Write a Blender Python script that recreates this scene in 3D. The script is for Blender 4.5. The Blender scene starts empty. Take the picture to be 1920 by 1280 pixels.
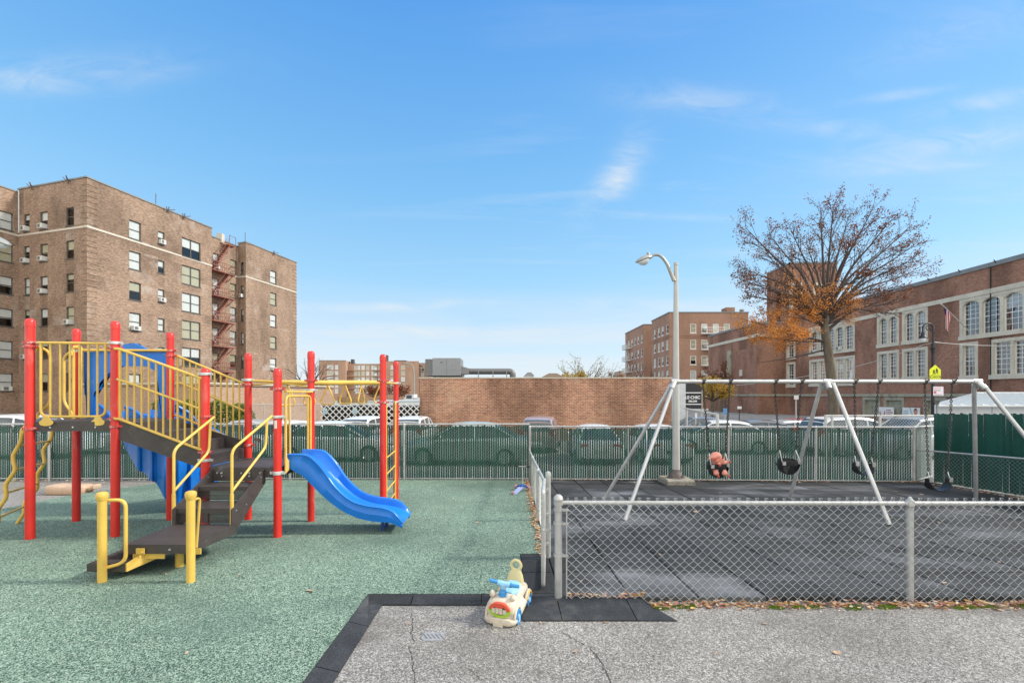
SUN_E, EXPO = 2.0, 1.02
BACK_FILL = (.86, .83, .77)  # colour of the fill light added to the sky behind the camera
DENO = True
import bpy, math, random
from math import sin, cos, pi, radians, sqrt, atan2
from mathutils import Vector, Matrix, noise
random.seed(7)
SC = bpy.context.scene
COL = SC.collection
# ---------------------------------------------------------------- camera measurements
F, CX, CY, H = 820.0, 942.0, 740.0, 1.617
SL = 0.04146
def gz(y): return -SL * min(y, 22.0)
def G(px, py):
    Y = H * F / (py - 774.0); return (px - CX) / F * Y, Y
def PX(px, Y): return (px - CX) / F * Y
def PZ(py, Y): return H - (py - CY) / F * Y
def P(px, py, Y): return Vector((PX(px, Y), Y, PZ(py, Y)))

# ---------------------------------------------------------------- mesh builder
class MB:
    def __init__(s): s.v = []; s.f = []; s.m = []; s.s = []; s.cur = 0; s.sm = False
    def add(s, vs, fs, smooth=None):
        b = len(s.v); s.v += [Vector(p) for p in vs]
        sm = s.sm if smooth is None else smooth
        for f in fs:
            s.f.append([b + i for i in f]); s.m.append(s.cur); s.s.append(sm)
        return s
    def quad(s, a, b, c, d): return s.add([a, b, c, d], [(0, 1, 2, 3)])
    def box(s, x0, x1, y0, y1, z0, z1):
        vs = [(x, y, z) for z in (z0, z1) for y in (y0, y1) for x in (x0, x1)]
        return s.add(vs, [(0, 2, 3, 1), (4, 5, 7, 6), (0, 1, 5, 4), (2, 6, 7, 3), (0, 4, 6, 2), (1, 3, 7, 5)], False)
    def obox(s, c, ax, ay, az):          # centre and three half-axis vectors
        c = Vector(c); ax, ay, az = Vector(ax), Vector(ay), Vector(az)
        vs = [c + i * ax + j * ay + k * az for k in (-1, 1) for j in (-1, 1) for i in (-1, 1)]
        return s.add(vs, [(0, 2, 3, 1), (4, 5, 7, 6), (0, 1, 5, 4), (2, 6, 7, 3), (0, 4, 6, 2), (1, 3, 7, 5)], False)
    def bar(s, a, b, w, t, up=(0, 0, 1)):
        a, b = Vector(a), Vector(b); d = (b - a); L = d.length; d.normalize()
        sx = d.cross(Vector(up)); 
        if sx.length < 1e-4: sx = d.cross(Vector((0, 1, 0)))
        sx.normalize(); u = sx.cross(d)
        return s.obox((a + b) / 2, d * L / 2, sx * w / 2, u * t / 2)
    def cyl(s, a, b, r, n=12, r2=None, cap=True):
        return s.tube([a, b], [r, r if r2 is None else r2], n, cap=cap)
    def tube(s, pts, r, n=8, closed=False, cap=True):
        pts = [Vector(p) for p in pts]; N = len(pts)
        rs = r if isinstance(r, (list, tuple)) else [r] * N
        T = []
        for i in range(N):
            if closed: t = pts[(i + 1) % N] - pts[i - 1]
            else: t = pts[min(i + 1, N - 1)] - pts[max(i - 1, 0)]
            if t.length < 1e-9: t = Vector((0, 0, 1))
            T.append(t.normalized())
        ref = Vector((0, 0, 1)) if abs(T[0].z) < .9 else Vector((1, 0, 0))
        u = T[0].cross(ref).normalized(); vs = []
        for i in range(N):
            u = (u - T[i] * u.dot(T[i]))
            if u.length < 1e-6: u = T[i].orthogonal()
            u.normalize(); w = T[i].cross(u)
            sc = 1.0
            if 0 < i < N - 1 or closed:
                d1 = (pts[i] - pts[i - 1]).normalized(); sc = 1 / max(.6, T[i].dot(d1))
            for k in range(n):
                a = 2 * pi * k / n
                vs.append(pts[i] + (u * cos(a) + w * sin(a)) * rs[i] * sc)
        fs = []
        for i in range(N if closed else N - 1):
            j = (i + 1) % N
            for k in range(n):
                l = (k + 1) % n
                fs.append((i * n + k, i * n + l, j * n + l, j * n + k))
        b = len(s.v); s.add(vs, fs, True)
        if cap and not closed and n > 2:
            s.f.append([b + k for k in range(n)][::-1]); s.m.append(s.cur); s.s.append(False)
            s.f.append([b + (N - 1) * n + k for k in range(n)]); s.m.append(s.cur); s.s.append(False)
        return s
    def lathe(s, c, prof, n=16, ax=(0, 0, 1)):
        c = Vector(c); ax = Vector(ax).normalized(); u = ax.orthogonal().normalized(); w = ax.cross(u)
        vs = []; fs = []
        for (r, h) in prof:
            for k in range(n):
                a = 2 * pi * k / n; vs.append(c + ax * h + (u * cos(a) + w * sin(a)) * r)
        for i in range(len(prof) - 1):
            for k in range(n):
                l = (k + 1) % n; fs.append((i * n + k, i * n + l, (i + 1) * n + l, (i + 1) * n + k))
        return s.add(vs, fs, True)
    def loft(s, rings, cap=True, closed=True, smooth=True):
        n = len(rings[0]); vs = [p for r in rings for p in r]; fs = []
        for i in range(len(rings) - 1):
            for k in range(n if closed else n - 1):
                l = (k + 1) % n; fs.append((i * n + k, i * n + l, (i + 1) * n + l, (i + 1) * n + k))
        b = len(s.v); s.add(vs, fs, smooth)
        if cap:
            s.f.append([b + k for k in range(n)][::-1]); s.m.append(s.cur); s.s.append(False)
            s.f.append([b + (len(rings) - 1) * n + k for k in range(n)]); s.m.append(s.cur); s.s.append(False)
        return s
    def prism(s, poly, off, smooth=False):   # poly: 3D points, off: extrusion vector
        off = Vector(off); n = len(poly); a = [Vector(p) for p in poly]; b = [p + off for p in a]
        fs = [tuple(range(n))[::-1], tuple(range(n, 2 * n))] + [(i, (i + 1) % n, n + (i + 1) % n, n + i) for i in range(n)]
        return s.add(a + b, fs, smooth)
    def ball(s, c, rx, ry=None, rz=None, n=12, m=8):
        ry = rx if ry is None else ry; rz = rx if rz is None else rz; c = Vector(c)
        rings = []
        for i in range(m + 1):
            t = -pi / 2 + pi * i / m; q = max(cos(t), .02)
            rings.append([c + Vector((rx * q * cos(2 * pi * k / n), ry * q * sin(2 * pi * k / n), rz * sin(t))) for k in range(n)])
        return s.loft(rings)
    def build(s, name, mat, parent=None, uv=False, local=False, fix=True):
        me = bpy.data.meshes.new(name)
        o0 = Vector((0, 0, 0))
        if parent is not None and not local: o0 = ORG.get(parent.name, Vector((0, 0, 0)))
        me.from_pydata([tuple(p - o0) for p in s.v], [], s.f)
        mats = mat if isinstance(mat, (list, tuple)) else [mat]
        for m in mats: me.materials.append(m)
        me.polygons.foreach_set('material_index', s.m)
        me.polygons.foreach_set('use_smooth', s.s)
        me.update()
        if fix:
            import bmesh
            bm = bmesh.new(); bm.from_mesh(me); bmesh.ops.recalc_face_normals(bm, faces=bm.faces[:]); bm.to_mesh(me); bm.free()
        if any(s.s): me.set_sharp_from_angle(angle=radians(42))
        if uv:
            L = me.uv_layers.new(name='uv'); co = me.vertices
            for p in me.polygons:
                nn = p.normal
                if abs(nn.z) > .8: tx, tz = Vector((1, 0, 0)), Vector((0, 1, 0))
                else: tx = Vector((-nn.y, nn.x, 0)).normalized(); tz = Vector((0, 0, 1))
                for li in p.loop_indices:
                    q = co[me.loops[li].vertex_index].co + o0
                    L.data[li].uv = (q.dot(tx), q.dot(tz))
        o = bpy.data.objects.new(name, me); COL.objects.link(o)
        if parent is not None: o.parent = parent; ORG[o.name] = o0
        return o
ORG = {}
def tag(o, label=None, cat=None, group=None, kind=None):
    if label: o['label'] = label
    if cat: o['category'] = cat
    if group: o['group'] = group
    if kind: o['kind'] = kind
    return o
def thing(name, loc, label, cat, group=None, rz=0):
    o = bpy.data.objects.new(name, None); COL.objects.link(o); o.empty_display_size = .2
    o.location = loc; o.rotation_euler = (0, 0, rz); ORG[o.name] = Vector(loc)
    return tag(o, label, cat, group)
def struct(name, mb, m, uv=False): return tag(mb.build(name, m, uv=uv), kind='structure')
def copy_tree(o, parent=None):
    c = o.copy(); COL.objects.link(c)
    if parent is not None: c.parent = parent
    for ch in [x for x in o.children]: copy_tree(ch, c)
    return c
def fillet(pts, r, n=5, closed=False):
    pts = [Vector(p) for p in pts]; out = []; N = len(pts)
    for i, p in enumerate(pts):
        if not closed and i in (0, N - 1): out.append(p); continue
        a = pts[i - 1]; b = pts[(i + 1) % N]
        da = (a - p); db = (b - p); rr = min(r, da.length * .48, db.length * .48)
        A = p + da.normalized() * rr; B = p + db.normalized() * rr
        for k in range(n + 1):
            t = k / n; out.append(A * (1 - t) ** 2 + p * 2 * t * (1 - t) + B * t * t)
    return out
def catmull(pts, n=6):
    pts = [Vector(p) for p in pts]; q = [pts[0] * 2 - pts[1]] + pts + [pts[-1] * 2 - pts[-2]]; out = []
    for i in range(1, len(q) - 2):
        for k in range(n):
            t = k / n; a, b, c, d = q[i - 1], q[i], q[i + 1], q[i + 2]
            out.append(.5 * ((2 * b) + (c - a) * t + (2 * a - 5 * b + 4 * c - d) * t * t + (3 * b - a - 3 * c + d) * t ** 3))
    out.append(pts[-1]); return out
def lerp(a, b, t): return a + (b - a) * t

# ---------------------------------------------------------------- materials
def newmat(name):
    m = bpy.data.materials.new(name); m.use_nodes = True; nt = m.node_tree
    b = nt.nodes['Principled BSDF']; return m, nt, b
def N(nt, t, **k):
    n = nt.nodes.new(t)
    for a, v in k.items(): setattr(n, a, v)
    return n
def ramp(nt, fac, stops):
    r = N(nt, 'ShaderNodeValToRGB'); e = r.color_ramp.elements
    while len(e) < len(stops): e.new(.5)
    for i, (p, c) in enumerate(stops): e[i].position = p; e[i].color = (*c, 1) if len(c) == 3 else c
    nt.links.new(fac, r.inputs[0]); return r.outputs[0]
def mixc(nt, fac, a, b, mode='MIX'):
    n = N(nt, 'ShaderNodeMix', data_type='RGBA', blend_type=mode)
    for s, v in ((n.inputs[0], fac), (n.inputs[6], a), (n.inputs[7], b)):
        if hasattr(v, 'links'): nt.links.new(v, s)
        elif isinstance(v, (tuple, list)): s.default_value = (*v, 1)
        else: s.default_value = v
    return n.outputs[2]
def tex(nt, kind, scale, coord='Object', **k):
    tc = N(nt, 'ShaderNodeTexCoord'); t = N(nt, kind)
    mp = N(nt, 'ShaderNodeMapping'); mp.inputs['Scale'].default_value = scale if isinstance(scale, (tuple, list)) else (scale,) * 3
    nt.links.new(tc.outputs[coord], mp.inputs[0]); nt.links.new(mp.outputs[0], t.inputs['Vector'])
    if 'Scale' in t.inputs: t.inputs['Scale'].default_value = 1
    for a, v in k.items(): t.inputs[a].default_value = v
    return t
def bump(nt, b, h, strength=.3, dist=.01):
    n = N(nt, 'ShaderNodeBump'); n.inputs['Strength'].default_value = strength; n.inputs['Distance'].default_value = dist
    nt.links.new(h, n.inputs['Height']); nt.links.new(n.outputs[0], b.inputs['Normal'])
def plain(name, c, rough=.5, metal=0, var=.12, scale=6, dirt=None, spec=.5, bmp=0, coat=0, island=0):
    m, nt, b = newmat(name); L = nt.links
    t = tex(nt, 'ShaderNodeTexNoise', scale, Detail=6, Roughness=.65)
    lo = tuple(x * (1 - var) for x in c); hi = tuple(min(1, x * (1 + var)) for x in c)
    col = ramp(nt, t.outputs[0], [(.3, lo), (.7, hi)])
    if dirt:
        t2 = tex(nt, 'ShaderNodeTexNoise', dirt[1], Detail=8, Roughness=.7)
        f = ramp(nt, t2.outputs[0], [(dirt[2], (0, 0, 0)), (dirt[2] + .12, (1, 1, 1))])
        col = mixc(nt, f, col, dirt[0])
    if island:
        g = N(nt, 'ShaderNodeNewGeometry')
        f = ramp(nt, g.outputs['Random Per Island'], [(0, (1 - island,) * 3), (1, (1 + island,) * 3)])
        col = mixc(nt, 1, col, f, 'MULTIPLY')
    L.new(col, b.inputs['Base Color'])
    rr = N(nt, 'ShaderNodeMapRange'); rr.inputs[3].default_value = max(.03, rough - .08); rr.inputs[4].default_value = min(1, rough + .1)
    L.new(t.outputs[0], rr.inputs[0]); L.new(rr.outputs[0], b.inputs['Roughness'])
    b.inputs['Metallic'].default_value = metal; b.inputs['Specular IOR Level'].default_value = spec
    if coat: b.inputs['Coat Weight'].default_value = coat; b.inputs['Coat Roughness'].default_value = .08
    if bmp:
        t3 = tex(nt, 'ShaderNodeTexNoise', bmp[0], Detail=4); bump(nt, b, t3.outputs[0], bmp[1], bmp[2])
    return m
def brickmat(name, c1, c2, mortar, bw=.215, bh=.075, stain=(.35, .3), light=None, mot=.16):
    m, nt, b = newmat(name); L = nt.links
    t = N(nt, 'ShaderNodeTexBrick'); uv = N(nt, 'ShaderNodeUVMap')
    L.new(uv.outputs[0], t.inputs['Vector'])
    t.inputs['Scale'].default_value = 1; t.inputs['Brick Width'].default_value = bw; t.inputs['Row Height'].default_value = bh
    t.inputs['Mortar Size'].default_value = .009; t.inputs['Mortar Smooth'].default_value = .2; t.inputs['Bias'].default_value = 0
    t.inputs['Color1'].default_value = (*c1, 1); t.inputs['Color2'].default_value = (*c2, 1); t.inputs['Mortar'].default_value = (*mortar, 1)
    # blotchy brick batches
    mp = N(nt, 'ShaderNodeMapping'); mp.inputs['Scale'].default_value = (5.5, 15, 1); L.new(uv.outputs[0], mp.inputs[0])
    n1 = N(nt, 'ShaderNodeTexNoise'); n1.inputs['Scale'].default_value = 1; n1.inputs['Detail'].default_value = 5; n1.inputs['Roughness'].default_value = .75
    L.new(mp.outputs[0], n1.inputs['Vector'])
    f = ramp(nt, n1.outputs[0], [(.25, (1 - mot * 2,) * 3), (.5, (1, 1, 1)), (.75, (1 + mot * 2,) * 3)])
    col = mixc(nt, 1, t.outputs[0], f, 'MULTIPLY')
    mp2 = N(nt, 'ShaderNodeMapping'); mp2.inputs['Scale'].default_value = (.35, .16, 1); L.new(uv.outputs[0], mp2.inputs[0])
    n2 = N(nt, 'ShaderNodeTexNoise'); n2.inputs['Scale'].default_value = 1; n2.inputs['Detail'].default_value = 6; n2.inputs['Roughness'].default_value = .6
    L.new(mp2.outputs[0], n2.inputs['Vector'])
    f2 = ramp(nt, n2.outputs[0], [(stain[0], (1 - stain[1],) * 3), (.55, (1, 1, 1)), (.8, (1.12, 1.1, 1.08))])
    col = mixc(nt, 1, col, f2, 'MULTIPLY')
    if light:
        n3 = N(nt, 'ShaderNodeTexNoise'); n3.inputs['Scale'].default_value = .28; n3.inputs['Detail'].default_value = 7; n3.inputs['Roughness'].default_value = .7
        L.new(uv.outputs[0], n3.inputs['Vector'])
        f3 = ramp(nt, n3.outputs[0], [(.56, (0, 0, 0)), (.68, (.55,) * 3)])
        col = mixc(nt, f3, col, light)
    L.new(col, b.inputs['Base Color']); b.inputs['Roughness'].default_value = .9; b.inputs['Specular IOR Level'].default_value = .2
    bump(nt, b, t.outputs['Fac'], -.4, .01)
    return m
def glassmat(name, tint=(.55, .6, .62), refl=.12, gmax=.45):
    m, nt, b = newmat(name); nt.nodes.remove(b); L = nt.links
    tr = N(nt, 'ShaderNodeBsdfTransparent'); tr.inputs[0].default_value = (*tint, 1)
    gl = N(nt, 'ShaderNodeBsdfGlossy'); gl.inputs['Roughness'].default_value = .03; gl.inputs[0].default_value = (.9, .93, .95, 1)
    lw = N(nt, 'ShaderNodeLayerWeight'); lw.inputs[0].default_value = .35
    mr = N(nt, 'ShaderNodeMapRange'); mr.inputs[3].default_value = refl; mr.inputs[4].default_value = gmax
    L.new(lw.outputs['Fresnel'], mr.inputs[0])
    t = tex(nt, 'ShaderNodeTexNoise', .9, Detail=1); bp = N(nt, 'ShaderNodeBump'); bp.inputs['Strength'].default_value = .05; bp.inputs['Distance'].default_value = .1
    L.new(t.outputs[0], bp.inputs['Height']); L.new(bp.outputs[0], gl.inputs['Normal'])
    mx = N(nt, 'ShaderNodeMixShader'); L.new(mr.outputs[0], mx.inputs[0]); L.new(tr.outputs[0], mx.inputs[1]); L.new(gl.outputs[0], mx.inputs[2])
    L.new(mx.outputs[0], nt.nodes['Material Output'].inputs[0]); return m
def leafmat(name, cols, trans=.25):
    m, nt, b = newmat(name); L = nt.links
    g = N(nt, 'ShaderNodeNewGeometry'); n = len(cols)
    c = ramp(nt, g.outputs['Random Per Island'], [(i / (n - 1), k) for i, k in enumerate(cols)])
    L.new(c, b.inputs['Base Color']); b.inputs['Roughness'].default_value = .7; b.inputs['Specular IOR Level'].default_value = .2
    tl = N(nt, 'ShaderNodeBsdfTranslucent'); L.new(c, tl.inputs[0]); mx = N(nt, 'ShaderNodeMixShader'); mx.inputs[0].default_value = trans
    L.new(b.outputs[0], mx.inputs[1]); L.new(tl.outputs[0], mx.inputs[2]); L.new(mx.outputs[0], nt.nodes['Material Output'].inputs[0])
    return m
def speckmat(name, stops, scale, big, rough=.95, bs=.5, bd=.006, island=0, patches=None, grain=None):
    m, nt, b = newmat(name); L = nt.links
    v = tex(nt, 'ShaderNodeTexVoronoi', scale); w = N(nt, 'ShaderNodeSeparateColor'); L.new(v.outputs['Color'], w.inputs[0])
    col = ramp(nt, w.outputs[0], stops)
    t = tex(nt, 'ShaderNodeTexNoise', big[0], Detail=7, Roughness=.65)
    f = ramp(nt, t.outputs[0], [(.3, (1 - big[1],) * 3), (.7, (1 + big[1],) * 3)])
    col = mixc(nt, 1, col, f, 'MULTIPLY')
    if grain:
        tg = tex(nt, 'ShaderNodeTexNoise', grain[0], Detail=3, Roughness=.6)
        fg = ramp(nt, tg.outputs[0], [(.35, (1 - grain[1],) * 3), (.65, (1 + grain[1],) * 3)])
        col = mixc(nt, 1, col, fg, 'MULTIPLY')
    if patches:
        t2 = tex(nt, 'ShaderNodeTexNoise', patches[1], Detail=6, Roughness=.6)
        f2 = ramp(nt, t2.outputs[0], [(patches[2], (0, 0, 0)), (patches[3], (patches[4],) * 3)])
        col = mixc(nt, f2, col, patches[0])
    if island:
        g = N(nt, 'ShaderNodeNewGeometry')
        f = ramp(nt, g.outputs['Random Per Island'], [(0, (1 - island,) * 3), (1, (1 + island,) * 3)])
        col = mixc(nt, 1, col, f, 'MULTIPLY')
    L.new(col, b.inputs['Base Color']); b.inputs['Roughness'].default_value = rough; b.inputs['Specular IOR Level'].default_value = .25
    bump(nt, b, w.outputs[1], bs, bd)
    return m
M = {}
M['red'] = plain('red_paint', (.68, .03, .02), .36, var=.14, scale=2.5, dirt=((.66, .13, .10), (5, 5, 1.5), .58), coat=.2)
M['clamp'] = plain('clamp_paint', (.55, .05, .04), .4, var=.2, scale=20, dirt=((.62, .6, .58), 30, .52))
M['silver'] = plain('worn_clamp', (.6, .6, .58), .4, .4, var=.2, scale=20, dirt=((.5, .1, .08), 24, .62))
M['yellow'] = plain('yellow_paint', (.72, .47, .09), .38, var=.14, scale=4, dirt=((.52, .40, .2), (14, 14, 7), .60), coat=.1)
M['blue'] = plain('blue_plastic', (.006, .18, .66), .33, var=.14, scale=3, dirt=((.08, .28, .62), (7, 3, 3), .60), coat=.12)
M['deck'] = plain('brown_deck_coating', (.062, .052, .048), .5, var=.25, scale=7, dirt=((.17, .155, .145), (3, 3, 3), .6), bmp=(60, .25, .003))
M['deckdark'] = plain('deck_underside', (.02, .018, .017), .7)
M['bolt'] = plain('bolt_steel', (.6, .6, .58), .3, .8)
M['sticker'] = plain('sticker_paper', (.78, .77, .7), .6, dirt=((.2, .22, .2), 30, .66))
M['galv'] = plain('galvanised_steel', (.50, .50, .475), .45, .3, var=.18, scale=8, dirt=((.30, .26, .22), (20, 20, 5), .64), bmp=(40, .1, .002))
M['wire'] = plain('fence_wire', (.46, .48, .46), .45, .3, var=.12, scale=3)
M['whitepaint'] = plain('white_pole_paint', (.50, .495, .46), .5, var=.1, scale=2, dirt=((.25, .19, .15), (10, 10, 2), .62))
M['swingpipe'] = plain('swing_pipe', (.60, .60, .58), .36, .45, var=.14, scale=5, dirt=((.36, .33, .3), (14, 14, 4), .66))
M['slat'] = plain('green_slat', (.006, .072, .048), .45, var=.2, scale=3, island=.35)
M['slatfar'] = plain('green_slat_tall', (.009, .078, .055), .5, var=.15, scale=3, island=.2)
M['chain'] = plain('chain_steel', (.055, .045, .04), .5, .2, var=.3, scale=40)
M['rubberseat'] = plain('seat_rubber', (.022, .022, .024), .38, var=.3, scale=12)
M['pink'] = plain('pink_plush', (.80, .33, .25), .85, var=.12, scale=20, bmp=(80, .3, .004))
M['darkpink'] = plain('dark_pink_plush', (.50, .09, .06), .85, var=.12, scale=20)
M['conc'] = speckmat('concrete', [(0, (.24, .22, .18)), (1, (.42, .385, .33))], 90, (3, .25), patches=((.16, .16, .11), 4, .52, .68, .6))
M['asphalt'] = speckmat('asphalt', [(0, (.095, .086, .077)), (.3, (.19, .18, .165)), (.7, (.295, .28, .257)), (1, (.53, .51, .47))], 145, (.8, .2), patches=((.12, .108, .094), (.7, 1.2, 1), .50, .66, .6), grain=(40, .16), bs=.4, bd=.004)
M['lot'] = speckmat('lot_asphalt', [(0, (.24, .235, .22)), (1, (.40, .39, .37))], 40, (.6, .2))
M['green'] = speckmat('green_rubber_granules', [(0, (.017, .038, .03)), (.28, (.065, .125, .09)), (.6, (.185, .285, .21)), (1, (.47, .57, .45))], 150, (.55, .2), patches=((.095, .15, .12), (.5, .7, 1), .50, .66, .6), grain=(34, .16), rough=.85, bs=.6, bd=.005)
M['tile'] = speckmat('black_rubber_tile', [(0, (.020, .021, .022)), (1, (.062, .063, .065))], 170, (2.2, .25), rough=.8, bs=.3, bd=.003, island=.32, patches=((.26, .265, .28), (.55, 1.3, 1), .50, .74, .65))
M['edging'] = speckmat('rubber_edging', [(0, (.022, .024, .027)), (1, (.055, .059, .064))], 220, (3, .3), rough=.8, bs=.3, bd=.003, island=.2, patches=((.12, .115, .105), 3, .56, .72, .5))
M['crack'] = plain('crack_dark', (.05, .048, .045), .95)
M['leaf'] = leafmat('dry_leaves', [(.22, .08, .03), (.48, .22, .06), (.66, .46, .20), (.74, .62, .44), (.34, .14, .07), (.60, .24, .18), (.78, .70, .58)], .15)
M['moss'] = leafmat('moss', [(.07, .13, .01), (.16, .24, .02), (.10, .18, .02)], .2)
M['bricktan'] = brickmat('tan_brick', (.40, .262, .175), (.225, .142, .095), (.37, .30, .24), stain=(.36, .36), light=(.50, .44, .38), mot=.28)
M['brickannex'] = brickmat('annex_brick', (.50, .33, .23), (.38, .24, .165), (.34, .28, .22), stain=(.3, .2), mot=.1)
M['brickwall'] = brickmat('orange_brick', (.54, .26, .145), (.34, .15, .09), (.60, .49, .39), bw=.26, bh=.09, stain=(.42, .42), mot=.24, light=(.56, .42, .29))
M['brickschool'] = brickmat('red_brick', (.40, .20, .135), (.26, .12, .085), (.38, .27, .2), stain=(.40, .40), mot=.24)
M['brickfar'] = brickmat('far_brick', (.46, .26, .18), (.36, .19, .13), (.34, .26, .2), stain=(.32, .2), mot=.14)
M['brickfar2'] = brickmat('distant_brick', (.50, .30, .20), (.40, .24, .16), (.4, .3, .24), stain=(.32, .15), mot=.1)
M['stone'] = plain('limestone', (.60, .56, .46), .85, var=.16, scale=1.2, dirt=((.30, .27, .2), (1, 1, .5), .6))
M['stonedark'] = plain('weathered_stone', (.36, .35, .27), .9, var=.2, scale=1.2, dirt=((.17, .19, .11), (1, 1, .6), .55))
M['belt'] = plain('cream_stone', (.58, .53, .44), .85, var=.12, scale=2)
M['roof'] = plain('roof_felt', (.09, .09, .09), .9)
M['coping'] = plain('metal_coping', (.22, .24, .24), .6, .2, var=.15, scale=2)
M['frame_dark'] = plain('dark_window_frame', (.09, .085, .075), .5)
M['frame_white'] = plain('white_window_frame', (.82, .82, .79), .5, var=.05)
M['glass'] = glassmat('window_glass', (.9, .92, .92), .06)
M['glass_school'] = glassmat('school_glass', (.6, .63, .65), .2, .6)
M['blind'] = plain('window_blind', (.84, .83, .79), .9, var=.05)
M['curtain'] = plain('yellow_blind', (.62, .57, .40), .9, var=.08)
M['ac'] = plain('air_conditioner', (.66, .66, .62), .5, var=.06)
M['acdark'] = plain('ac_grille', (.16, .16, .15), .6)
M['rust'] = plain('rust_red_iron', (.27, .095, .065), .7, var=.3, scale=8)
M['whiteiron'] = plain('white_iron', (.7, .7, .66), .6)
M['bark'] = plain('tree_bark', (.145, .12, .085), .95, var=.35, scale=(6, 6, 2), bmp=(9, .8, .04), dirt=((.14, .16, .08), 2, .6))
M['twig'] = plain('twigs', (.075, .058, .05), .9, var=.3, scale=5)
M['leafbrown'] = leafmat('brown_leaves', [(.06, .025, .014), (.16, .055, .025), (.36, .13, .05), (.10, .035, .018)])
M['leaforange'] = leafmat('orange_leaves', [(.60, .22, .05), (.74, .34, .08), (.66, .27, .06), (.48, .18, .05)], .35)
M['leafyellow'] = leafmat('yellow_leaves', [(.50, .36, .05), (.34, .30, .06), (.55, .2, .06)], .3)
M['leafgreen'] = leafmat('hedge_leaves', [(.05, .10, .02), (.12, .19, .04), (.30, .31, .06)], .25)
M['leafpale'] = leafmat('pale_leaves', [(.42, .36, .14), (.33, .3, .2), (.5, .42, .16)], .25)
M['lampgrey'] = plain('lamp_head_metal', (.36, .37, .34), .4, .3)
M['lampglass'] = plain('lamp_lens', (.62, .66, .66), .15, spec=.7)
M['blackiron'] = plain('black_iron', (.014, .016, .022), .45)
M['hvac'] = plain('hvac_sheet', (.29, .30, .31), .5, .3, var=.12)
M['duct'] = plain('duct_metal', (.17, .17, .17), .5, .3)
M['signblack'] = plain('sign_black', (.016, .017, .02), .4, var=.1)
M['signwhite'] = plain('sign_white', (.82, .82, .8), .5, var=.04)
M['signyellow'] = plain('sign_yellow_green', (.74, .80, .015), .5, var=.03)
M['signblue'] = plain('sign_blue', (.12, .32, .62), .5)
M['maroon'] = plain('maroon_print', (.35, .04, .05), .6)
M['printblue'] = plain('blue_print', (.2, .4, .6), .6)
M['skinprint'] = plain('face_print', (.6, .3, .2), .6)
M['flagred'] = plain('flag_red', (.55, .05, .06), .8)
M['flagblue'] = plain('flag_blue', (.04, .06, .22), .8)
M['metalroof'] = plain('white_metal_roof', (.66, .69, .69), .45, .1, var=.05)
M['metalwall'] = plain('grey_metal_wall', (.52, .55, .57), .5, .1, var=.05)
M['lattice'] = plain('white_lattice', (.74, .73, .68), .7)
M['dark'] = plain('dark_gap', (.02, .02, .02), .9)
M['wood'] = plain('tan_boards', (.42, .28, .14), .8, var=.2, scale=(5, 5, .5))
M['tyre'] = plain('tyre_rubber', (.02, .02, .02), .8)
M['rim'] = plain('wheel_rim', (.5, .5, .5), .35, .7)
M['carglass'] = plain('car_glass', (.05, .07, .08), .06, spec=.9)
M['redlight'] = plain('tail_lamp', (.5, .02, .02), .2)
M['clearlight'] = plain('head_lamp', (.5, .52, .54), .35)
M['trim'] = plain('car_trim', (.03, .03, .03), .6)
M['boxtan'] = plain('tan_plastic', (.58, .40, .27), .5, var=.1, scale=8)
M['cream'] = plain('faded_cream_plastic', (.62, .55, .43), .55, var=.14, scale=14, dirt=((.36, .29, .22), 18, .56))
M['yellowcream'] = plain('pale_yellow_plastic', (.72, .62, .32), .5, var=.1, scale=14)
M['ltblue'] = plain('light_blue_plastic', (.30, .58, .80), .45, var=.12, scale=14)
M['midblue'] = plain('blue_toy_plastic', (.05, .28, .60), .4, var=.1, scale=14)
M['toyred'] = plain('toy_red', (.68, .10, .05), .5, var=.12, scale=30)
M['toygreen'] = plain('toy_green', (.35, .55, .04), .5)
M['toyorange'] = plain('toy_orange', (.8, .42, .05), .5)
M['scootblue'] = plain('scooter_blue', (.03, .08, .42), .4)
M['scootpale'] = plain('scooter_deck', (.32, .38, .62), .5)
M['teal'] = plain('pale_teal', (.35, .55, .55), .5)
# ================================================================= GROUND
mb = MB()
ys = [-8, 0, 5, 11, 12.5, 22, 60, 200, 1500]; xs = [-1500, -60, -20, 0, 20, 60, 1500]
vs = [(x, y, gz(y) - .05) for y in ys for x in xs]; n = len(xs)
near = MB(); near.v = []; 
def strip(y0s):
    m_ = MB(); vs = [(x, y, gz(y) - .05) for y in y0s for x in xs]
    return m_.add(vs, [(j * n + i, j * n + i + 1, (j + 1) * n + i + 1, (j + 1) * n + i) for j in range(len(y0s) - 1) for i in range(n - 1)])
m_ = MB(); vs = [(x, y, gz(y) - .05) for y in ys for x in xs]
for j in range(len(ys) - 1):
    m_.cur = 0 if ys[j] < 11 else 1
    for i in range(n - 1):
        m_.add([vs[j * n + i], vs[j * n + i + 1], vs[(j + 1) * n + i + 1], vs[(j + 1) * n + i]], [(0, 1, 2, 3)])
struct('ground', m_, [M['asphalt'], M['lot']])
def slab(poly, thick=.05, top=0.0, mb=None):
    mb = mb or MB()
    return mb.prism([(x, y, gz(y) + top) for x, y in poly], (0, 0, -thick))
gp = [(-1.205, -2), (-1.205, 3.923), (.2, 3.923), (.2, 5.04), (.52, 5.04), (.645, 10.62), (-7.75, 10.62), (-7.95, 10.1), (-8.3, 9.3), (-8.5, 8.5), (-8.45, 7.3), (-8.4, -2)]
struct('rubber_safety_surface', slab(gp, .048), M['green'])
cs = MB()
ep = [(-7.95, 10.1), (-8.3, 9.3), (-8.5, 8.5), (-8.45, 7.3), (-8.4, 2)]
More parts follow.
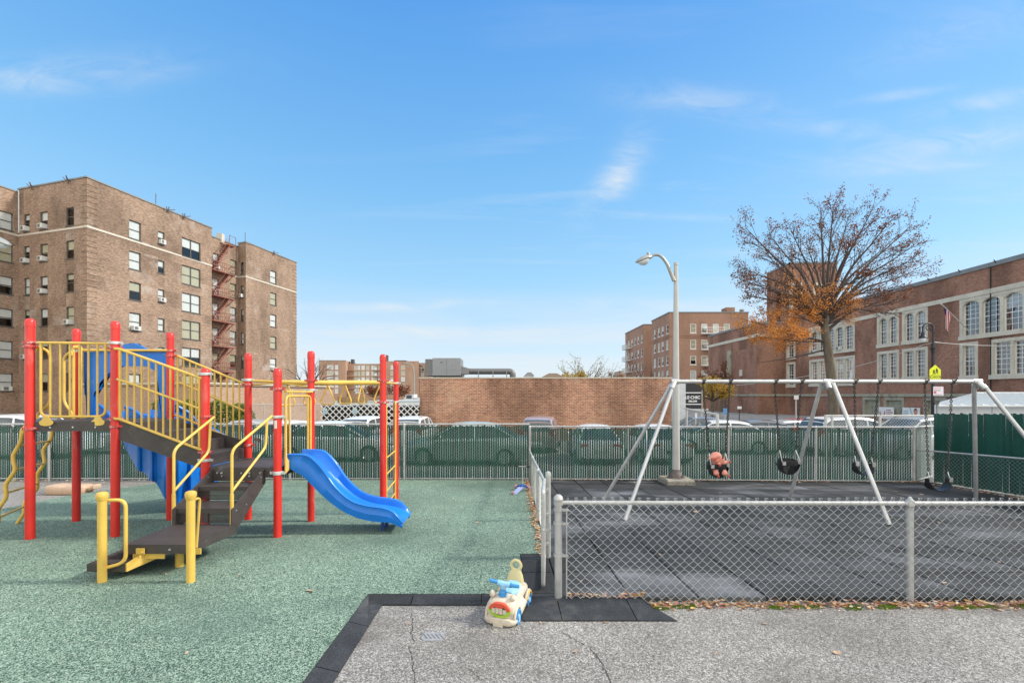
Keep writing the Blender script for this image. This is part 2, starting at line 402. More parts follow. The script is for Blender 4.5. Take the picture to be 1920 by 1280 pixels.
for a, b in zip(ep[:-1], ep[1:]):
    cs.prism([(a[0] - .05, a[1], gz(a[1]) - .004), (a[0], a[1], gz(a[1]) - .004), (b[0], b[1], gz(b[1]) - .004), (b[0] - .05, b[1], gz(b[1]) - .004)], (0, 0, -.045))
struct('surface_edge_strip', cs, M['conc'])
# rubber tiles under the swings
tl = MB(); T = .6085; g = .007
def tile(mb, x0, x1, y0, y1, top):
    c = .006; a = [(x0, y0), (x1, y0), (x1, y1), (x0, y1)]; b = [(x0 + c, y0 + c), (x1 - c, y0 + c), (x1 - c, y1 - c), (x0 + c, y1 - c)]
    vs = [(x, y, gz(y) - .052) for x, y in a] + [(x, y, gz(y) + top - .004) for x, y in a] + [(x, y, gz(y) + top) for x, y in b]
    mb.add(vs, [(0, 1, 5, 4), (1, 2, 6, 5), (2, 3, 7, 6), (3, 0, 4, 7), (4, 5, 9, 8), (5, 6, 10, 9), (6, 7, 11, 10), (7, 4, 8, 11), (8, 9, 10, 11)])
rt = random.Random(3)
for j in range(11):
    for i in range(16):
        x0 = .515 + i * T; y0 = 3.855 + j * T; y1 = min(y0 + T, 10.3 if x0 > 8.5 else 10.55)
        if y0 > y1 - .1: continue
        if i == 15 : x1 = 10.0
        else: x1 = x0 + T
        if x1 - x0 < .1: continue
        gg = g + (.005 if i in (1, 2) and j < 2 else 0) * rt.random()
        tile(tl, x0 + gg, x1 - gg, y0 + g, y1 - g, rt.uniform(-.004, .004))
for j, (a, b) in enumerate(((3.93, 4.455), (4.455, 5.035))):
    tile(tl, .206, .511, a + g, b - g, 0)
struct('rubber_tile_floor', tl, M['tile'])
# rubber edging ramps
ed = MB()
def ramp_piece(p, zs, th=.07):
    vs = [(x, y, z) for (x, y), z in zip(p, zs)]; ed.prism(vs, (0, 0, -.03))
A = lambda y: gz(y) - .05
def rp(x0, x1, y0=3.5, y1=3.845):
    vs = [(x0, y0, A(y0) + .012), (x1, y0, A(y0) + .012), (x1, y1, gz(y1)), (x0, y1, gz(y1)), (x0, y0, A(y0) - .01), (x1, y0, A(y0) - .01), (x1, y1, A(y1) - .01), (x0, y1, A(y1) - .01)]
    ed.add(vs, [(0, 1, 2, 3), (7, 6, 5, 4), (0, 4, 5, 1), (1, 5, 6, 2), (2, 6, 7, 3), (3, 7, 4, 0)])
rp(.16, .474, 3.5, 3.92); rp(.482, 1.075)
# tapered end piece
y0, y1 = 3.5, 3.845; q = [(1.083, y0, A(y0) + .012), (1.40, y0, A(y0) + .008), (1.30, 3.72, A(3.72) + .012), (1.10 + .1, y1, gz(y1)), (1.083, y1, gz(y1))]
ed.prism(q, (0, 0, -.05))
x = .2 - .04
for L in (.34, .61, .45):
    a, b = x - L, x - .008
    ed.add([(a, 3.785, A(3.785) + .014), (b, 3.785, A(3.785) + .014), (b, 3.915, gz(3.915)), (a, 3.915, gz(3.915)), (a, 3.785, A(3.785) - .01), (b, 3.785, A(3.785) - .01), (b, 3.915, A(3.9) - .01), (a, 3.915, A(3.9) - .01)],
           [(0, 1, 2, 3), (7, 6, 5, 4), (0, 4, 5, 1), (1, 5, 6, 2), (2, 6, 7, 3), (3, 7, 4, 0)]); x -= L
# column along the green edge, mitred corner first
cols = [(3.913, 3.40), (3.392, 2.80), (2.792, 2.19), (2.182, 1.6), (1.59, 1.0), (.99, .4)]
for k, (b, a) in enumerate(cols):
    xi = -1.045; ya = a; yb = b if k else 3.785; xt = x - .006
    top = [(-1.197, b, gz(b)), (-1.197, a, gz(a)), (xi, a, A(a) + .014), (xi, yb, A(yb) + .014)]
    if k == 0: top = [(-1.197, b, gz(b)), (-1.197, a, gz(a)), (xi, a, A(a) + .014), (xi, 3.785, A(3.785) + .014), (x - .006, 3.785, A(3.785) + .014), (x - .006, b, gz(b))]
    ed.prism(top, (0, 0, -.045))
struct('rubber_edging', ed, M['edging'])
# pale mortar line beside the edging, cracks and the small cover plate in the asphalt
ck = MB(); rc = random.Random(5)
def crack(pts, w=.006):
    P3 = [G(*p) for p in pts]; out = []
    for (a, b) in zip(P3[:-1], P3[1:]):
        for k in range(7):
            t = k / 7; out.append((lerp(a[0], b[0], t) + rc.uniform(-.008, .008), lerp(a[1], b[1], t) + rc.uniform(-.006, .006)))
    out.append(P3[-1]); ws = [w * rc.uniform(.3, 1.2) for _ in out]
    for (a, b, wa, wb) in zip(out[:-1], out[1:], ws[:-1], ws[1:]):
        z = lambda y: gz(y) - .05 + .003
        ck.add([(a[0] - wa / 2, a[1], z(a[1])), (a[0] + wa / 2, a[1] + .001, z(a[1])), (b[0] + wb / 2, b[1], z(b[1])), (b[0] - wb / 2, b[1], z(b[1]))], [(0, 1, 2, 3)])
crack([(770, 1138), (774, 1155), (772, 1175), (776, 1192)], .007); crack([(768, 1198), (774, 1225), (779, 1262), (774, 1290)], .006)
crack([(1052, 1170), (1076, 1186), (1105, 1199), (1124, 1222), (1136, 1246), (1150, 1275), (1168, 1300)], .007)
crack([(880, 1240), (900, 1258), (912, 1262)], .004); crack([(655, 1248), (690, 1236)], .003)
struct('asphalt_cracks', ck, M['crack'])
cx, cy = G(811, 1181); cp = MB()
cp.prism([(cx - .085, cy - .02, A(cy) + .006), (cx - .055, cy - .055, A(cy) + .006), (cx + .07, cy - .055, A(cy) + .006), (cx + .095, cy - .01, A(cy) + .008), (cx + .08, cy + .05, A(cy) + .008), (cx - .06, cy + .055, A(cy) + .008)][::1], (0, 0, -.012))
for k in range(5):
    xx = cx - .05 + k * .03; cp.bar((xx - .02, cy + .03, A(cy) + .01), (xx + .02, cy - .03, A(cy) + .01), .006, .006)
tag(cp.build('drain_cover', plain('worn_iron_cover', (.36, .36, .36), .6, .2, var=.25, scale=30)), 'small worn iron cover set in the asphalt near the black rubber corner', 'drain cover')

# ================================================================= CHAIN LINK
def wires_straight(mb, p0, p1, z0f, hgt, step=.078, r=.0022, off=.0, dz=0.0, seed=1, back=.003):
    p0, p1 = Vector(p0), Vector(p1); L = (p1 - p0).length; d = (p1 - p0) / L; nrm = Vector((-d.y, d.x, 0)) * off
    for fam in (1, -1):
        k0 = -int(hgt / step) - 2; k1 = int(L / step) + 2 + int(hgt / step)
        for k in range(k0, k1):
            a = k * step                       # line: u = a + fam*z
            z_lo, z_hi = 0.0, hgt
            u0, u1 = a, a + fam * hgt
            if fam == 1:
                if a < 0: z_lo = -a
                if a + hgt > L: z_hi = L - a
            else:
                if a > L: z_lo = a - L
                if a - hgt < 0: z_hi = a
            if z_hi - z_lo < .02: continue
            A_ = p0 + d * (a + fam * z_lo); B_ = p0 + d * (a + fam * z_hi)
            ov = nrm + Vector((-d.y, d.x, 0)) * (back if fam == -1 else 0)
            mb.tube([(A_.x + ov.x, A_.y + ov.y, z0f(A_.y) + z_lo + dz), (B_.x + ov.x, B_.y + ov.y, z0f(B_.y) + z_hi + dz)], r, 3, cap=False)
def wires_woven(mb, p0, p1, z0f, hgt, cell=.0395, r=.00225, off=0.0, dz=0.0, knuckle=True, seed=2):
    rr = random.Random(seed); p0, p1 = Vector(p0), Vector(p1); L = (p1 - p0).length; d = (p1 - p0) / L; nn = Vector((-d.y, d.x, 0))
    ncol = int(L / cell); nrow = int(round(hgt / cell / 2)) * 2
    h2 = hgt / nrow
    for c in range(ncol):
        pts = []
        for k in range(nrow + 1):
            left = ((k + c) % 2 == 0)
            u = c * cell + (0 if left else cell) + (.0016 if left else -.0016) * (-1); z = k * h2
            u += rr.uniform(-.0015, .0015)
            wob = .0035 * sin(c * .21) + .003 * sin(k * .8 + c * .11)
            yy = (.0028 if k % 2 == 0 else -.0028)
            for s_ in (-1, 1):
                zz = z + s_ * .0015
                if k == 0 and s_ == -1 or k == nrow and s_ == 1: continue
                q = p0 + d * u + nn * (off + yy * s_)
                pts.append((q.x, q.y, z0f(q.y) + zz + dz + wob))
        if knuckle:
            q = Vector(pts[-1]); s = 1 if c % 2 == 0 else -1
            pts += [q + d * (.006 * s) + Vector((0, 0, .012)) + nn * .006, q + d * (.014 * s) + Vector((0, 0, .012)) - nn * .003, q + d * (.016 * s) + Vector((0, 0, .002)) - nn * .006]
            q = Vector(pts[0]); pts = [q + d * (.010) + Vector((0, 0, -.008)), q + d * .004 + Vector((0, 0, -.012))] + pts
        mb.tube(pts, r, 4, cap=False)
def slats(mb, p0, p1, z0f, hgt, pitch=.0555, w=.0455, off=.012, dz=.03, seed=4, tws=.15):
    rr = random.Random(seed); p0, p1 = Vector(p0), Vector(p1); L = (p1 - p0).length; d = (p1 - p0) / L; nn = Vector((-d.y, d.x, 0))
    k = pitch / 2
    while k < L:
        c = p0 + d * (k + rr.uniform(-.002, .002)) + nn * off; tw = rr.uniform(-tws, tws); dd = (d * cos(tw) + nn * sin(tw))
        h = hgt - rr.uniform(.0, .03); z = z0f(c.y) + dz - rr.uniform(0, .015)
        lean = d * rr.uniform(-.004, .004)
        mb.obox((c.x, c.y, z + h / 2), dd * w / 2, Vector((0, 0, h / 2)) + lean, nn * .0012); k += pitch
def posts_part(root, lst, z0f, hgt, r=.03, cap=True, name='post'):
    for (x, y) in lst:
        b = MB(); z = z0f(y); b.cyl((x, y, z - .03), (x, y, z + hgt), r, 12)
        if cap: b.lathe((x, y, z + hgt), [(r * 1.18, -.03), (r * 1.22, 0), (r * 1.1, .018), (r * .6, .035), (.004, .042)], 12)
        b.build(name, M['galv'], root)
Zb = lambda y: gz(y) - .05
# --- back fence
BF0, BF1 = (-14.5, 10.72), (.665, 10.69); BF2 = (9.67, 10.30)
def backfence(p0, p1, hgt, label, posts, seed, woven=False):
    root = thing('slatted_fence', (p0[0], p0[1], Zb(p0[1])), label, 'fence', 'slatted chain link fences along the back')
    m = MB(); slats(m, (*p0, 0), (*p1, 0), Zb, hgt - .05, seed=seed); m.build('slat_infill', M['slat'], root, fix=False)
    m = MB(); wires_straight(m, (*p0, 0), (*p1, 0), Zb, hgt, step=.076, r=.0025, off=-.002, back=.022); m.build('wire_mesh', M['wire'], root, fix=False)
    m = MB(); m.cyl((p0[0], p0[1] - .02, Zb(p0[1]) + hgt), (p1[0], p1[1] - .02, Zb(p1[1]) + hgt), .021, 10)
    L = sqrt((p1[0] - p0[0]) ** 2 + (p1[1] - p0[1]) ** 2); k = 0
    while k < L:                                    # twisted wire ends standing above the rail
        t = k / L; x = lerp(p0[0], p1[0], t); y = lerp(p0[1], p1[1], t); z = Zb(y) + hgt
        m.tube([(x - .012, y - .045, z - .01), (x - .004, y - .03, z + .028), (x + .008, y - .01, z + .03), (x + .014, y, z - .004)], .0035, 4, cap=False); k += .076
    m.build('top_rail', M['galv'], root)
    m = MB(); m.cyl((p0[0], p0[1] - .025, Zb(p0[1]) + .07), (p1[0], p1[1] - .025, Zb(p1[1]) + .07), .014, 8); m.build('bottom_rail', M['galv'], root)
    posts_part(root, posts, Zb, hgt - .01, .027)
    return root
hb = 1.395
backfence(BF0, BF1, hb, 'long green slatted chain link fence behind the slide and climbing frame', [(PX(p, 10.66), 10.66) for p in (92, 544, 758)] + [(-13.6, 10.68)], 11)
backfence(BF1, BF2, hb - .06, 'green slatted chain link fence behind the swings', [(.665, 10.64), (PX(1178, 10.6), 10.62), (PX(1366, 10.5), 10.5), (PX(1530, 10.4), 10.4), (9.67, 10.27)], 12)
backfence(BF2, (11.0, 11.2), hb - .06, 'short slatted chain link fence bit between the back corner and the lamp pole', [], 13)
# tall green slats, almost closed
root = thing('tall_slatted_fence', (10.35, 9.5, Zb(9.5)), 'taller dark green slatted fence at the right of the swings', 'fence')
m = MB(); slats(m, (10.35, 10.5, 0), (10.35, 4.0, 0), Zb, 1.64, pitch=.060, w=.0605, seed=9, tws=.02); m.build('slat_infill', M['slatfar'], root, fix=False)
m = MB(); wires_straight(m, (10.33, 10.5, 0), (10.33, 4.0, 0), Zb, 1.64, step=.076, r=.0014, back=-.03); m.build('wire_mesh', plain('green_wire', (.05, .2, .14), .5), root, fix=False)
posts_part(root, [(10.4, 10.5), (10.4, 7.6)], Zb, 1.6, .03)
# low chain-link along the right side
root = thing('low_side_fence', (10.02, 9, Zb(9)), 'low bare chain link fence in front of the tall green slatted one', 'fence')
m = MB(); wires_straight(m, (9.75, 10.3, 0), (10.2, 4.0, 0), Zb, .8, step=.078, r=.0024); m.build('wire_mesh', M['wire'], root, fix=False)
m = MB(); m.cyl((9.75, 10.3, Zb(10.3) + .8), (10.2, 4.0, Zb(4) + .8), .019, 10); m.build('top_rail', M['galv'], root)
posts_part(root, [(10.1, 6.0)], Zb, .8, .022)
# front fence with gate post
YF = 3.855
root = thing('front_fence', (.493, YF, Zb(YF)), 'low chain link fence in front of the swing area with an open wire mesh', 'fence')
XR = .565
m = MB(); wires_woven(m, (XR, YF - .03, 0), (6.6, YF - .03, 0), lambda y: Zb(y), .9085, dz=.006, r=.0016); m.build('wire_mesh', M['wire'], root, fix=False)
m = MB(); zt = PZ(942, YF); m.cyl((.50, YF, zt), (6.6, YF, zt - .01), .0185, 14); m.build('top_rail', M['galv'], root)
b = MB(); zb = Zb(YF); b.cyl((.493, YF, zb - .02), (.493, YF, zb + .905), .032, 18); b.lathe((.493, YF, zb + .905), [(.041, -.045), (.041, 0), (.044, .004), (.038, .025), (.022, .042), (.003, .048)], 18)
po = b.build('post', M['galv'], root)
b = MB()
for zz in (.82, .70, .42, .03):
    b.lathe((.493, YF, zb + zz), [(.037, -.011), (.042, -.011), (.042, .011), (.037, .011)], 18); b.box(.525, .578, YF - .03, YF - .022, zb + zz - .011, zb + zz + .011)
    b.cyl((.57, YF - .045, zb + zz), (.57, YF - .005, zb + zz), .006, 8)
b.build('tension_band', M['galv'], root)
b = MB(); b.cyl((.562, YF - .028, zb + .03), (.562, YF - .028, zb + .83), .006, 8); b.build('tension_bar', M['galv'], root)
for xp in (PX(1706, YF), 6.45):
    b = MB(); b.cyl((xp, YF, zb - .02), (xp, YF, zb + .84), .027, 14); b.lathe((xp, YF, zt), [(.034, -.03), (.035, .0), (.03, .022), (.016, .034), (.012, .05), (.002, .055)], 14); b.build('post', M['galv'], root)
# side fence between the two areas
SA, SB = (.515, 4.92), (.655, 10.6)
root = thing('side_fence', (SA[0], SA[1], gz(4.92)), 'low chain link fence running back between the green and the black rubber', 'fence')
hs = .74
m = MB(); wires_straight(m, (SA[0], SA[1], 0), (SB[0], SB[1], 0), Zb, hs + .02, step=.076, r=.0024, dz=.03); m.build('wire_mesh', M['wire'], root, fix=False)
m = MB(); m.tube([(SA[0], SA[1], gz(SA[1]) + .84), (SA[0] + .01, 5.4, gz(5.4) + .76), (SB[0], SB[1], gz(SB[1]) + .70)], .02, 10); m.build('top_rail', M['galv'], root)
posts_part(root, [(.535, 6.6), (.59, 8.6)], gz, .74, .024)
b = MB(); b.cyl((SA[0], SA[1], gz(4.92) - .02), (SA[0], SA[1], gz(4.92) + .93), .03, 16); b.lathe((SA[0], SA[1], gz(4.92) + .93), [(.034, -.035), (.035, 0), (.03, .02), (.003, .036)], 16); b.build('post', M['galv'], root)
# gate leaf standing a little open
GA, GB = Vector((.465, 4.86, 0)), Vector((.372, 4.0, 0))
root = thing('gate', (GA.x, GA.y, gz(4.86)), 'narrow chain link gate left nearly shut beside the round topped post', 'gate')
zg = lambda y: gz(y) + .04
m = MB(); wires_woven(m, GA, GB, zg, .8, off=.0, seed=7, knuckle=False); m.build('wire_mesh', M['wire'], root, fix=False)
m = MB(); z1, z2 = zg(4.86), zg(4.0)
m.tube(fillet([(GA.x, GA.y, z1), (GA.x, GA.y, z1 + .84), (GB.x, GB.y, z2 + .86), (GB.x, GB.y, z2), (GA.x, GA.y, z1)], .03), .019, 12); m.build('gate_frame', M['galv'], root)
m = MB()
for zz in (.12, .45, .72): m.lathe((GA.x + .02, GA.y + .03, z1 + zz), [(.024, -.02), (.03, -.02), (.03, .02), (.024, .02)], 10); m.box(GA.x, GA.x + .05, GA.y + .0, GA.y + .05, z1 + zz - .012, z1 + zz + .012)
m.build('hinge', M['galv'], root)
m = MB(); m.box(GB.x + .01, GB.x + .07, GB.y - .01, GB.y + .01, z2 + .5, z2 + .52); m.cyl((GB.x + .06, GB.y, z2 + .44), (GB.x + .06, GB.y, z2 + .58), .008, 8); m.cyl((GB.x, GB.y - .01, z2 + .51), (GB.x + .0, GB.y - .05, z2 + .51), .012, 8); m.build('latch', M['galv'], root)

# ================================================================= PLAYSET
PR = thing('climbing_frame', (-4.4, 5.7, gz(5.7)), 'red yellow and blue climbing frame with stairs, two decks, two slides and overhead rings', 'climbing frame')
pA, pB, pC, pD = (-6.08, 5.63), (-6.39, 6.56), (-5.08, 5.74), (-5.05, 6.65)
pE, pF, pG, pH = (-3.885, 5.72), (-3.87, 6.66), (-2.94, 5.72), (-2.87, 6.56)
pI, pJ = (-1.925, 7.05), (-2.02, 8.3)
RP = .05
def redpost(p, ztop):
    b = MB(); x, y = p; b.cyl((x, y, gz(y) - .03), (x, y, ztop - .10), RP, 24, cap=False)
    o = b.build('post', M['red'], PR)
    c = MB(); c.lathe((x, y, ztop), [(RP - .002, -.11), (RP + .003, -.105), (RP + .003, -.045), (RP * .93, -.022), (RP * .7, -.006), (RP * .35, 0), (.002, .002)], 24); c.build('post_cap', M['red'], o)
    return o
PO = {}
for k, p, py in (('A', pA, 597), ('B', pB, 616), ('C', pC, 602), ('D', pD, 623), ('E', pE, 690), ('F', pF, 662), ('G', pG, 690), ('H', pH, 658), ('I', pI, 664), ('J', pJ, 677)):
    PO[k] = (redpost(p, PZ(py, p[1])), p)
def clamp(k, py, mat='clamp', h=.035, ears=(1, 0)):
    o, (x, y) = PO[k]; z = PZ(py, y); b = MB()
    b.lathe((x, y, z), [(RP, -h / 2), (RP + .011, -h / 2), (RP + .013, 0), (RP + .011, h / 2), (RP, h / 2)], 20)
    ex, ey = ears; L = sqrt(ex * ex + ey * ey); ex, ey = ex / L, ey / L
    for s in (-1, 1):
        c = Vector((x + s * ex * (RP + .022), y + s * ey * (RP + .022), z)); b.obox(c, Vector((ex, ey, 0)) * .024, Vector((-ey, ex, 0)) * .012, (0, 0, h * .42))
        b.cyl(c + Vector((ey, -ex, 0)) * .014, c + Vector((ey, -ex, 0)) * .026, .009, 8)
    b.build('clamp', M[mat], o)
for a in [('A', 642), ('A', 650), ('A', 803), ('B', 657, 'silver', .05), ('C', 643, 'silver'), ('C', 653), ('C', 785), ('C', 799), ('D', 657), ('D', 667), ('D', 786),
          ('E', 701, 'silver'), ('E', 781), ('E', 847), ('E', 862, 'silver'), ('F', 712, 'silver', .04), ('F', 721), ('F', 834), ('G', 729), ('G', 781, 'silver'), ('G', 886, 'silver', .045),
          ('H', 713), ('H', 731, 'silver'), ('I', 714), ('I', 754), ('J', 718, 'silver'), ('J', 753, 'silver')]: clamp(*a)
s = MB(); a0 = radians(-112); 
ring = [[(pG[0] + (RP + .002) * cos(a0 + k * .14), pG[1] + (RP + .002) * sin(a0 + k * .14), z) for k in range(6)] for z in (PZ(803, 5.67), PZ(788, 5.67))]
s.loft(ring, cap=False, closed=False); s.build('sticker', M['sticker'], PO['G'][0])
def tubes(name, mat, paths, r, n=10, parent=None, fr=0, closed=False):
    b = MB()
    for p in paths:
        b.tube(fillet(p, fr) if fr else p, r, n, closed)
    return b.build(name, M[mat], parent or PR)
ZH, ZL = 1.268, .665
# decks
def deck(name, poly, z, th=.11):
    b = MB(); b.prism([(x, y, z) for x, y in poly], (0, 0, -.012))
    c = Vector((sum(p[0] for p in poly) / len(poly), sum(p[1] for p in poly) / len(poly), 0)); n_ = len(poly)
    for i in range(n_):
        a = Vector((*poly[i], 0)); d = Vector((*poly[(i + 1) % n_], 0)); t = (d - a).normalized(); w = Vector((-t.y, t.x, 0)); 
        if (c - a).dot(w) < 0: w = -w
        b.prism([(a.x, a.y, z - .012), (d.x, d.y, z - .012), (d.x + w.x * .015, d.y + w.y * .015, z - .012), (a.x + w.x * .015, a.y + w.y * .015, z - .012)], (0, 0, -th))
    for u in range(1, 9):
        p = Vector((*poly[0], 0)).lerp(Vector((*poly[1], 0)), u / 9); q = Vector((*poly[3], 0)).lerp(Vector((*poly[2], 0)), u / 9)
        b.bar((p.x, p.y, z + .0015), (q.x, q.y, z + .0015), .012, .003)
    o = b.build(name, M['deck'], PR)
    m = MB()
    for i in range(n_):
        a = Vector((*poly[i], 0)); d = Vector((*poly[(i + 1) % n_], 0)); t = (d - a).normalized(); w = Vector((t.y, -t.x, 0))
        if (c - a).dot(w) > 0: w = -w
        for f in (.22, .5, .78):
            q = a.lerp(d, f); m.cyl((q.x, q.y, z - .07), (q.x + w.x * .008, q.y + w.y * .008, z - .07), .011, 8)
    m.build('bolt', M['bolt'], o); return o
deck('upper_deck', [(pA[0] + .03, pA[1] + .0), (pC[0], pC[1] - .03), (pD[0], pD[1]), (pB[0] + .03, pB[1])], ZH)
deck('lower_deck', [(pE[0], pE[1]), (pG[0], pG[1]), (pH[0], pH[1]), (pF[0], pF[1])], ZL)
# front guardrail A-C
y = 5.66
def on(p, q, t, z): return Vector((lerp(p[0], q[0], t), lerp(p[1], q[1], t), z))
zt_, zb_ = 2.289, 1.335
b = MB(); fr = .0
b.tube(fillet([on(pA, pC, .04, zt_), on(pA, pC, .97, zt_)], .01), .018, 10)
b.tube(fillet([on(pA, pC, .125, zt_), on(pA, pC, .125, zb_), on(pA, pC, .885, zb_), on(pA, pC, .885, zt_)], .10, 7), .0165, 10)
for px in (94.5, 113, 131, 149, 166, 183):
    t = (px - 57) / (217 - 57.); b.cyl(on(pA, pC, t, zb_), on(pA, pC, t, zt_), .0125, 8)
gr = b.build('guardrail', M['yellow'], PR)
for px in (90, 187):
    t = (px - 57) / 160.; c = on(pA, pC, t, 0); w = .085; b = MB(); sh = []
    for k in range(13):
        a = pi * k / 12; sh.append((c.x + w * cos(a) * (1 if abs(cos(a)) > .5 else .9), c.y - .028, 1.262 - .045 * (1 if k % 12 else .2) * sin(a) ** .6))
    top = [(c.x - w, c.y - .028, 1.275), (c.x - .055, c.y - .028, 1.292), (c.x - .03, c.y - .028, 1.338), (c.x + .03, c.y - .028, 1.338), (c.x + .055, c.y - .028, 1.292), (c.x + w, c.y - .028, 1.275)]
    b.prism([Vector(q) for q in sh] + [Vector(q) for q in top], (0, .012, 0)); o = b.build('foot_bracket', M['yellow'], gr)
# ladder opening hoops A-B and top bar
hp = MB()
hp.tube(fillet([on(pA, pB, .07, 2.22), on(pA, pB, .07, 1.28)], .01), .02, 10)
def hoop(t0, dx):
    return fillet([on(pA, pB, t0, 2.2), on(pA, pB, t0, 2.26) + Vector((0, 0, 0)), on(pA, pB, t0, 2.2) + Vector((dx, 0, -.02)), on(pA, pB, t0, 1.5) + Vector((dx, 0, -.0)), on(pA, pB, t0, 1.36), on(pA, pB, t0, 1.3)], .09, 6)
hp.tube(hoop(.14, .17), .017, 10); hp.build('grab_rail', M['yellow'], PR); hp = MB(); hp.tube(hoop(.88, -.11), .017, 10)
hp.tube(fillet([on(pA, pB, .93, 1.24), on(pA, pB, .93, 2.32)], .01), .018, 10); 
hp.tube([Vector((pB[0] + .09, pB[1] - .02, 1.27)), Vector((pB[0] + .09, pB[1] - .02, 2.33))], .018, 10); hp.tube([on(pA, pB, .93, 2.32), Vector((pB[0] + .09, pB[1] - .02, 2.33))], .03, 8)
hp.build('grab_rail', M['yellow'], PR)
# wavy ladder at the left
nearp = [(-6.25, 5.75, 1.21), (-6.31, 5.75, 1.17), (-6.33, 5.75, 1.0), (-6.44, 5.75, .81), (-6.40, 5.75, .624), (-6.535, 5.75, .439), (-6.52, 5.75, .27), (-6.64, 5.75, .1), (-6.62, 5.75, -.05), (-6.72, 5.74, -.26)]
farp = [(-6.62, 6.5, 1.2), (-6.70, 6.5, 1.09), (-6.70, 6.5, .975), (-6.83, 6.5, .80), (-6.80, 6.5, .61), (-6.92, 6.5, .436), (-6.91, 6.5, .22), (-7.05, 6.45, .05), (-7.02, 6.42, -.12), (-7.13, 6.4, -.31)]
b = MB(); b.tube(fillet(nearp, .05, 4), .023, 10); b.tube(fillet(farp, .05, 4), .023, 10)
for (a, c) in (((-6.36, 5.75, .945), (-6.74, 6.5, .93)), ((-6.40, 5.75, .635), (-6.80, 6.5, .60)), ((-6.52, 5.75, .33), (-6.91, 6.5, .30)), ((-6.62, 5.75, .01), (-7.03, 6.44, -.02))): b.tube([a, c], .016, 10)
b.build('wavy_ladder', M['yellow'], PR)
# back entry panel of the spiral slide (blue arch) + yellow bar
b = MB(); b.tube([(pB[0] + .02, 6.56, 2.285), (pD[0], 6.6, 2.285)], .02, 10); b.build('top_bar', M['yellow'], PR)
yp = 6.62
def pp(px, py): return Vector((PX(px, yp), yp, PZ(py, yp)))
out = [(157, 660), (222, 658), (232, 645), (250, 643), (262, 648), (275, 655), (305, 656), (312, 660), (316, 690), (317, 783), (303, 783), (301, 760), (296, 716), (290, 695), (275, 686), (228, 686), (205, 698), (187, 718), (184, 730), (177, 735), (175, 745), (173, 798), (163, 798), (162, 745), (158, 738)]
b = MB(); poly = [pp(*q) for q in out]
def earprism(poly, off, nm, mat):
    import bmesh
    bm = bmesh.new(); vs = [bm.verts.new(p) for p in poly]; f = bm.faces.new(vs); bmesh.ops.triangulate(bm, faces=[f]); r = bmesh.ops.extrude_face_region(bm, geom=bm.faces[:])
    bmesh.ops.translate(bm, verts=[e for e in r['geom'] if isinstance(e, bmesh.types.BMVert)], vec=off); m_ = MB(); bm.verts.index_update()
    m_.add([v.co.copy() for v in bm.verts], [[v.index for v in f.verts] for f in bm.faces]); bm.free(); return m_
pn = earprism(poly, (0, .06, 0), 'x', None).build('slide_entry_panel', M['blue'], PR)
# spiral slide: swept ribbed chute turning as it drops
def pl(tab, x):
    for (a, b_), (c, d_) in zip(tab[:-1], tab[1:]):
        if a <= x <= c: return lerp(b_, d_, (x - a) / (c - a))
    return tab[-1][1]
botp = [(226, 800), (234, 835), (246, 862), (262, 882), (290, 903), (305, 926), (318, 945), (332, 953), (348, 946), (364, 930), (384, 914), (404, 880)]
topp_ = [(226, 772), (300, 782), (340, 800), (404, 835)]
rings = []; NR = 54
for i in range(NR + 1):
    px = lerp(226, 404, i / NR); t = i / NR; yb_ = 7.45 - .55 * sin(pi * min(1, t * 1.02)) + .25 * t; pb_, pt_ = pl(botp, px), pl(topp_, px); r_ = []
    rib = .10 * max(0, sin(t * 2 * pi * 7)) ** .7
    for k in range(9):
        f = k / 8; sh = 6 * sin(t * 40 + f * 5); wv = .035 * sin(f * 9 + t * 16); yy = yb_ - .10 * sin(pi * f) - rib * (.4 + .6 * f) - wv + .12 * f * f; r_.append(Vector((PX(px, yy), yy, PZ(lerp(pt_, pb_, f) + (2.5 * sin(t * 44) if k == 8 else 0), yy))))
    lo = r_[-1]; r_ += [lo + Vector((0, .14, .0)), lo + Vector((.02, .5, .12)), r_[0] + Vector((.02, .62, -.03)), r_[0] + Vector((0, .58, .03)), r_[0] + Vector((0, .5, -.16)), r_[0] + Vector((0, .12, -.18)), r_[0] + Vector((0, .04, .02))]
    rings.append(r_)
b = MB(); b.loft(rings); b.build('spiral_slide', M['blue'], PR)
b = MB(); b.cyl((-5.42, 7.35, gz(7.35)), (-5.42, 7.35, .3), .05, 12); b.build('slide_support', M['blue'], PR)
# inner walls of the chute mouth seen over the deck
b = MB()
for (px0, px1, yt) in ((168, 214, 752), (234, 274, 763), (296, 310, 752)):
    pts = []
    yy = 6.85
    for k in range(9):
        t = k / 8; pts.append(Vector((PX(lerp(px0, px1, t), yy), yy, PZ(lerp(yt, 790, t ** 1.8 if px1 - px0 > 20 else 0), yy))))
    base = [Vector((PX(px1, yy), yy, 1.15)), Vector((PX(px0, yy), yy, 1.15))]
    b.prism(pts + base, (0, .05 if px0 != 296 else .2, 0))
    if px0 != 296: b.tube(pts, .022, 8)
b.tube([P(334, 762, 7.1), P(352, 772, 7.2), P(372, 792, 7.3), P(392, 832, 7.45), P(400, 870, 7.6)], .025, 8)
b.prism([P(334, 762, 7.1), P(352, 772, 7.2), P(372, 792, 7.3), P(392, 832, 7.45), P(400, 870, 7.6), P(380, 900, 7.6), P(350, 860, 7.3), P(330, 810, 7.1)], (.0, .04, 0))
b.build('slide_wall', M['blue'], PR)
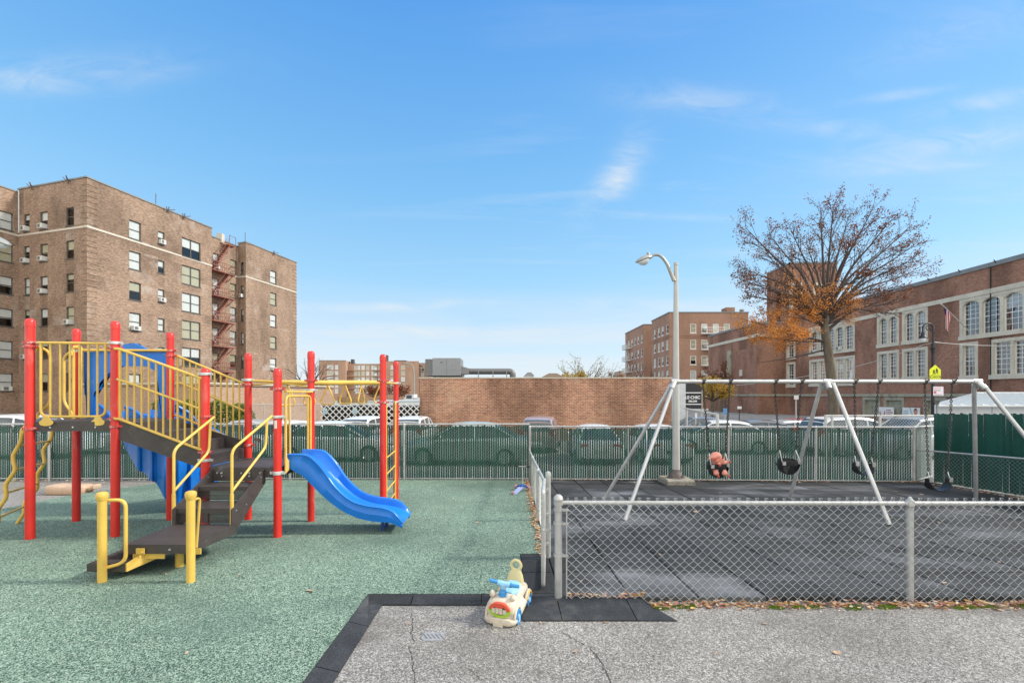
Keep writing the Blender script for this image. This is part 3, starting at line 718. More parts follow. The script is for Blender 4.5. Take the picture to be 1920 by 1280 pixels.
# stairs between decks
zz0, zz1 = 1.27, .92
for yy, nm in ((5.735, 1), (6.63, 2)):
    b = MB(); b.prism([(-5.05, yy, 1.27), (-3.9, yy, .915), (-3.9, yy, .66), (-3.95, yy, .655), (-5.03, yy, 1.03)], (0, .012, 0)); b.build('stringer', M['deck'], PR)
st = MB()
for k, (xa, xb, z) in enumerate(((-4.80, -4.50, 1.12), (-4.50, -4.2, .97), (-4.2, -3.9, .82))):
    st.box(xa - .02, xb, 5.75, 6.625, z - .02, z); st.box(xb - .012, xb, 5.75, 6.625, z - .15, z - .02)
st.box(-5.03, -4.8, 5.75, 6.625, ZH - .03, ZH - .01); st.box(-4.812, -4.8, 5.75, 6.625, ZH - .15, ZH - .03)
st.build('upper_stairs', M['deck'], PR)
def stair_rail(pa, pb, zts, zms, zbs, nb):
    b = MB(); xa, ya = pa; xb, yb = pb
    def q(t, zz): return Vector((lerp(xa, xb, t), lerp(ya, yb, t), zz))
    t0, t1 = .075, .955
    b.tube([q(.0, zts[0] + .01), q(t0, zts[0]), q(t1, zts[1]), q(1, zts[1] - .01)], .0175, 10); b.tube([q(.04, zms[0] + .02), q(.16, zms[0] - .02), q(t1, zms[1])], .0155, 10)
    b.tube([q(0, zbs[0] + .01), q(t0, zbs[0]), q(t1, zbs[1]), q(1, zbs[1])], .0175, 10)
    for k in range(nb):
        t = lerp(t0, t1, k / (nb - 1)); b.cyl(q(t, lerp(zbs[0], zbs[1], (t - t0) / (t1 - t0))), q(t, lerp(zts[0], zts[1], (t - t0) / (t1 - t0))), .0125 if 0 < k < nb - 1 else .0165, 8)
    b.build('stair_railing', M['yellow'], PR)
stair_rail((-5.07, 5.70), (-3.89, 5.69), (2.21, 1.84), (1.80, 1.44), (1.30, .91), 12)
stair_rail((-5.05, 6.68), (-3.87, 6.68), (2.21, 1.78), (1.80, 1.365), (1.30, .86), 12)
# lower stairs to the front
X0, X1 = -3.78, -3.12
b = MB()
def tread(y0, y1, z):
    b.box(X0, X1, y0, y1, z - .035, z); b.box(X0, X1, y0, y0 + .02, z - .055, z - .0345)
tread(5.43, 5.74, .48); tread(5.07, 5.45, .30); b.build('tread', M['deck'], PR)
rm = plain('perforated_riser', (.045, .038, .035), .5)
nt = rm.node_tree; bs = nt.nodes['Principled BSDF']; tc = N(nt, 'ShaderNodeTexCoord'); sp = N(nt, 'ShaderNodeSeparateXYZ'); nt.links.new(tc.outputs['Object'], sp.inputs[0])
def mth(op, a, b=None):
    q = N(nt, 'ShaderNodeMath', operation=op)
    for i, v in enumerate((a, b)):
        if v is None: continue
        if hasattr(v, 'links'): nt.links.new(v, q.inputs[i])
        else: q.inputs[i].default_value = v
    return q.outputs[0]
pz = .02
row = mth('FLOOR', mth('DIVIDE', sp.outputs[2], pz * .87)); odd = mth('MODULO', mth('ABSOLUTE', row), 2)
fx = mth('SUBTRACT', mth('FRACT', mth('ADD', mth('DIVIDE', sp.outputs[0], pz), mth('MULTIPLY', odd, .5))), .5)
fz = mth('SUBTRACT', mth('FRACT', mth('DIVIDE', sp.outputs[2], pz * .87)), .5)
dd = mth('SQRT', mth('ADD', mth('MULTIPLY', fx, fx), mth('MULTIPLY', fz, fz)))
hole = mth('GREATER_THAN', dd, .23); nt.links.new(hole, bs.inputs['Alpha'])
b = MB(); 
b.add([(X0, 5.44, .31), (X1, 5.44, .31), (X1, 5.44, .425), (X0, 5.44, .425)], [(0, 1, 2, 3)]); b.build('riser', rm, PR); b = MB()
b.add([(X0, 5.085, .13), (X1, 5.085, .13), (X1, 5.085, .245), (X0, 5.085, .245)], [(0, 1, 2, 3)]); b.build('riser', rm, PR)
b = MB(); b.box(X0 + .31, X0 + .36, 5.075, 5.083, .13, .245); b.box(X0, X1, 5.725, 5.74, .49, .56); b.build('riser_band', M['deck'], PR)
for xx, nm in ((X0 - .014, 0), (X1 + .002, 1)):
    b = MB(); b.prism([(xx, 5.02, .30), (xx, 5.72, .655), (xx, 5.735, .655), (xx, 5.735, .47), (xx, 5.1, .03), (xx, 5.02, .03)], (.012, 0, 0)); o = b.build('stringer', M['deck'], PR)
    m = MB()
    for (yy, z_) in ((5.1, .27), (5.3, .29), (5.62, .56), (5.66, .45)): m.cyl((xx + .012, yy, z_), (xx + .02, yy, z_), .01, 8)
    m.build('bolt', M['bolt'], o)
b = MB()
for (xx, z_) in ((-3.66, .60), (-3.66, .56), (-3.3, .6), (-3.3, .56), (-3.16, .6), (-3.72, .6)): b.cyl((xx, 5.715, z_), (xx, 5.70, z_), .012, 8)
b.build('bolt', M['bolt'], PR)
# lower platform, ribbed side step, short posts
Yp0, Yp1 = 4.38, 5.07
b = MB(); b.prism([(-3.80, Yp0, .12), (-3.14, Yp0, .12), (-3.08, Yp1, .12), (-3.80, Yp1, .12)], (0, 0, -.018)); b.prism([(-3.80, Yp0, .102), (-3.14, Yp0, .102), (-3.14, Yp0 + .016, .102), (-3.80, Yp0 + .016, .102)], (0, 0, -.075))
b.prism([(-3.156, Yp0 + .016, .102), (-3.14, Yp0 + .016, .102), (-3.08, Yp1, .102), (-3.096, Yp1, .102)], (0, 0, -.085)); b.prism([(-3.80, Yp0 + .016, .102), (-3.784, Yp0 + .016, .102), (-3.784, Yp1, .102), (-3.80, Yp1, .102)], (0, 0, -.075))
o = b.build('lower_platform', M['deck'], PR)
m = MB()
for xx in (-3.6, -3.33): m.cyl((xx, Yp0, .07), (xx, Yp0 - .008, .07), .011, 8)
m.build('bolt', M['bolt'], o)
b = MB(); b.prism([(-4.05, 4.26, -.03), (-3.68, 4.26, -.03), (-3.68, 4.50, -.03), (-3.80, 4.96, -.03), (-4.07, 4.96, -.03)], (0, 0, -.075))
for k in range(9): xx = -4.035 + k * .038; b.box(xx, xx + .014, 4.27, 4.50 if k > 5 else 4.94, -.03, -.022)
b.build('side_step', M['deck'], PR)
b = MB(); b.prism([(-3.675, 4.265, -.03), (-3.675, 4.265, -.105), (-3.4, 4.75, -.0), (-3.4, 4.75, .085), (-3.62, 4.4, .03)], (.012, 0, 0)); b.prism([(-3.72, 4.40, .03), (-3.40, 4.40, .03), (-3.40, 4.41, .03), (-3.72, 4.41, .03)], (0, 0, -.06)); b.build('bracket', M['yellow'], PR)
def ypost(x, y, zt, r=.037):
    b = MB(); b.cyl((x, y, gz(y) - .02), (x, y, zt - .05), r, 20, cap=False); o = b.build('short_post', M['yellow'], PR)
    c = MB(); c.lathe((x, y, zt), [(r, -.085), (r + .004, -.075), (r + .012, -.045), (r + .013, -.025), (r + .006, -.006), (r * .6, .003), (.002, .005)], 20); c.build('post_cap', M['yellow'], o); return o
o1 = ypost(-3.84, 4.196, .685); o2 = ypost(-2.99, 4.196, .695); 
b = MB(); b.cyl((-3.41, 4.62, gz(4.62) - .02), (-3.41, 4.62, .1), .04, 16); b.build('short_post', M['yellow'], PR)
b = MB(); yy = 4.22; b.tube(fillet([(-3.83, yy, .60), (-3.66, yy + .03, .60), (-3.66, yy + .03, -.01), (-3.83, yy, -.05)], .11, 7), .0165, 10)
b.obox((-3.61, 4.36, .06), (.04, 0, 0), (0, .006, 0), (0, 0, .028)); b.cyl((-3.59, 4.352, .05), (-3.59, 4.34, .05), .012, 8); b.build('hand_loop', M['yellow'], o1)
b = MB(); b.obox((-3.04, 4.36, .06), (.035, 0, 0), (0, .006, 0), (0, 0, .028)); b.tube(fillet([(-2.99, 4.2, .60), (-3.0, 4.34, .6), (-3.05, 4.36, .1)], .05), .012, 8); b.build('hand_loop', M['yellow'], o2)
# handrails of the lower stairs
def handrail(xb, ybase, zbase, top, low, zlow):
    b = MB(); b.cyl((xb, ybase, zbase), (xb, ybase, zlow + .02), .021, 10)
    p = [Vector((xb, ybase, zlow)), Vector((xb, ybase, .98)), Vector(top)]
    b.tube(fillet(p, .08, 6), .0165, 10)
    b.tube(fillet([Vector((xb, ybase, zlow + .05)), Vector(low), Vector((low[0], low[1] + .03, top[2] - .05))], .07, 6), .0155, 10)
    b.build('handrail', M['yellow'], PR)
handrail(-3.81, 5.07, .12, (-3.73, 5.66, 1.33), (-3.77, 5.62, .89), .45)
handrail(-3.13, 5.06, .04, (-2.99, 5.68, 1.345), (-3.03, 5.6, .95), .45)
# entry hoop at the short slide
def gh(t, z): return Vector((lerp(-2.86, -2.84, t), lerp(5.72, 6.56, t), z))
b = MB(); b.tube([gh(.05, 1.66), gh(.98, 1.66)], .016, 10); b.tube(fillet([gh(.06, .72), gh(.06, 1.60), gh(.9, 1.60), gh(.9, .72)], .08, 6), .017, 10)
b.tube([gh(.17, 1.66), gh(.19, .72)], .013, 8); b.tube([gh(.80, 1.60), gh(.80, .72)], .013, 8)
b.prism([gh(.03, .82), gh(.14, .74), gh(.14, .62), gh(.03, .58)], (.012, 0, 0)); b.build('entry_hoop', M['yellow'], PR)
# short slide
top = [(-2.90, .825), (-2.66, .825), (-2.55, .785), (-2.40, .63), (-2.24, .40), (-2.03, .215), (-1.81, .142), (-1.605, .115), (-1.455, .055), (-1.33, -.09)]
bot = [(-2.90, .668), (-2.81, .604), (-2.68, .533), (-2.55, .404), (-2.34, .204), (-2.13, .055), (-1.92, -.038), (-1.71, -.081), (-1.50, -.10), (-1.35, -.165)]
tp = catmull([(x, 0, z) for x, z in top], 5); bt = catmull([(x, 0, z) for x, z in bot], 5)
y0, y1 = 5.86, 6.36; rings = []; nn_ = len(tp)
for i, (t_, b_) in enumerate(zip(tp, bt)):
    f = i / (nn_ - 1); h = t_ - b_; 
    def q(k, y): v = b_ + h * k; return Vector((v.x, y, v.z))
    flare = .02 * (1 if f < .1 else 0); bed = .42 if f < .9 else lerp(.42, .75, (f - .9) / .1)
    rings.append([q(0, y0), q(.45, y0 - .012), q(.5, y0 - .004), q(.88, y0 - .004), q(.94, y0 - .018), q(1, y0 - .008), q(1.02, y0 + .015), q(.97, y0 + .035), q(bed + .12, y0 + .05), q(bed, y0 + .085),
                  q(bed, y1 - .085), q(bed + .12, y1 - .05), q(.97, y1 - .035), q(1.02, y1 - .015), q(1, y1 + .008), q(.94, y1 + .018), q(.88, y1 + .004), q(.5, y1 + .004), q(.45, y1 + .012), q(0, y1),
                  q(0, y1 - .03), q(bed - .1, y1 - .06), q(bed - .1, y0 + .06), q(0, y0 + .03)])
b = MB(); b.loft(rings); b.build('short_slide', M['blue'], PR)
for p in ((-1.645, 6.02), (-1.64, 6.2)):
    b = MB(); b.box(p[0] - .022, p[0] + .022, p[1] - .012, p[1] + .012, gz(p[1]) - .01, -.03); b.build('slide_support', plain('navy_leg', (.012, .05, .22), .5), PR)
# overhead ring beam
b = MB(); bmA = Vector((-3.36, 6.61, 1.80)); bmB = Vector((-1.985, 7.68, 1.83))
b.cyl(bmA, bmB, .04, 16); b.tube([(pF[0], pF[1], 1.835), (pH[0], pH[1], 1.79)], .019, 10); b.tube([(pI[0], pI[1], 1.82), (pJ[0], pJ[1], 1.83)], .019, 10)
b.tube([(pF[0] + .05, pF[1], 1.77), bmA + Vector((0, 0, -.0)), (pH[0], pH[1] - .01, 1.73)], .012, 8)
bm_ = b.build('overhead_beam', M['yellow'], PR)
dirb = (bmB - bmA).normalized()
for (t, rot) in ((.06, .25), (.24, -.2), (.40, .1), (.56, -.15), (.715, 1.35), (.90, .5)):
    c = bmA.lerp(bmB, t) + Vector((0, 0, -.035)); ax = Matrix.Rotation(rot, 3, 'Z') @ Vector((1, .0, 0))
    b = MB(); b.tube(fillet([c, c + ax * .105 + Vector((0, 0, -.26)), c + ax * .085 + Vector((0, 0, -.31)), c - ax * .085 + Vector((0, 0, -.31)), c - ax * .105 + Vector((0, 0, -.26)), c + Vector((.004, 0, 0))], .03, 4), .0125, 8)
    b.cyl(c + Vector((0, 0, .0)), c + Vector((0, 0, .03)), .018, 8); b.build('hanging_ring', M['yellow'], bm_)
# end ladder
b = MB()
b.tube(fillet([(pI[0] + .01, pI[1] + .05, 1.48), (-1.91, 7.18, 1.47), (-1.91, 7.2, gz(7.2))], .06), .017, 10); b.tube(fillet([(pJ[0] + .0, pJ[1] - .05, 1.49), (-1.99, 8.14, 1.48), (-1.99, 8.12, gz(8.1))], .06), .017, 10)
for z in (.58, .31, .03, -.2): b.tube([(-1.91, 7.2, z), (-1.99, 8.12, z)], .0125, 8)
b.build('end_ladder', M['yellow'], PR)

# ================================================================= SWINGS
SW = thing('swing_frame', (5.45, 7.35, gz(7.35)), 'grey steel pipe swing frame with three sets of splayed legs', 'swing frame')
YS = 7.35; zS = PZ(715, YS) + .0
b = MB(); b.cyl((2.93, YS, zS), (7.98, YS, zS), .034, 16); b.build('top_beam', M['swingpipe'], SW)
def leg(a, base):
    b = MB(); y = base[1]; b.cyl(a, (base[0], y, gz(y) - .0), .030, 14); b.build('leg', M['swingpipe'], SW)
a1 = (2.90, YS, zS); leg((2.86, YS - .05, zS - .05), (1.85, 6.6)); leg((2.86, YS + .05, zS - .05), (1.92, 8.24))
leg((5.40, YS + .05, zS - .03), (5.41, 8.24)); leg((5.52, YS - .05, zS - .03), (5.61, 6.34))
leg((7.98, YS + .05, zS - .05), (8.76, 8.09)); leg((8.02, YS - .05, zS - .05), (8.8, 6.5))
b = MB()
for x, s in ((2.9, -1), (5.45, 0), (7.97, 1)):
    b.lathe((x, YS, zS), [(.036, -.07), (.043, -.068), (.045, 0), (.043, .068), (.036, .07)], 14, (1, 0, 0)); 
    b.cyl((x, YS, zS), (x - .02 + s * .07, YS - .09, zS - .12), .040, 12); b.cyl((x, YS, zS), (x + s * .07, YS + .09, zS - .12), .040, 12)
b.build('elbow_fitting', M['swingpipe'], SW)
def chain(mb, p, q, r=.0058, link=.048):
    p, q = Vector(p), Vector(q); d = q - p; L = d.length; d.normalize(); n = max(3, int(L / (link * .78))); u = d.orthogonal().normalized(); w = d.cross(u)
    for k in range(n):
        c = p + d * (L * (k + .5) / n); s = u if k % 2 else w; pts = []
        for j in range(8):
            a = 2 * pi * j / 8; pts.append(c + d * (cos(a) * link * .52) + s * (sin(a) * .0145))
        mb.tube(pts, r, 4, closed=True, cap=False)
def swing_thing(label, cat, pa, pb, sa, sb, ysw=YS):
    zt = zS
    root = thing('bucket_swing' if cat == 'bucket swing' else 'belt_swing', (PX((sa[0] + sb[0]) / 2, ysw), ysw, zt), label, cat, 'swings hanging from the steel frame')
    for (px, s) in ((pa, sa), (pb, sb)):
        xt = PX(px, YS); b = MB(); b.lathe((xt, YS, zt), [(.036, -.022), (.042, -.02), (.042, .02), (.036, .022)], 12, (1, 0, 0)); b.cyl((xt, YS - .02, zt - .03), (xt, YS + .02, zt - .03), .022, 8); b.cyl((xt + .02, YS - .04, zt + .02), (xt + .02, YS - .06, zt + .02), .012, 8)
        b.tube([(xt, YS, zt - .03), (xt + .012, YS, zt - .06), (xt, YS, zt - .10), (xt - .012, YS, zt - .06), (xt, YS, zt - .03)], .006, 6); b.build('hanger', M['chain'], root)
        b = MB(); e = P(s[0], s[1], ysw); chain(b, (xt, YS, zt - .09), e); b.build('chain', M['chain'], root)
    return root
def bucket(root, px, pt, pbm, ysw=YS):
    c = P(px, pt, ysw); x, y, z = c; w = .155
    b = MB(); rings = []
    for k, (f, rr_) in enumerate(((0, 1.0), (-.06, 1.0), (-.085, .97))):
        rings.append([(x + w * rr_ * cos(a), y + .13 * rr_ * sin(a), z + f + (.018 if sin(a) > .3 else 0)) for a in [2 * pi * j / 24 for j in range(24)]])
    outer = rings; inner = [[(x + (w - .014) * rr_ * cos(a), y + (.13 - .014) * rr_ * sin(a), z + f + (.018 if sin(a) > .3 else 0)) for a in [2 * pi * j / 24 for j in range(24)]] for f, rr_ in ((-.085, .96), (-.06, 1), (0, 1))]
    b.loft(outer + inner + [outer[0]], cap=False)
    # strap between the legs plus leg loops
    for s in (-1, 1):
        pts = catmull([(x + s * w * .95, y - .04, z - .06), (x + s * w * .75, y - .02, z - .15), (x + s * w * .35, y, z - .215), (x, y, z - .225)], 6)
        for p, q in zip(pts[:-1], pts[1:]): b.bar(p, q, .012, .11, up=(0, 1, 0)) if False else b.prism([p + Vector((0, -.06, 0)), q + Vector((0, -.06, 0)), q + Vector((0, .06, 0)), p + Vector((0, .06, 0))], (0, 0, -.014))
    b.prism([(x - .035, y - .125, z - .08), (x + .035, y - .125, z - .08), (x + .05, y - .07, z - .225), (x - .05, y - .07, z - .225)], (0, .012, 0)); b.prism([(x - .035, y + .12, z - .08), (x + .035, y + .12, z - .08), (x + .05, y + .06, z - .225), (x - .05, y + .06, z - .225)], (0, .012, 0))
    b.prism([(x - w * .8, y + .12, z - .07), (x + w * .8, y + .12, z - .07), (x + .08, y + .08, z - .215), (x - .08, y + .08, z - .215)], (0, .012, 0))
    b.build('seat', M['rubberseat'], root)
    b = MB(); b.box(x - w - .004, x - w + .05, y - .118, y - .112, z - .07, z - .012); b.build('seat_plate', M['bolt'], root); b = MB(); b.box(x + w - .055, x + w - .01, y - .08, y - .074, z - .04, z + .005); b.build('seat_plate', M['bolt'], root)
    for s in (-1, 1):
        b = MB(); a = Vector((x + s * .135, y, z + .16)); b.tube([(x + s * .15, y - .09, z - .02), a, (x + s * .15, y + .09, z + .0)], .006, 6); b.build('triangle_link', M['galv'], root)
r1 = swing_thing('bucket swing on the far left holding a pink soft toy', 'bucket swing', 1318, 1368, (1330, 846), (1361, 846)); bucket(r1, 1345, 868, 888)
r2 = swing_thing('empty black bucket swing next to the one with the pink toy', 'bucket swing', 1453, 1502, (1461, 842), (1492, 842)); bucket(r2, 1477, 862, 888)
def belt(root, sa, sb, pyb, ysw):
    a, c = P(*sa, ysw), P(*sb, ysw); m_ = P((sa[0] + sb[0]) / 2 + 1, pyb, ysw); pts = []
    n = 14
    for k in range(n + 1):
        t = pi * k / n; pts.append(Vector(((a.x + c.x) / 2 - cos(t) * (c.x - a.x) / 2 * (1 + .12 * sin(t)), ysw, lerp(a.z, c.z, k / n) - sin(t) ** .75 * (a.z - m_.z))))
    up, dn = [], []
    for i, p in enumerate(pts):
        d = (pts[min(i + 1, n)] - pts[max(i - 1, 0)]).normalized(); nr = Vector((-d.z, 0, d.x)); hw = .075 if 1 < i < n - 1 else .05
        up.append([p + nr * .007 + Vector((0, -hw, 0)), p + nr * .007 + Vector((0, hw, 0)), p - nr * .007 + Vector((0, hw, 0)), p - nr * .007 + Vector((0, -hw, 0))])
    b = MB(); b.loft(up); b.build('seat', M['rubberseat'], root)
    for p in (a, c): b = MB(); b.box(p.x - .028, p.x + .028, ysw - .06, ysw - .052, p.z - .045, p.z + .03); b.tube([(p.x - .02, ysw - .05, p.z + .02), (p.x, ysw, p.z + .11), (p.x + .02, ysw + .05, p.z + .02)], .005, 6); b.build('seat_plate', M['bolt'], root)
r3 = swing_thing('black belt swing behind the middle splayed leg', 'belt swing', 1602, 1647, (1605, 862), (1633, 866)); belt(r3, (1603, 867), (1634, 869), 888, YS)
r4 = swing_thing('lowest hanging black belt swing, second from the right end of the frame', 'belt swing', 1734, 1785, (1741, 890), (1776, 890), YS - .25); r4['label'] = 'lowest hanging black belt swing near the right end legs'; belt(r4, (1740, 897), (1777, 897), 919, YS - .25)
# pink soft toy
TX = PX(1345, YS); TZ = PZ(868, YS); TY = YS
def skin_obj(name, verts, edges, radii, mat, parent=None, sub=2):
    me = bpy.data.meshes.new(name); me.from_pydata([tuple(v) for v in verts], edges, []); o = bpy.data.objects.new(name, me); COL.objects.link(o)
    md = o.modifiers.new('skin', 'SKIN'); 
    for i, r in enumerate(radii):
        sv = me.skin_vertices[0].data[i]; sv.radius = (r, r); sv.use_root = (i == 0)
    sb = o.modifiers.new('sub', 'SUBSURF'); sb.levels = sb.render_levels = sub
    dg = bpy.context.evaluated_depsgraph_get(); me2 = bpy.data.meshes.new_from_object(o.evaluated_get(dg)); bpy.data.objects.remove(o)
    o = bpy.data.objects.new(name, me2); COL.objects.link(o); me2.materials.clear(); me2.materials.append(mat)
    for p in me2.polygons: p.use_smooth = True
    if parent: o.parent = parent
    return o
toyroot = thing('soft_toy', (0, 0, 0), 'pink soft toy animal slumped in the left bucket swing', 'soft toy')
toyroot.location = (TX, TY, TZ - .05)
V = [(0, 0, .0), (-.02, -.01, .10), (-.045, -.01, .19), (-.07, -.02, .22), (.085, -.05, .06), (.14, -.07, .08), (-.02, -.08, .06), (-.03, -.12, .045), (-.06, -.06, -.09), (-.055, -.10, -.14), (.07, -.07, -.09), (.10, -.12, -.135), (-.125, -.02, .13), (-.165, -.03, .125)]
Ed = [(0, 1), (1, 2), (2, 3), (1, 4), (4, 5), (1, 6), (6, 7), (0, 8), (8, 9), (0, 10), (10, 11), (2, 12), (12, 13)]
R_ = [.09, .105, .10, .075, .042, .042, .035, .03, .046, .048, .046, .048, .024, .02]
skin_obj('plush_body', V, Ed, R_, M['pink'], toyroot)
for (x, y, z, r) in ((-.035, -.155, .04, .022), (.155, -.10, .085, .022), (-.055, -.145, -.145, .022), (.115, -.165, -.14, .022)): b = MB(); b.ball((x, y, z), r, r * .5, r * 1.1, 10, 6); b.build('paw_pad', M['darkpink'], toyroot, local=True)
# ================================================================= LAMP POSTS
def parking_lamp(x, y, ztop, label, armdir=-1, plinth=True):
    root = thing('parking_lamp', (x, y, gz(y)), label, 'lamp post', 'grey cobra head lamps over the playground')
    g = gz(y)
    if plinth:
        b = MB(); w = .31; b.loft([[(x + sx * w * q, y + sy * w * q, z) for sx, sy in ((-1, -1), (1, -1), (1, 1), (-1, 1))] for q, z in ((1.0, g - .03), (1.0, g + .09), (.93, g + .125), (.0, g + .126))], smooth=False, cap=False); b.build('plinth', M['conc'], root)
        b = MB(); b.lathe((x, y, g + .12), [(.19, 0), (.19, .03), (.14, .035), (.125, .10), (.10, .14), (.095, .2)], 20)
        for a in range(4): b.cyl((x + .16 * cos(a * pi / 2 + .78), y + .16 * sin(a * pi / 2 + .78), g + .15), (x + .16 * cos(a * pi / 2 + .78), y + .16 * sin(a * pi / 2 + .78), g + .2), .018, 6)
        b.build('base_flange', plain('rusty_flange', (.17, .14, .13), .6, .3, var=.3, scale=14), root)
    b = MB(); b.cyl((x, y, g + .1), (x, y, ztop), .090, 20, r2=.046); b.lathe((x, y, ztop), [(.052, -.06), (.052, .005), (.03, .015), (.002, .017)], 16); b.build('pole', M['whitepaint'], root)
    s = armdir; arm = catmull([(x + s * .05, y - .02, ztop - .42), (x + s * .10, y - .02, ztop - .30), (x + s * .22, y - .02, ztop - .02), (x + s * .36, y - .02, ztop + .15), (x + s * .5, y - .02, ztop + .18), (x + s * .62, y - .02, ztop + .10)], 5)
    b = MB(); b.tube(arm, [lerp(.045, .026, i / (len(arm) - 1)) for i in range(len(arm))], 10); b.build('arm', M['lampgrey'], root)
    # cobra head: lofted along its axis
    ax = Vector((s * .93, -.12, -.33)).normalized(); c0 = Vector((x + s * .56, y - .02, ztop + .13)); sd = Vector((0, 1, 0)); up = ax.cross(sd); up = up if up.z > 0 else -up
    rings = []
    for t, w, h in ((0, .035, .035), (.04, .08, .07), (.14, .125, .095), (.26, .125, .08), (.36, .085, .05), (.42, .03, .02)):
        rings.append([c0 + ax * t + sd * (w * cos(a)) + up * (h * sin(a) * (1 if sin(a) > 0 else .35)) for a in [2 * pi * k / 16 for k in range(16)]])
    b = MB(); b.loft(rings); hd = b.build('lamp_head', M['lampgrey'], root)
    rings = []
    for t, w, h in ((.10, .06, .03), (.15, .10, .085), (.22, .105, .11), (.30, .085, .085), (.36, .045, .03)):
        rings.append([c0 + ax * t - up * .02 + sd * (w * cos(a)) - up * (h * sin(a)) for a in [pi * k / 10 for k in range(11)]])
    b = MB(); b.loft(rings, closed=False); b.build('lens', M['lampglass'], hd)
    b = MB(); b.cyl(c0 + ax * .06 + up * .05, c0 + ax * .06 + up * .13, .032, 12); b.build('photocell', M['lampgrey'], hd)
parking_lamp(PX(1267.5, 10.1), 10.1, PZ(493, 10.1), 'grey lamp post on a square concrete plinth behind the left end of the swings')
xl = PX(27, 9.0) - .98; 
parking_lamp(xl - .0, 9.0, PZ(450, 9.0) - .12, 'pale lamp head reaching into the picture at its far left edge', armdir=1, plinth=False)

# ================================================================= SMALL THINGS ON THE GROUND
def ride_on(root):
    def sec(y, z0, z1, hw, n=20, e=.55):
        cz = (z0 + z1) / 2; hz = (z1 - z0) / 2; r = []
        for k in range(n):
            a = 2 * pi * k / n; c, s_ = cos(a), sin(a); r.append((hw * math.copysign(abs(c) ** e, c), y, cz + hz * math.copysign(abs(s_) ** e, s_)))
        return r
    b = MB(); b.loft([sec(*q) for q in ((-.235, .05, .15, .085), (-.225, .035, .175, .108), (-.19, .03, .195, .122), (-.12, .03, .205, .124), (-.07, .035, .195, .112), (-.02, .045, .155, .082), (.06, .045, .155, .084), (.11, .04, .185, .105), (.18, .035, .195, .112), (.215, .05, .18, .10), (.23, .07, .15, .07))])
    for sx in (-1, 1):     # wheel arches and running board
        for yy in (-.15, .15):
            pts = [Vector((sx * .122, yy + .073 * cos(a), .062 + .073 * sin(a))) for a in [pi * k / 10 for k in range(11)]]; b.tube(pts, .012, 8)
        b.prism([(sx * .07, -.07, .06), (sx * .128, -.06, .03), (sx * .128, .07, .05), (sx * .07, .08, .1)], (0, 0, .035))
    body = b.build('body', M['cream'], root, local=True)
    b = MB(); b.loft([sec(*q) for q in ((-.262, .03, .062, .07), (-.258, .022, .072, .112), (-.235, .02, .075, .135), (-.20, .025, .07, .14), (-.17, .03, .06, .132))]); b.box(-.045, .035, -.272, -.255, .008, .04); b.build('bumper', M['cream'], root, local=True)
    # grille: red arch, green lip, pale teeth
    def face(pts, y): return [(x_, y, z_) for x_, z_ in pts]
    def arch(mb, r0, r1, a0, a1, yy, n=14, sx=.085, sz=.052, cz=.132):
        A_ = [(r1 * sx * cos(lerp(a0, a1, k / n)), cz + r1 * sz * sin(lerp(a0, a1, k / n))) for k in range(n + 1)] + [(r0 * sx * cos(lerp(a1, a0, k / n)), cz + r0 * sz * sin(lerp(a1, a0, k / n))) for k in range(n + 1)]
        for k in range(n):
            q = [A_[k], A_[k + 1], A_[2 * n - k], A_[2 * n + 1 - k]]; mb.prism(face(q, yy), (0, .03, 0))
    b = MB(); arch(b, .68, 1.08, radians(5), radians(175), -.248); b.box(-.035, .03, -.252, -.23, .152, .168); b.build('grille_arch', M['toyred'], body, local=True)
    b = MB(); arch(b, .72, 1.1, radians(182), radians(358), -.247); b.build('grille_lip', M['toygreen'], body, local=True)
    b = MB(); b.box(-.07, .07, -.241, -.225, .10, .165); b.build('grille_gap', M['dark'], body, local=True)
    b = MB()
    for x0, x1, z0, z1 in ((-.062, -.036, .108, .146), (-.032, -.004, .104, .150), (0, .026, .104, .150), (.030, .06, .108, .142)): b.box(x0, x1, -.25, -.238, z0, z1)
    b.build('grille_teeth', M['cream'], body, local=True)
    b = MB(); b.ball((-.088, -.165, .218), .026, .026, .03, 12, 8); b.ball((.088, -.165, .205), .024, .026, .024, 12, 8); b.build('lamp_bulge', M['cream'], body, local=True)
    b = MB(); b.loft([sec(-.07, .188, .205, .05), sec(-.05, .165, .212, .066), sec(.0, .15, .19, .07), sec(.05, .15, .185, .07), sec(.1, .17, .205, .068), sec(.125, .185, .215, .05)]); b.build('seat', M['ltblue'], root, local=True)
    b = MB(); b.lathe((-.01, -.135, .19), [(.034, 0), (.034, .04), (.028, .045), (.022, .055)], 14, (0, .1, 1)); b.ball((-.01, -.135, .245), .02, .02, .02, 10, 6); st_ = b.build('steering_column', M['midblue'], root, local=True)
    b = MB(); b.tube([(-.01, -.13, .24), (-.01, -.12, .285)], [.02, .034], 10); b.tube([(-.055, -.12, .292), (.05, -.12, .285)], .022, 10); b.build('handlebar', M['ltblue'], root, local=True)
    b = MB(); b.tube([(-.05, -.12, .293), (-.125, -.135, .31)], [.016, .014], 10); b.tube([(.045, -.12, .285), (.125, -.115, .283)], [.016, .014], 10); b.lathe((.055, -.119, .285), [(.02, -.006), (.02, .006)], 10, (1, 0, 0)); b.build('grip', M['midblue'], root, local=True)
    # backrest with ring handle
    b = MB(); rings = []
    for z, w, y in ((.16, .075, .165), (.20, .078, .17), (.25, .065, .18), (.285, .04, .187)):
        rings.append([(w * cos(a), y + .018 * sin(a), z) for a in [2 * pi * k / 16 for k in range(16)]])
    b.loft(rings); b.tube([(.045 * cos(a), .192, .322 + .043 * sin(a)) for a in [2 * pi * k / 24 for k in range(24)]], .0135, 10, closed=True); b.build('backrest', M['yellowcream'], root, local=True)
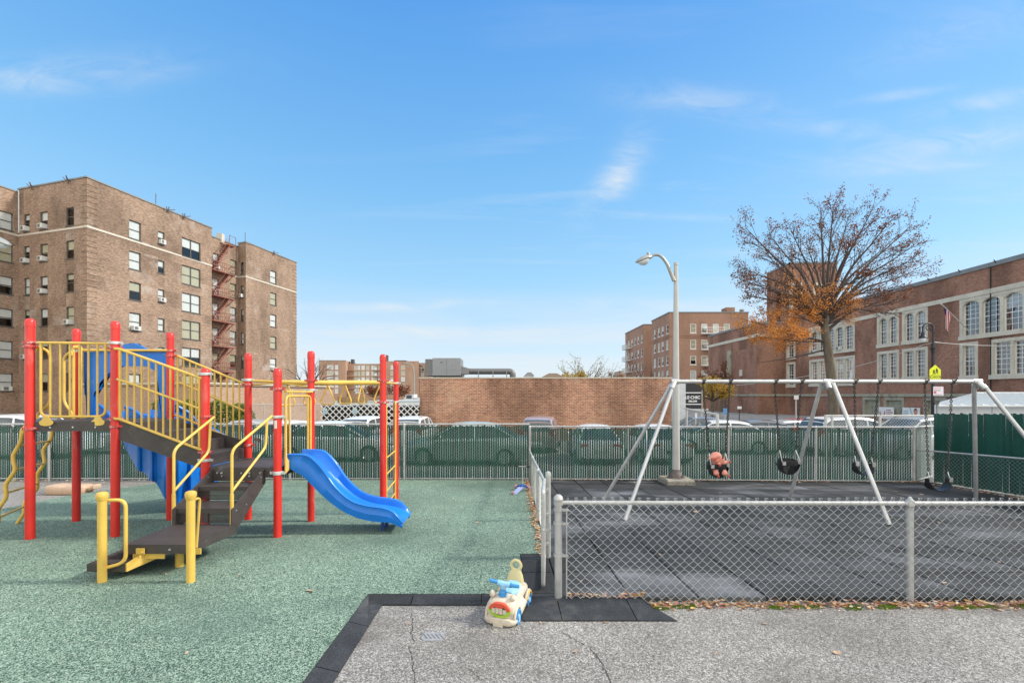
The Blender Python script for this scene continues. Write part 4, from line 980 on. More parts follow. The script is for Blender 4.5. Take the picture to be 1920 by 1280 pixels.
    for yy in (-.15, .15):
        for sx in (-1, 1):
            b = MB(); b.lathe((sx * .118, yy, .058), [(.002, .02), (.02, .02), (.026, .012), (.04, .012), (.046, .02), (.057, .018), (.058, 0), (.057, -.03), (.01, -.03)], 20, (sx, 0, 0)); w = b.build('wheel', M['midblue'], root, local=True)
            b = MB(); b.lathe((sx * .118, yy, .058), [(.002, .024), (.018, .023), (.024, .014)], 16, (sx, 0, 0)); b.build('hub_cap', M['ltblue'], w, local=True)
            if yy > 0: b = MB(); b.tube([(sx * .135, yy + .068 * cos(a), .062 + .068 * sin(a)) for a in [pi * k / 10 + .3 for k in range(9)]], .008, 6); b.build('fender_trim', M['toyorange'], root, local=True)
rx, ry = PX(952, 3.6), 3.66
rt_ = thing('ride_on_toy', (rx + .015, ry, A(3.5) - .003), 'faded toddler ride on car with a ring backrest at the edge of the rubber', 'ride on toy'); rt_.rotation_euler = (radians(1.5), 0, radians(-20)); ride_on(rt_)
rt_.scale = (.98, .98, 1.0)
def scooter(loc, rz, label, tilt, cdeck, cstem, wheel):
    root = thing('kick_scooter', loc, label, 'scooter', None, rz); root.scale = (1.12, 1.12, .86)
    b = MB(); pts = [(.0, .02), (.08, .05), (.30, .05), (.36, .035), (.36, -.035), (.30, -.05), (.08, -.05), (0, -.02)]; b.prism([(x, y, .075 - .05 * (x < .05)) for x, y in [(-.02, .03), (.04, .05), (.36, .045), (.40, .03), (.40, -.03), (.36, -.045), (.04, -.05), (-.02, -.03)]], (0, 0, -.022)); b.build('footboard', cdeck, root, local=True)
    b = MB(); b.tube([(.38, 0, .07), (.43, 0, .11), (.46, 0, .10)], .024, 8); b.tube([(.44, -.12, .06), (.44, 0, .10), (.44, .12, .06)], .02, 8); b.build('steering_mount', M['scootblue'], root, local=True)
    b = MB(); b.tube([(.445, 0, .10), (.445 - tilt, 0, .56)], .012, 8); b.tube([(.445 - tilt, -.14, .565), (.445 - tilt, .14, .555)], .01, 8); b.build('handlebar', cstem, root, local=True)
    b = MB(); b.tube([(.445 - tilt, -.15, .567), (.445 - tilt, -.08, .563)], .015, 8); b.tube([(.445 - tilt, .15, .553), (.445 - tilt, .08, .557)], .015, 8); b.build('grip', M['tyre'], root, local=True)
    for p in ((.44, -.135, .055, .055), (.44, .135, .055, .055), (-.03, 0, .04, .04)):
        b = MB(); b.lathe(p[:3], [(p[3] * .55, -.016), (p[3] * .95, -.014), (p[3], 0), (p[3] * .95, .014), (p[3] * .55, .016)], 16, (0, 1, 0)); w = b.build('wheel', wheel, root, local=True)
        b = MB(); b.lathe(p[:3], [(.003, -.018), (p[3] * .55, -.018), (p[3] * .55, .018), (.003, .018)], 12, (0, 1, 0)); b.build('hub', M['rim'], w, local=True)
gx, gy = G(963, 926)
scooter((gx, gy, gz(gy)), radians(66), 'blue three wheeled scooter standing against the low side fence', .02, M['scootpale'], M['whitepaint'], plain('scooter_wheel', (.42, .22, .22), .6))
gx, gy = G(6, 897)
scooter((gx - .15, gy - .0, A(gy)), radians(8), 'pale teal scooter leaning by the slatted fence at the far left', -.25, M['teal'], M['whitepaint'], plain('yellow_wheel', (.6, .5, .2), .5))
# tan plastic container lying on the asphalt
gx, gy = G(133, 921); g_ = A(gy)
root = thing('plastic_container', (gx, gy, g_), 'tan plastic container lying on its side on the asphalt behind the red posts', 'container')
def rsec(x, w, z0, z1, n=16, e=.4):
    cz = (z0 + z1) / 2; hz = (z1 - z0) / 2; return [(x, gy + w * math.copysign(abs(cos(a)) ** e, cos(a)), g_ + cz + hz * math.copysign(abs(sin(a)) ** e, sin(a))) for a in [2 * pi * k / n for k in range(n)]]
xa, xb = PX(97, gy), PX(168, gy)
b = MB(); b.loft([rsec(xa, .12, .02, .17), rsec(xa + .02, .15, .0, .195), rsec(xa + .12, .16, .0, .21), rsec(lerp(xa, xb, .45), .16, 0, .195), rsec(lerp(xa, xb, .5), .155, 0, .185), rsec(lerp(xa, xb, .56), .16, 0, .2), rsec(xb - .08, .155, 0, .2), rsec(xb - .02, .12, .02, .19), rsec(xb, .08, .05, .16)]); b.build('body', M['boxtan'], root)
b = MB(); b.loft([rsec(xb, .05, .07, .14), rsec(xb + .08, .05, .08, .15), rsec(xb + .10, .09, .10, .20), rsec(xb + .16, .09, .11, .2), rsec(xb + .17, .05, .13, .19)]); b.build('neck', M['boxtan'], root)

# ================================================================= LEAVES
def leaf(mb, x, y, z, s, rr, lie=True):
    a = rr.uniform(0, 2 * pi); t = rr.uniform(-.5, .5) if lie else rr.uniform(-1.2, 1.2); c, s_ = cos(a), sin(a); w = s * rr.uniform(.35, .6); cu = s * rr.uniform(.1, .45)
    pts = [(-s, 0, cu * .6), (-s * .3, w, cu * .3), (s * .5, w * .7, cu * .2), (s, 0, cu), (s * .5, -w * .7, cu * .4), (-s * .3, -w, cu * .5), (0, 0, 0)]
    vs = []
    for (u, v, h) in pts:
        h2 = h + v * sin(t); v2 = v * cos(t); vs.append((x + u * c - v2 * s_, y + u * s_ + v2 * c, z + max(0, h2) + .002))
    mb.add(vs, [(0, 1, 6), (1, 2, 6), (2, 3, 6), (3, 4, 6), (4, 5, 6), (5, 0, 6)], False)
rl = random.Random(21); b = MB()
for k in range(1900):
    x = rl.uniform(.56, 6.6); dens = min(1, .35 + .65 * (x > 1.05)); 
    if rl.random() > dens: continue
    y = 3.80 - abs(rl.gauss(0, .055)) + .02; 
    if x < 1.25: y = rl.uniform(3.83, 3.87)
    z0 = A(y) if x > 1.25 else gz(y) - .0
    leaf(b, x, y, z0 + rl.random() ** 2 * .035, rl.uniform(.010, .026), rl)
tag(b.build('leaf_litter', M['leaf'], fix=False), 'band of dry brown leaves caught under the front fence', 'leaves', kind='stuff')
b = MB()
for k in range(650):
    y = rl.uniform(4.95, 10.5); x = lerp(.515, .655, (y - 4.9) / 5.7) - .03 - abs(rl.gauss(0, .045)); leaf(b, x, y, gz(y) + rl.random() ** 2 * .03, rl.uniform(.014, .034), rl)
for k in range(420):
    y = rl.uniform(10.2, 10.5) if rl.random() < .8 else 9.9; x = rl.uniform(.8, 9.6); 
    if rl.random() < .5: x = rl.choice([4.9, 7.2, 9.2, 9.5, 2.0]) + rl.gauss(0, .35)
    x = max(.8, min(9.65, x)); leaf(b, x, lerp(10.62, 10.25, (x - .6) / 9) - abs(rl.gauss(0, .04)), gz(y) + .005, rl.uniform(.014, .034), rl)
for k in range(240):
    y = rl.uniform(6, 10.2); x = lerp(9.72, 9.95, (10.3 - y) / 4) - abs(rl.gauss(0, .05)); leaf(b, x, y, gz(y) + .005, rl.uniform(.015, .034), rl)
for k in range(260): leaf(b, rl.uniform(-12, .5), 10.6 - abs(rl.gauss(0, .06)), gz(10.6) - (.05 if k % 3 else 0), rl.uniform(.014, .03), rl)
tag(b.build('leaf_litter', M['leaf'], fix=False), 'thin drifts of dry leaves along the side and back fences', 'leaves', kind='stuff')
b = MB()
for k in range(30):
    cx_ = rl.choice([1.33, 1.6, 2.05, 2.3, 2.6, 3.0, 3.25, 3.6, 3.9, 4.2, 4.5, 5.0]) + rl.gauss(0, .07); cy_ = 3.74 + rl.gauss(0, .018)
    for j in range(60):
        a = rl.uniform(0, 6.28); r = rl.random() ** .5 * .045; x = cx_ + r * 1.5 * cos(a); y = cy_ + r * .6 * sin(a); s = .007; h = .02 * (1 - r / .05)
        b.add([(x - s, y, A(y) + h), (x + s, y - s * .3, A(y) + h), (x + rl.uniform(-s, s), y + rl.uniform(-s, s), A(y) + h + .011)], [(0, 1, 2)], False)
tag(b.build('moss', M['moss'], fix=False), 'bright green moss clumps along the foot of the front fence', 'moss', kind='stuff')
def lone(px, py, s, where, surf, mat='leaf'):
    if surf == 'a': Y = (H + .05) * F / (py - 774.); z = A(Y) + .004
    else: Y = H * F / (py - 774.); z = gz(Y) + .004
    b = MB(); leaf(b, PX(px, Y), Y, z, s, rl); o = b.build('fallen_leaf', M[mat], fix=False); tag(o, where, 'leaf', 'single fallen leaves lying about'); return o
lone(581, 1108, .045, 'pale curled dead leaf alone on the green rubber left of the black corner', 'g'); 
for (px, py, s) in ((764, 1170, .022), (828, 1191, .02), (1079, 1222, .026), (1434, 1170, .024), (1342, 1226, .026), (1569, 1225, .03), (1136, 1167, .026), (1014, 1168, .02), (644, 1190, .02), (1640, 1190, .018)): lone(px, py, s, 'small dry leaf lying alone on the grey asphalt', 'a')
for (px, py, s) in ((1770, 1093, .03), (1873, 1054, .034), (1305, 960, .05), (1678, 922, .06), (1238, 1040, .03), (1350, 925, .04), (1190, 905, .04), (1090, 1090, .02), (1460, 1040, .025), (1500, 905, .05), (1760, 980, .03), (1728, 927, .05)): lone(px, py, s, 'small pale leaf lying on the black rubber tiles under the swings', 'g')
for (px, py, s) in ((448, 1078, .022), (305, 1090, .03), (312, 1077, .02), (350, 1225, .02), (155, 965, .03), (895, 980, .03), (700, 960, .03), (850, 935, .03)): lone(px, py, s, 'small pale scrap of leaf lying on the green rubber', 'g')

# ================================================================= WALLS AND WINDOWS
def wall(mb, p0, d, L, z0, z1, ops, depth=.16, back=True):
    """p0 (x,y), unit dir d; outward is to the right of d. ops: (s0,s1,za,zb)"""
    p0 = Vector((*p0, 0)); d = Vector((*d, 0)); inn = Vector((-d.y, d.x, 0))
    S = sorted({0, L, *[o[0] for o in ops], *[o[1] for o in ops]}); 
    Z = sorted({z0, z1, *[o[2] for o in ops], *[o[3] for o in ops]})
    def P_(s, z, k=0): q = p0 + d * s + inn * k; return (q.x, q.y, z)
    for i in range(len(S) - 1):
        for j in range(len(Z) - 1):
            sc, zc = (S[i] + S[i + 1]) / 2, (Z[j] + Z[j + 1]) / 2
            if any(o[0] < sc < o[1] and o[2] < zc < o[3] for o in ops): continue
            mb.add([P_(S[i], Z[j]), P_(S[i + 1], Z[j]), P_(S[i + 1], Z[j + 1]), P_(S[i], Z[j + 1])], [(0, 1, 2, 3)], False)
    for (a, b_, c, e) in ops:
        for q in ([P_(a, c), P_(a, c, depth), P_(a, e, depth), P_(a, e)], [P_(b_, c, depth), P_(b_, c), P_(b_, e), P_(b_, e, depth)], [P_(a, e), P_(a, e, depth), P_(b_, e, depth), P_(b_, e)], [P_(a, c, depth), P_(a, c), P_(b_, c), P_(b_, c, depth)]):
            mb.add(q, [(0, 1, 2, 3)], False)
WC = {}
def sash_meshes(w, h, kind):
    key = (round(w, 2), round(h, 2), kind)
    if key in WC: return WC[key]
    fr = MB(); f = .055; y0, y1 = .09, .16
    if kind == 'far': f = .15
    if kind.startswith('school'):
        f = .045; cols = 3
    fr.box(0, f, y0, y1, 0, h); fr.box(w - f, w, y0, y1, 0, h); fr.box(f, w - f, y0, y1, 0, f); fr.box(f, w - f, y0, y1, h - f, h)
    fr.box(f, w - f, y0 + .01, y1 - .01, h * .48, h * .48 + .06)
    if kind == 'double': fr.box(w / 2 - .05, w / 2 + .05, y0 + .003, y1 - .003, f, h - f)
    if kind.startswith('school'):
        for k in range(1, cols): x = lerp(f, w - f, k / cols); fr.box(x - .018, x + .018, y0 + .025, y1 - .02, f, h - f)
        for z in [h * .48 * q for q in (.36, .68)] + [h * .5 + h * .5 * q for q in (.25, .5, .75)]: fr.box(f, w - f, y0 + .028, y1 - .023, z - .016, z + .016)
    if kind != 'plainvoid': fr.box(-.05, w + .05, -.04, .02, -.09, -.002) if not kind.startswith('school') else None
    gl = MB(); gl.add([(f, y0 + .045, f), (w - f, y0 + .045, f), (w - f, y0 + .045, h - f), (f, y0 + .045, h - f)], [(0, 1, 2, 3)], False)
    def me(mb, mats):
        o = mb.build('tmp', mats, fix=True); m_ = o.data; bpy.data.objects.remove(o); return m_
    WC[key] = (fr, gl, f); return WC[key]
MESH = {}
def getmesh(key, mb, mat):
    if key not in MESH:
        o = mb.build('tmp', mat); MESH[key] = o.data; bpy.data.objects.remove(o)
    return MESH[key]
def childobj(name, me, parent, loc=(0, 0, 0), rz=0):
    me.name = name; o = bpy.data.objects.new(name, me); COL.objects.link(o); o.parent = parent; o.location = loc; o.rotation_euler = (0, 0, rz); return o
rw = random.Random(31)
def window(root, p0, d, s, z, w, h, kind='sash', fmat='frame_dark', gmat='glass', blind=None, ac=None, off=0.0):
    fr, gl, f = sash_meshes(w, h, kind); dv = Vector((*d, 0)); inn = Vector((-dv.y, dv.x, 0)); q = Vector((*p0, 0)) + dv * s + inn * off; q.z = z
    rz = atan2(dv.y, dv.x); key = (round(w, 2), round(h, 2), kind)
    wo = childobj('window', getmesh(key + (fmat,), fr, M[fmat]), root, q - ORG[root.name], rz)
    childobj('pane', getmesh(key + (gmat, 'g'), gl, M[gmat]), wo)
    if blind is None: blind = rw.choice([0, .3, .5, .5, .55, .9]) if d[1] < 0 else rw.choice([.5, .97, .97, .97, .97, .55, .97])
    if blind:
        m_ = rw.choice(['blind', 'blind', 'blind', 'curtain'] if d[1] > 0 else ['curtain', 'blind']); b = MB(); zz = h * (1 - blind); b.add([(f, .155, zz), (w - f, .155, zz), (w - f, .155, h - .02), (f, .155, h - .02)], [(0, 1, 2, 3)], False)
        childobj('blind', getmesh(key + (round(blind, 2), m_), b, M[m_]), wo)
    if ac is None: ac = rw.random() < .25
    if ac:
        b = MB(); aw = min(.62, w * .8); x0 = (w - aw) / 2 if kind != 'double' else w * .55; b.box(x0, x0 + aw, -.30, .12, .02, .40); ao = childobj('air_conditioner', getmesh(('ac', key), b, M['ac']), wo)
        b = MB(); b.box(x0 + .06, x0 + aw * .6, -.306, -.301, .07, .35)
        b.bar((x0 + .1, .0, -.2), (x0 + .1, -.28, .0), .02, .02); childobj('grille', getmesh(('acg', key), b, M['acdark']), ao)
    return wo
def strip_along(mb, p0, d, s0, s1, z0, z1, out, inn_=.0):
    p0 = Vector((*p0, 0)); d = Vector((*d, 0)); n_ = Vector((d.y, -d.x, 0)); a = p0 + d * s0; b_ = p0 + d * s1
    mb.prism([(a.x - n_.x * inn_, a.y - n_.y * inn_, z0), (a.x + n_.x * out, a.y + n_.y * out, z0), (b_.x + n_.x * out, b_.y + n_.y * out, z0), (b_.x - n_.x * inn_, b_.y - n_.y * inn_, z0)], (0, 0, z1 - z0))
GB_ = -1.0
# ---------------------------------------------------------------- big tan apartment block on the left
C0 = Vector((PX(163, 36), 36)); DR = (.2603, .9655); DLr = (.9655, -.2603)      # along right face (away), along left face (towards corner)
ZR = PZ(333, 36)
AB = thing('apartment_block', (C0.x, C0.y, GB_), 'large six storey tan brick apartment block at the left with a zigzag fire escape', 'apartment building')
def s_at(px, c=C0, d=DR):        # distance along d from c where the pixel column is met
    k = (px - CX) / F; return (k * c.y - c.x) / (d[0] - k * d[1])
ROWS = [16.5, 13.74, 10.98, 8.22, 5.46, 2.7]
ww = MB(); wins = []
def colwin(p0, d, sc, w, h, rows, kind='sash', zoff=0, **k):
    for r in rows: wins.append((p0, d, sc - w / 2, r + zoff - h / 2, w, h, kind, k))
def ops_of(p0, d): return [(w[2], w[2] + w[4], w[3], w[3] + w[5]) for w in wins if w[0] is p0 and w[1] is d]
# left face
tL = 8.3; PL = (C0.x - .9655 * tL, C0.y + .2603 * tL); P1 = tuple(PL); d1 = tuple(DLr)
for px, w in ((131, .95), (82, .95), (50, .75)):
    t = s_at(px, C0, (-.9655, .2603)); colwin(P1, d1, tL - t, w, 1.5, ROWS)
wall(ww, P1, d1, tL, GB_, ZR, ops_of(P1, d1))
# left wing coming forward
U = 9.0; P2 = (PL[0] - .2603 * U, PL[1] - .9655 * U); d2 = tuple(DR)
colwin(P2, d2, U - .85, 1.0, 1.5, ROWS); wall(ww, P2, d2, U, GB_, ZR - .25, ops_of(P2, d2))
P2b = (P2[0] - .9655 * 12, P2[1] + .2603 * 12); wall(ww, P2b, tuple(DLr), 12, GB_, ZR - .25, [])
# right face, main part
P3 = (C0.x, C0.y); d3 = tuple(DR); s397 = s_at(397)
colwin(P3, d3, s_at(253.5), 1.0, 1.6, ROWS); colwin(P3, d3, s_at(302.5), .62, 1.2, ROWS, zoff=.1); colwin(P3, d3, s_at(359), 2.0, 1.85, ROWS, 'double')
wall(ww, P3, d3, s397, GB_, ZR, ops_of(P3, d3))
# recess with the fire escape
DI = Vector((-.9655, .2603)); dep = 1.1; s461 = s_at(461); s556 = s_at(556)
cA = C0 + Vector(DR) * s397; cB = cA + DI * dep; P4 = (cA.x, cA.y); wall(ww, P4, (DI.x, DI.y), dep, GB_, ZR, []) if False else None
ww.add([(cA.x, cA.y, GB_), (cB.x, cB.y, GB_), (cB.x, cB.y, ZR), (cA.x, cA.y, ZR)], [(0, 1, 2, 3)])
P5 = (cB.x, cB.y); d5 = tuple(DR); Ls = s461 - s397
def s5(px): return s_at(px, cB, DR)
colwin(P5, d5, s5(405), .75, 1.7, ROWS); colwin(P5, d5, s5(437.5), .9, 1.6, ROWS)
ZR2 = ZR - .45
wall(ww, P5, d5, Ls, GB_, ZR2, ops_of(P5, d5))
cC = C0 + Vector(DR) * s461; cD = cC + DI * dep
P6 = (cD.x, cD.y); d6 = (-DI.x, -DI.y); colwin(P6, d6, dep / 2, .42, 1.4, ROWS); wall(ww, P6, d6, dep, GB_, ZR - .05, ops_of(P6, d6))
P7 = (cC.x, cC.y); d7 = tuple(DR)
def s7(px): return s_at(px, cC, DR)
colwin(P7, d7, s7(512.5), 1.05, 1.55, ROWS); L7 = s556 - s461
wall(ww, P7, d7, L7, GB_, ZR, ops_of(P7, d7))
cE = C0 + Vector(DR) * s556
wall(ww, (cE.x, cE.y), (-.9655, .2603), 14, GB_, ZR, [])
bk = cE + DI * 14; wall(ww, (bk.x, bk.y), (-DR[0], -DR[1]), s556 + 9, GB_, ZR - .3, [])
for (p0, d, a, c) in ((P1, d1, tL - .62, tL), (P3, d3, 0, .72), (P7, d7, L7 - .7, L7 + .03)):
    z = GB_ + 2
    while z < ZR - .3: strip_along(ww, p0, d, a, c, z, z + .09, .035, -.002); z += .46      # raised header courses at the corners
ww.build('wall', M['bricktan'], AB, uv=True)
for (p0, d, s_, z_, w_, h_, kd, k) in wins: window(AB, p0, d, s_, z_, w_, h_, kd, **k)
b = MB(); gI = Vector((-.9655 * .3 + .26 * .3, .26 * .3 + .9655 * .3)); e2 = cE - Vector(DR) * .3 + DI * .3
b.prism([(C0.x + gI.x, C0.y + gI.y, ZR - .8), (cA.x + DI.x * 1.5, cA.y + DI.y * 1.5, ZR - .8), (cC.x + DI.x * 1.5, cC.y + DI.y * 1.5, ZR - .8), (e2.x, e2.y, ZR - .8), (bk.x, bk.y, ZR - .8), (P2b[0] + .3, P2b[1] + .5, ZR - .8), (P2[0] - .3, P2[1] + .4, ZR - .8), (PL[0] - .25, PL[1] + .5, ZR - .8)], (0, 0, -.15)); b.build('roof', M['roof'], AB)
b = MB()
for (p0, d, L_, z) in ((P1, d1, tL, ZR), (P2, d2, U, ZR - .25), (P3, d3, s397, ZR), (P5, d5, Ls, ZR2), (P6, d6, dep, ZR - .05), (P7, d7, L7, ZR)): strip_along(b, p0, d, -.06, L_ + .06, z, z + .12, .07, .35)
b.build('coping', M['coping'], AB)
b = MB()
for (p0, d, L_) in ((P1, d1, tL), (P2, d2, U), (P3, d3, s397), (P5, d5, Ls), (P6, d6, dep), (P7, d7, L7)): strip_along(b, p0, d, -.03, L_ + .03, 15.40, 15.56, .04, -.002)
b.build('belt_course', M['belt'], AB)
b = MB()      # roof brackets, aerials
for (p0, d, s_) in ((P1, d1, 1.9), (P1, d1, 6.3), (P3, d3, 6.6), (P3, d3, 8.2), (P7, d7, s7(512))):
    o_ = Vector((*p0, 0)) + Vector((*d, 0)) * s_; n_ = Vector((d[1], -d[0], 0)); a = o_ + n_ * .1; a.z = ZR - .3
    b.bar(a, a + n_ * .15 + Vector((0, 0, .6)), .06, .06); b.bar(a + Vector((0, 0, .3)), a + n_ * .4 + Vector((0, 0, .45)) + Vector((*d, 0)) * .4, .05, .05); b.bar(a + Vector((0, 0, .1)), a + n_ * .2 + Vector((0, 0, .5)) - Vector((*d, 0)) * .3, .05, .05)
for px in (300, 466): 
    q = C0 + Vector(DR) * s_at(px); b.cyl((q.x - .4, q.y, ZR), (q.x - .4, q.y, ZR + 1.3), .03, 6)
b.build('roof_bracket', plain('dull_iron', (.13, .09, .075), .8), AB)
b = MB(); q = Vector(P1) + Vector(d1) * .12; b.cyl((q.x, q.y - .06, 15.7), (q.x, q.y - .06, ZR - .1), .05, 8); b.build('drainpipe', M['ac'], AB)
# fire escape
FE = MB(); n5 = Vector((DR[1], -DR[0], 0)); d5v = Vector((*DR, 0)); o5 = Vector((*P5, 0))
def f5(s_, o, z): q = o5 + d5v * s_ + n5 * o; return Vector((q.x, q.y, z))
fa, fb = .15, 3.15
for i, r in enumerate(ROWS):
    z = r - 1.25
    FE.prism([f5(fa, .05, z), f5(fb, .05, z), f5(fb, 1.0, z), f5(fa, 1.0, z)], (0, 0, -.08))
    for hh in (.5, .95): FE.tube([f5(fa, .08, z + hh), f5(fa, 1.0, z + hh), f5(fb, 1.0, z + hh), f5(fb, .08, z + hh)], .03, 5)
    for k in range(13): FE.cyl(f5(lerp(fa, fb, k / 12), 1.0, z), f5(lerp(fa, fb, k / 12), 1.0, z + .95), .016, 4)
    for s_ in (fa + .2, fb - .2): FE.bar(f5(s_, .95, z), f5(s_, .05, z - .7), .05, .05)
    zt = z + 2.76 if i else z + 3.3; 
    for o_ in (.45, .9):
        FE.bar(f5(.5, o_, z + .02), f5(2.5, o_, zt - .05), .035, .14); FE.tube([f5(.5, o_, z + .85), f5(2.5, o_, zt + .75)], .022, 5)
    for k in range(11): q = f5(lerp(.5, 2.5, (k + .5) / 11), .675, lerp(z, zt, (k + .5) / 11)); FE.obox(q, d5v * .1, n5 * .22, (0, 0, .02))
z = ROWS[0] + 2.05; FE.prism([f5(2.2, .02, z), f5(fb, .02, z), f5(fb, 1.0, z), f5(2.2, 1.0, z)], (0, 0, -.08)); FE.tube([f5(2.3, 1.0, z), f5(2.3, 1.0, z + 1), f5(fb, 1.0, z + 1), f5(fb, 1, z)], .03, 5)
FE.build('fire_escape', M['rust'], AB)
b = MB(); q = cA + Vector(DR) * 2.2 + DI * 1.25; b.box(q.x - .3, q.x + .3, q.y - .25, q.y + .25, ZR2 - .3, ZR2 + .75); b.build('vent_stack', M['belt'], AB)
# ---------------------------------------------------------------- low annex in front
AX = Vector((PX(385, 30), 30)); ZA = PZ(719, 30)
an = thing('low_annex', (AX.x, AX.y, GB_), 'plain single storey tan brick annex in front of the large apartment block', 'building')
b = MB(); q1 = AX + DI * 13; wall(b, (q1.x, q1.y), (.9655, -.2603), 13, GB_, ZA, []); L_ = s_at(625, AX, DR); wall(b, (AX.x, AX.y), tuple(DR), L_, GB_, ZA, []); q2 = AX + Vector(DR) * L_; wall(b, (q2.x, q2.y), (DI.x, DI.y), 13, GB_, ZA, [])
q3 = q2 + DI * 13; b.build('wall', M['brickannex'], an, uv=True)
b = MB(); b.prism([(AX.x, AX.y, ZA - .1), (q2.x, q2.y, ZA - .1), (q3.x, q3.y, ZA - .1), (q1.x, q1.y, ZA - .1)], (0, 0, -.1)); b.build('roof', M['roof'], an)
b = MB(); strip_along(b, (q1.x, q1.y), (.9655, -.2603), 0, 13.05, ZA, ZA + .09, .06, .3); strip_along(b, (AX.x, AX.y), DR, -.05, L_, ZA, ZA + .09, .06, .3); b.build('coping', M['stone'], an)
# ---------------------------------------------------------------- orange brick building (middle)
YW = 25.0; xa, xb = PX(787, YW), PX(1259, YW); ZW = PZ(709, YW)
bw = thing('brick_building', (xa, YW, GB_), 'low windowless orange brick building behind the car park with equipment on its roof', 'building')
b = MB(); wall(b, (xa, YW), (1, 0), xb - xa, GB_, ZW, []); wall(b, (xa, YW + 14), (0, -1), 14, GB_, ZW, []); wall(b, (xb, YW), (0, 1), 14, GB_, ZW, []); b.build('wall', M['brickwall'], bw, uv=True)
b = MB(); b.box(xa + .01, xb - .01, YW + .01, YW + 14, ZW - .3, ZW - .2); b.build('roof', M['roof'], bw)
b = MB(); b.box(xa - .05, xb + .05, YW - .05, YW + .3, ZW, ZW + .06); b.box(xa - .05, xa + .3, YW + .3, YW + 14, ZW, ZW + .06); b.build('coping', M['stone'], bw)
b = MB(); b.box(xb + .0, PX(1284, YW), YW - .12, YW + .4, GB_, PZ(712, YW)); 
b.build('end_pier', plain('pale_corrugated', (.56, .58, .58), .6, var=.15, scale=(1, 1, 3)), bw)
Yh = 26.5; hv = thing('rooftop_air_handler', (PX(830, Yh), Yh, ZW - .2), 'grey rooftop air handling unit with a long round duct on the brick building', 'air handler')
x0, x1, x2 = PX(797, Yh), PX(811, Yh), PX(863, Yh); zt, zl = PZ(671, Yh), PZ(704, Yh)
b = MB(); b.box(x1, x2, Yh, Yh + 2, zl, zt); b.build('casing', M['hvac'], hv)
b = MB(); b.box(x0, x1 - .003, Yh + .05, Yh + 1.95, zl, zt - .06); b.box(x1 + (x2 - x1) * .5 - .01, x1 + (x2 - x1) * .5 + .01, Yh - .006, Yh, zl + .05, zt - .05); b.box(x1 + .45, x1 + .62, Yh - .012, Yh, zt - .3, zt - .22); b.build('intake', M['duct'], hv)
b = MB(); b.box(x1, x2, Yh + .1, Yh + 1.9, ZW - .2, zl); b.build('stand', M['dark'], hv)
za = PZ(700, Yh); b = MB(); b.loft([[(x2 + .0, Yh + .3 + sy, zz) for sy, zz in ((0, zl + .1), (1.2, zl + .1), (1.2, zt - .45), (0, zt - .45))], [(PX(878, Yh), Yh + .6 + sy, zz) for sy, zz in ((0, za - .0), (.5, za - .0), (.5, za + .34), (0, za + .34))]], smooth=False)
b.tube(fillet([(PX(876, Yh), Yh + .85, za + .17), (PX(962, Yh), Yh + .85, za + .17), (PX(962, Yh), Yh + .85, za - .35)], .3), .19, 14); b.build('duct', M['duct'], hv)
b = MB()
for px in (868, 896, 924, 950): b.box(PX(px, Yh) - .03, PX(px, Yh) + .03, Yh + .55, Yh + .6, ZW - .2, za + .2)
b.build('duct_support', M['hvac'], hv)
# ---------------------------------------------------------------- salon sign
Ys = 25.0; sx0, sx1 = PX(1282, Ys), PX(1315.5, Ys); sz0, sz1 = PZ(766, Ys), PZ(715, Ys)
sg = thing('salon_sign', ((sx0 + sx1) / 2, Ys, sz0), 'black sign board reading LE-CHIC SALON beside the brick building', 'sign')
prof = [(sx0, sz0), (sx1, sz0), (sx1, sz1 - .45)] + [(sx1 - .3 + .3 * cos(a), sz1 - .45 + .30 * sin(a)) for a in [radians(15 * k) for k in range(1, 6)]] + [(sx0, sz1)]
b = MB(); b.prism([(x, Ys, z) for x, z in prof], (0, .12, 0)); b.build('board', M['signblack'], sg)
b = MB()
for py in (736, 757.5): zz = PZ(py, Ys); b.box(sx0 + .02, sx1 - .02, Ys - .012, Ys - .002, zz - .025, zz + .025)
b.build('stripe', M['signwhite'], sg)
def text(name, s, x, y, z, size, mat, parent, bold=.0, rz=0, ext=.004, align='CENTER'):
    cu = bpy.data.curves.new(name, 'FONT'); cu.body = s; cu.size = size; cu.align_x = align; cu.align_y = 'CENTER'; cu.extrude = ext; cu.offset = bold
    o = bpy.data.objects.new(name, cu); COL.objects.link(o); dg = bpy.context.evaluated_depsgraph_get(); me = bpy.data.meshes.new_from_object(o.evaluated_get(dg)); bpy.data.objects.remove(o)
    me.materials.clear(); me.materials.append(M[mat]); o = bpy.data.objects.new(name, me); COL.objects.link(o); o.parent = parent
    o.location = Vector((x, y, z)) - ORG.get(parent.name, Vector()); o.rotation_euler = (pi / 2, 0, rz); return o
text('lettering', 'LE·CHIC', (sx0 + sx1) / 2, Ys - .012, PZ(745, Ys), .235, 'signwhite', sg, .007)
text('lettering', 'SALON', (sx0 + sx1) / 2, Ys - .012, PZ(752, Ys), .15, 'signwhite', sg, .006)
b = MB(); b.cyl((sx0 - .08, Ys + .06, GB_), (sx0 - .08, Ys + .06, sz1), .05, 8); b.cyl((sx1 + .03, Ys + .06, GB_), (sx1 + .03, Ys + .06, sz1 - .5), .04, 8); b.build('sign_post', M['whitepaint'], sg)
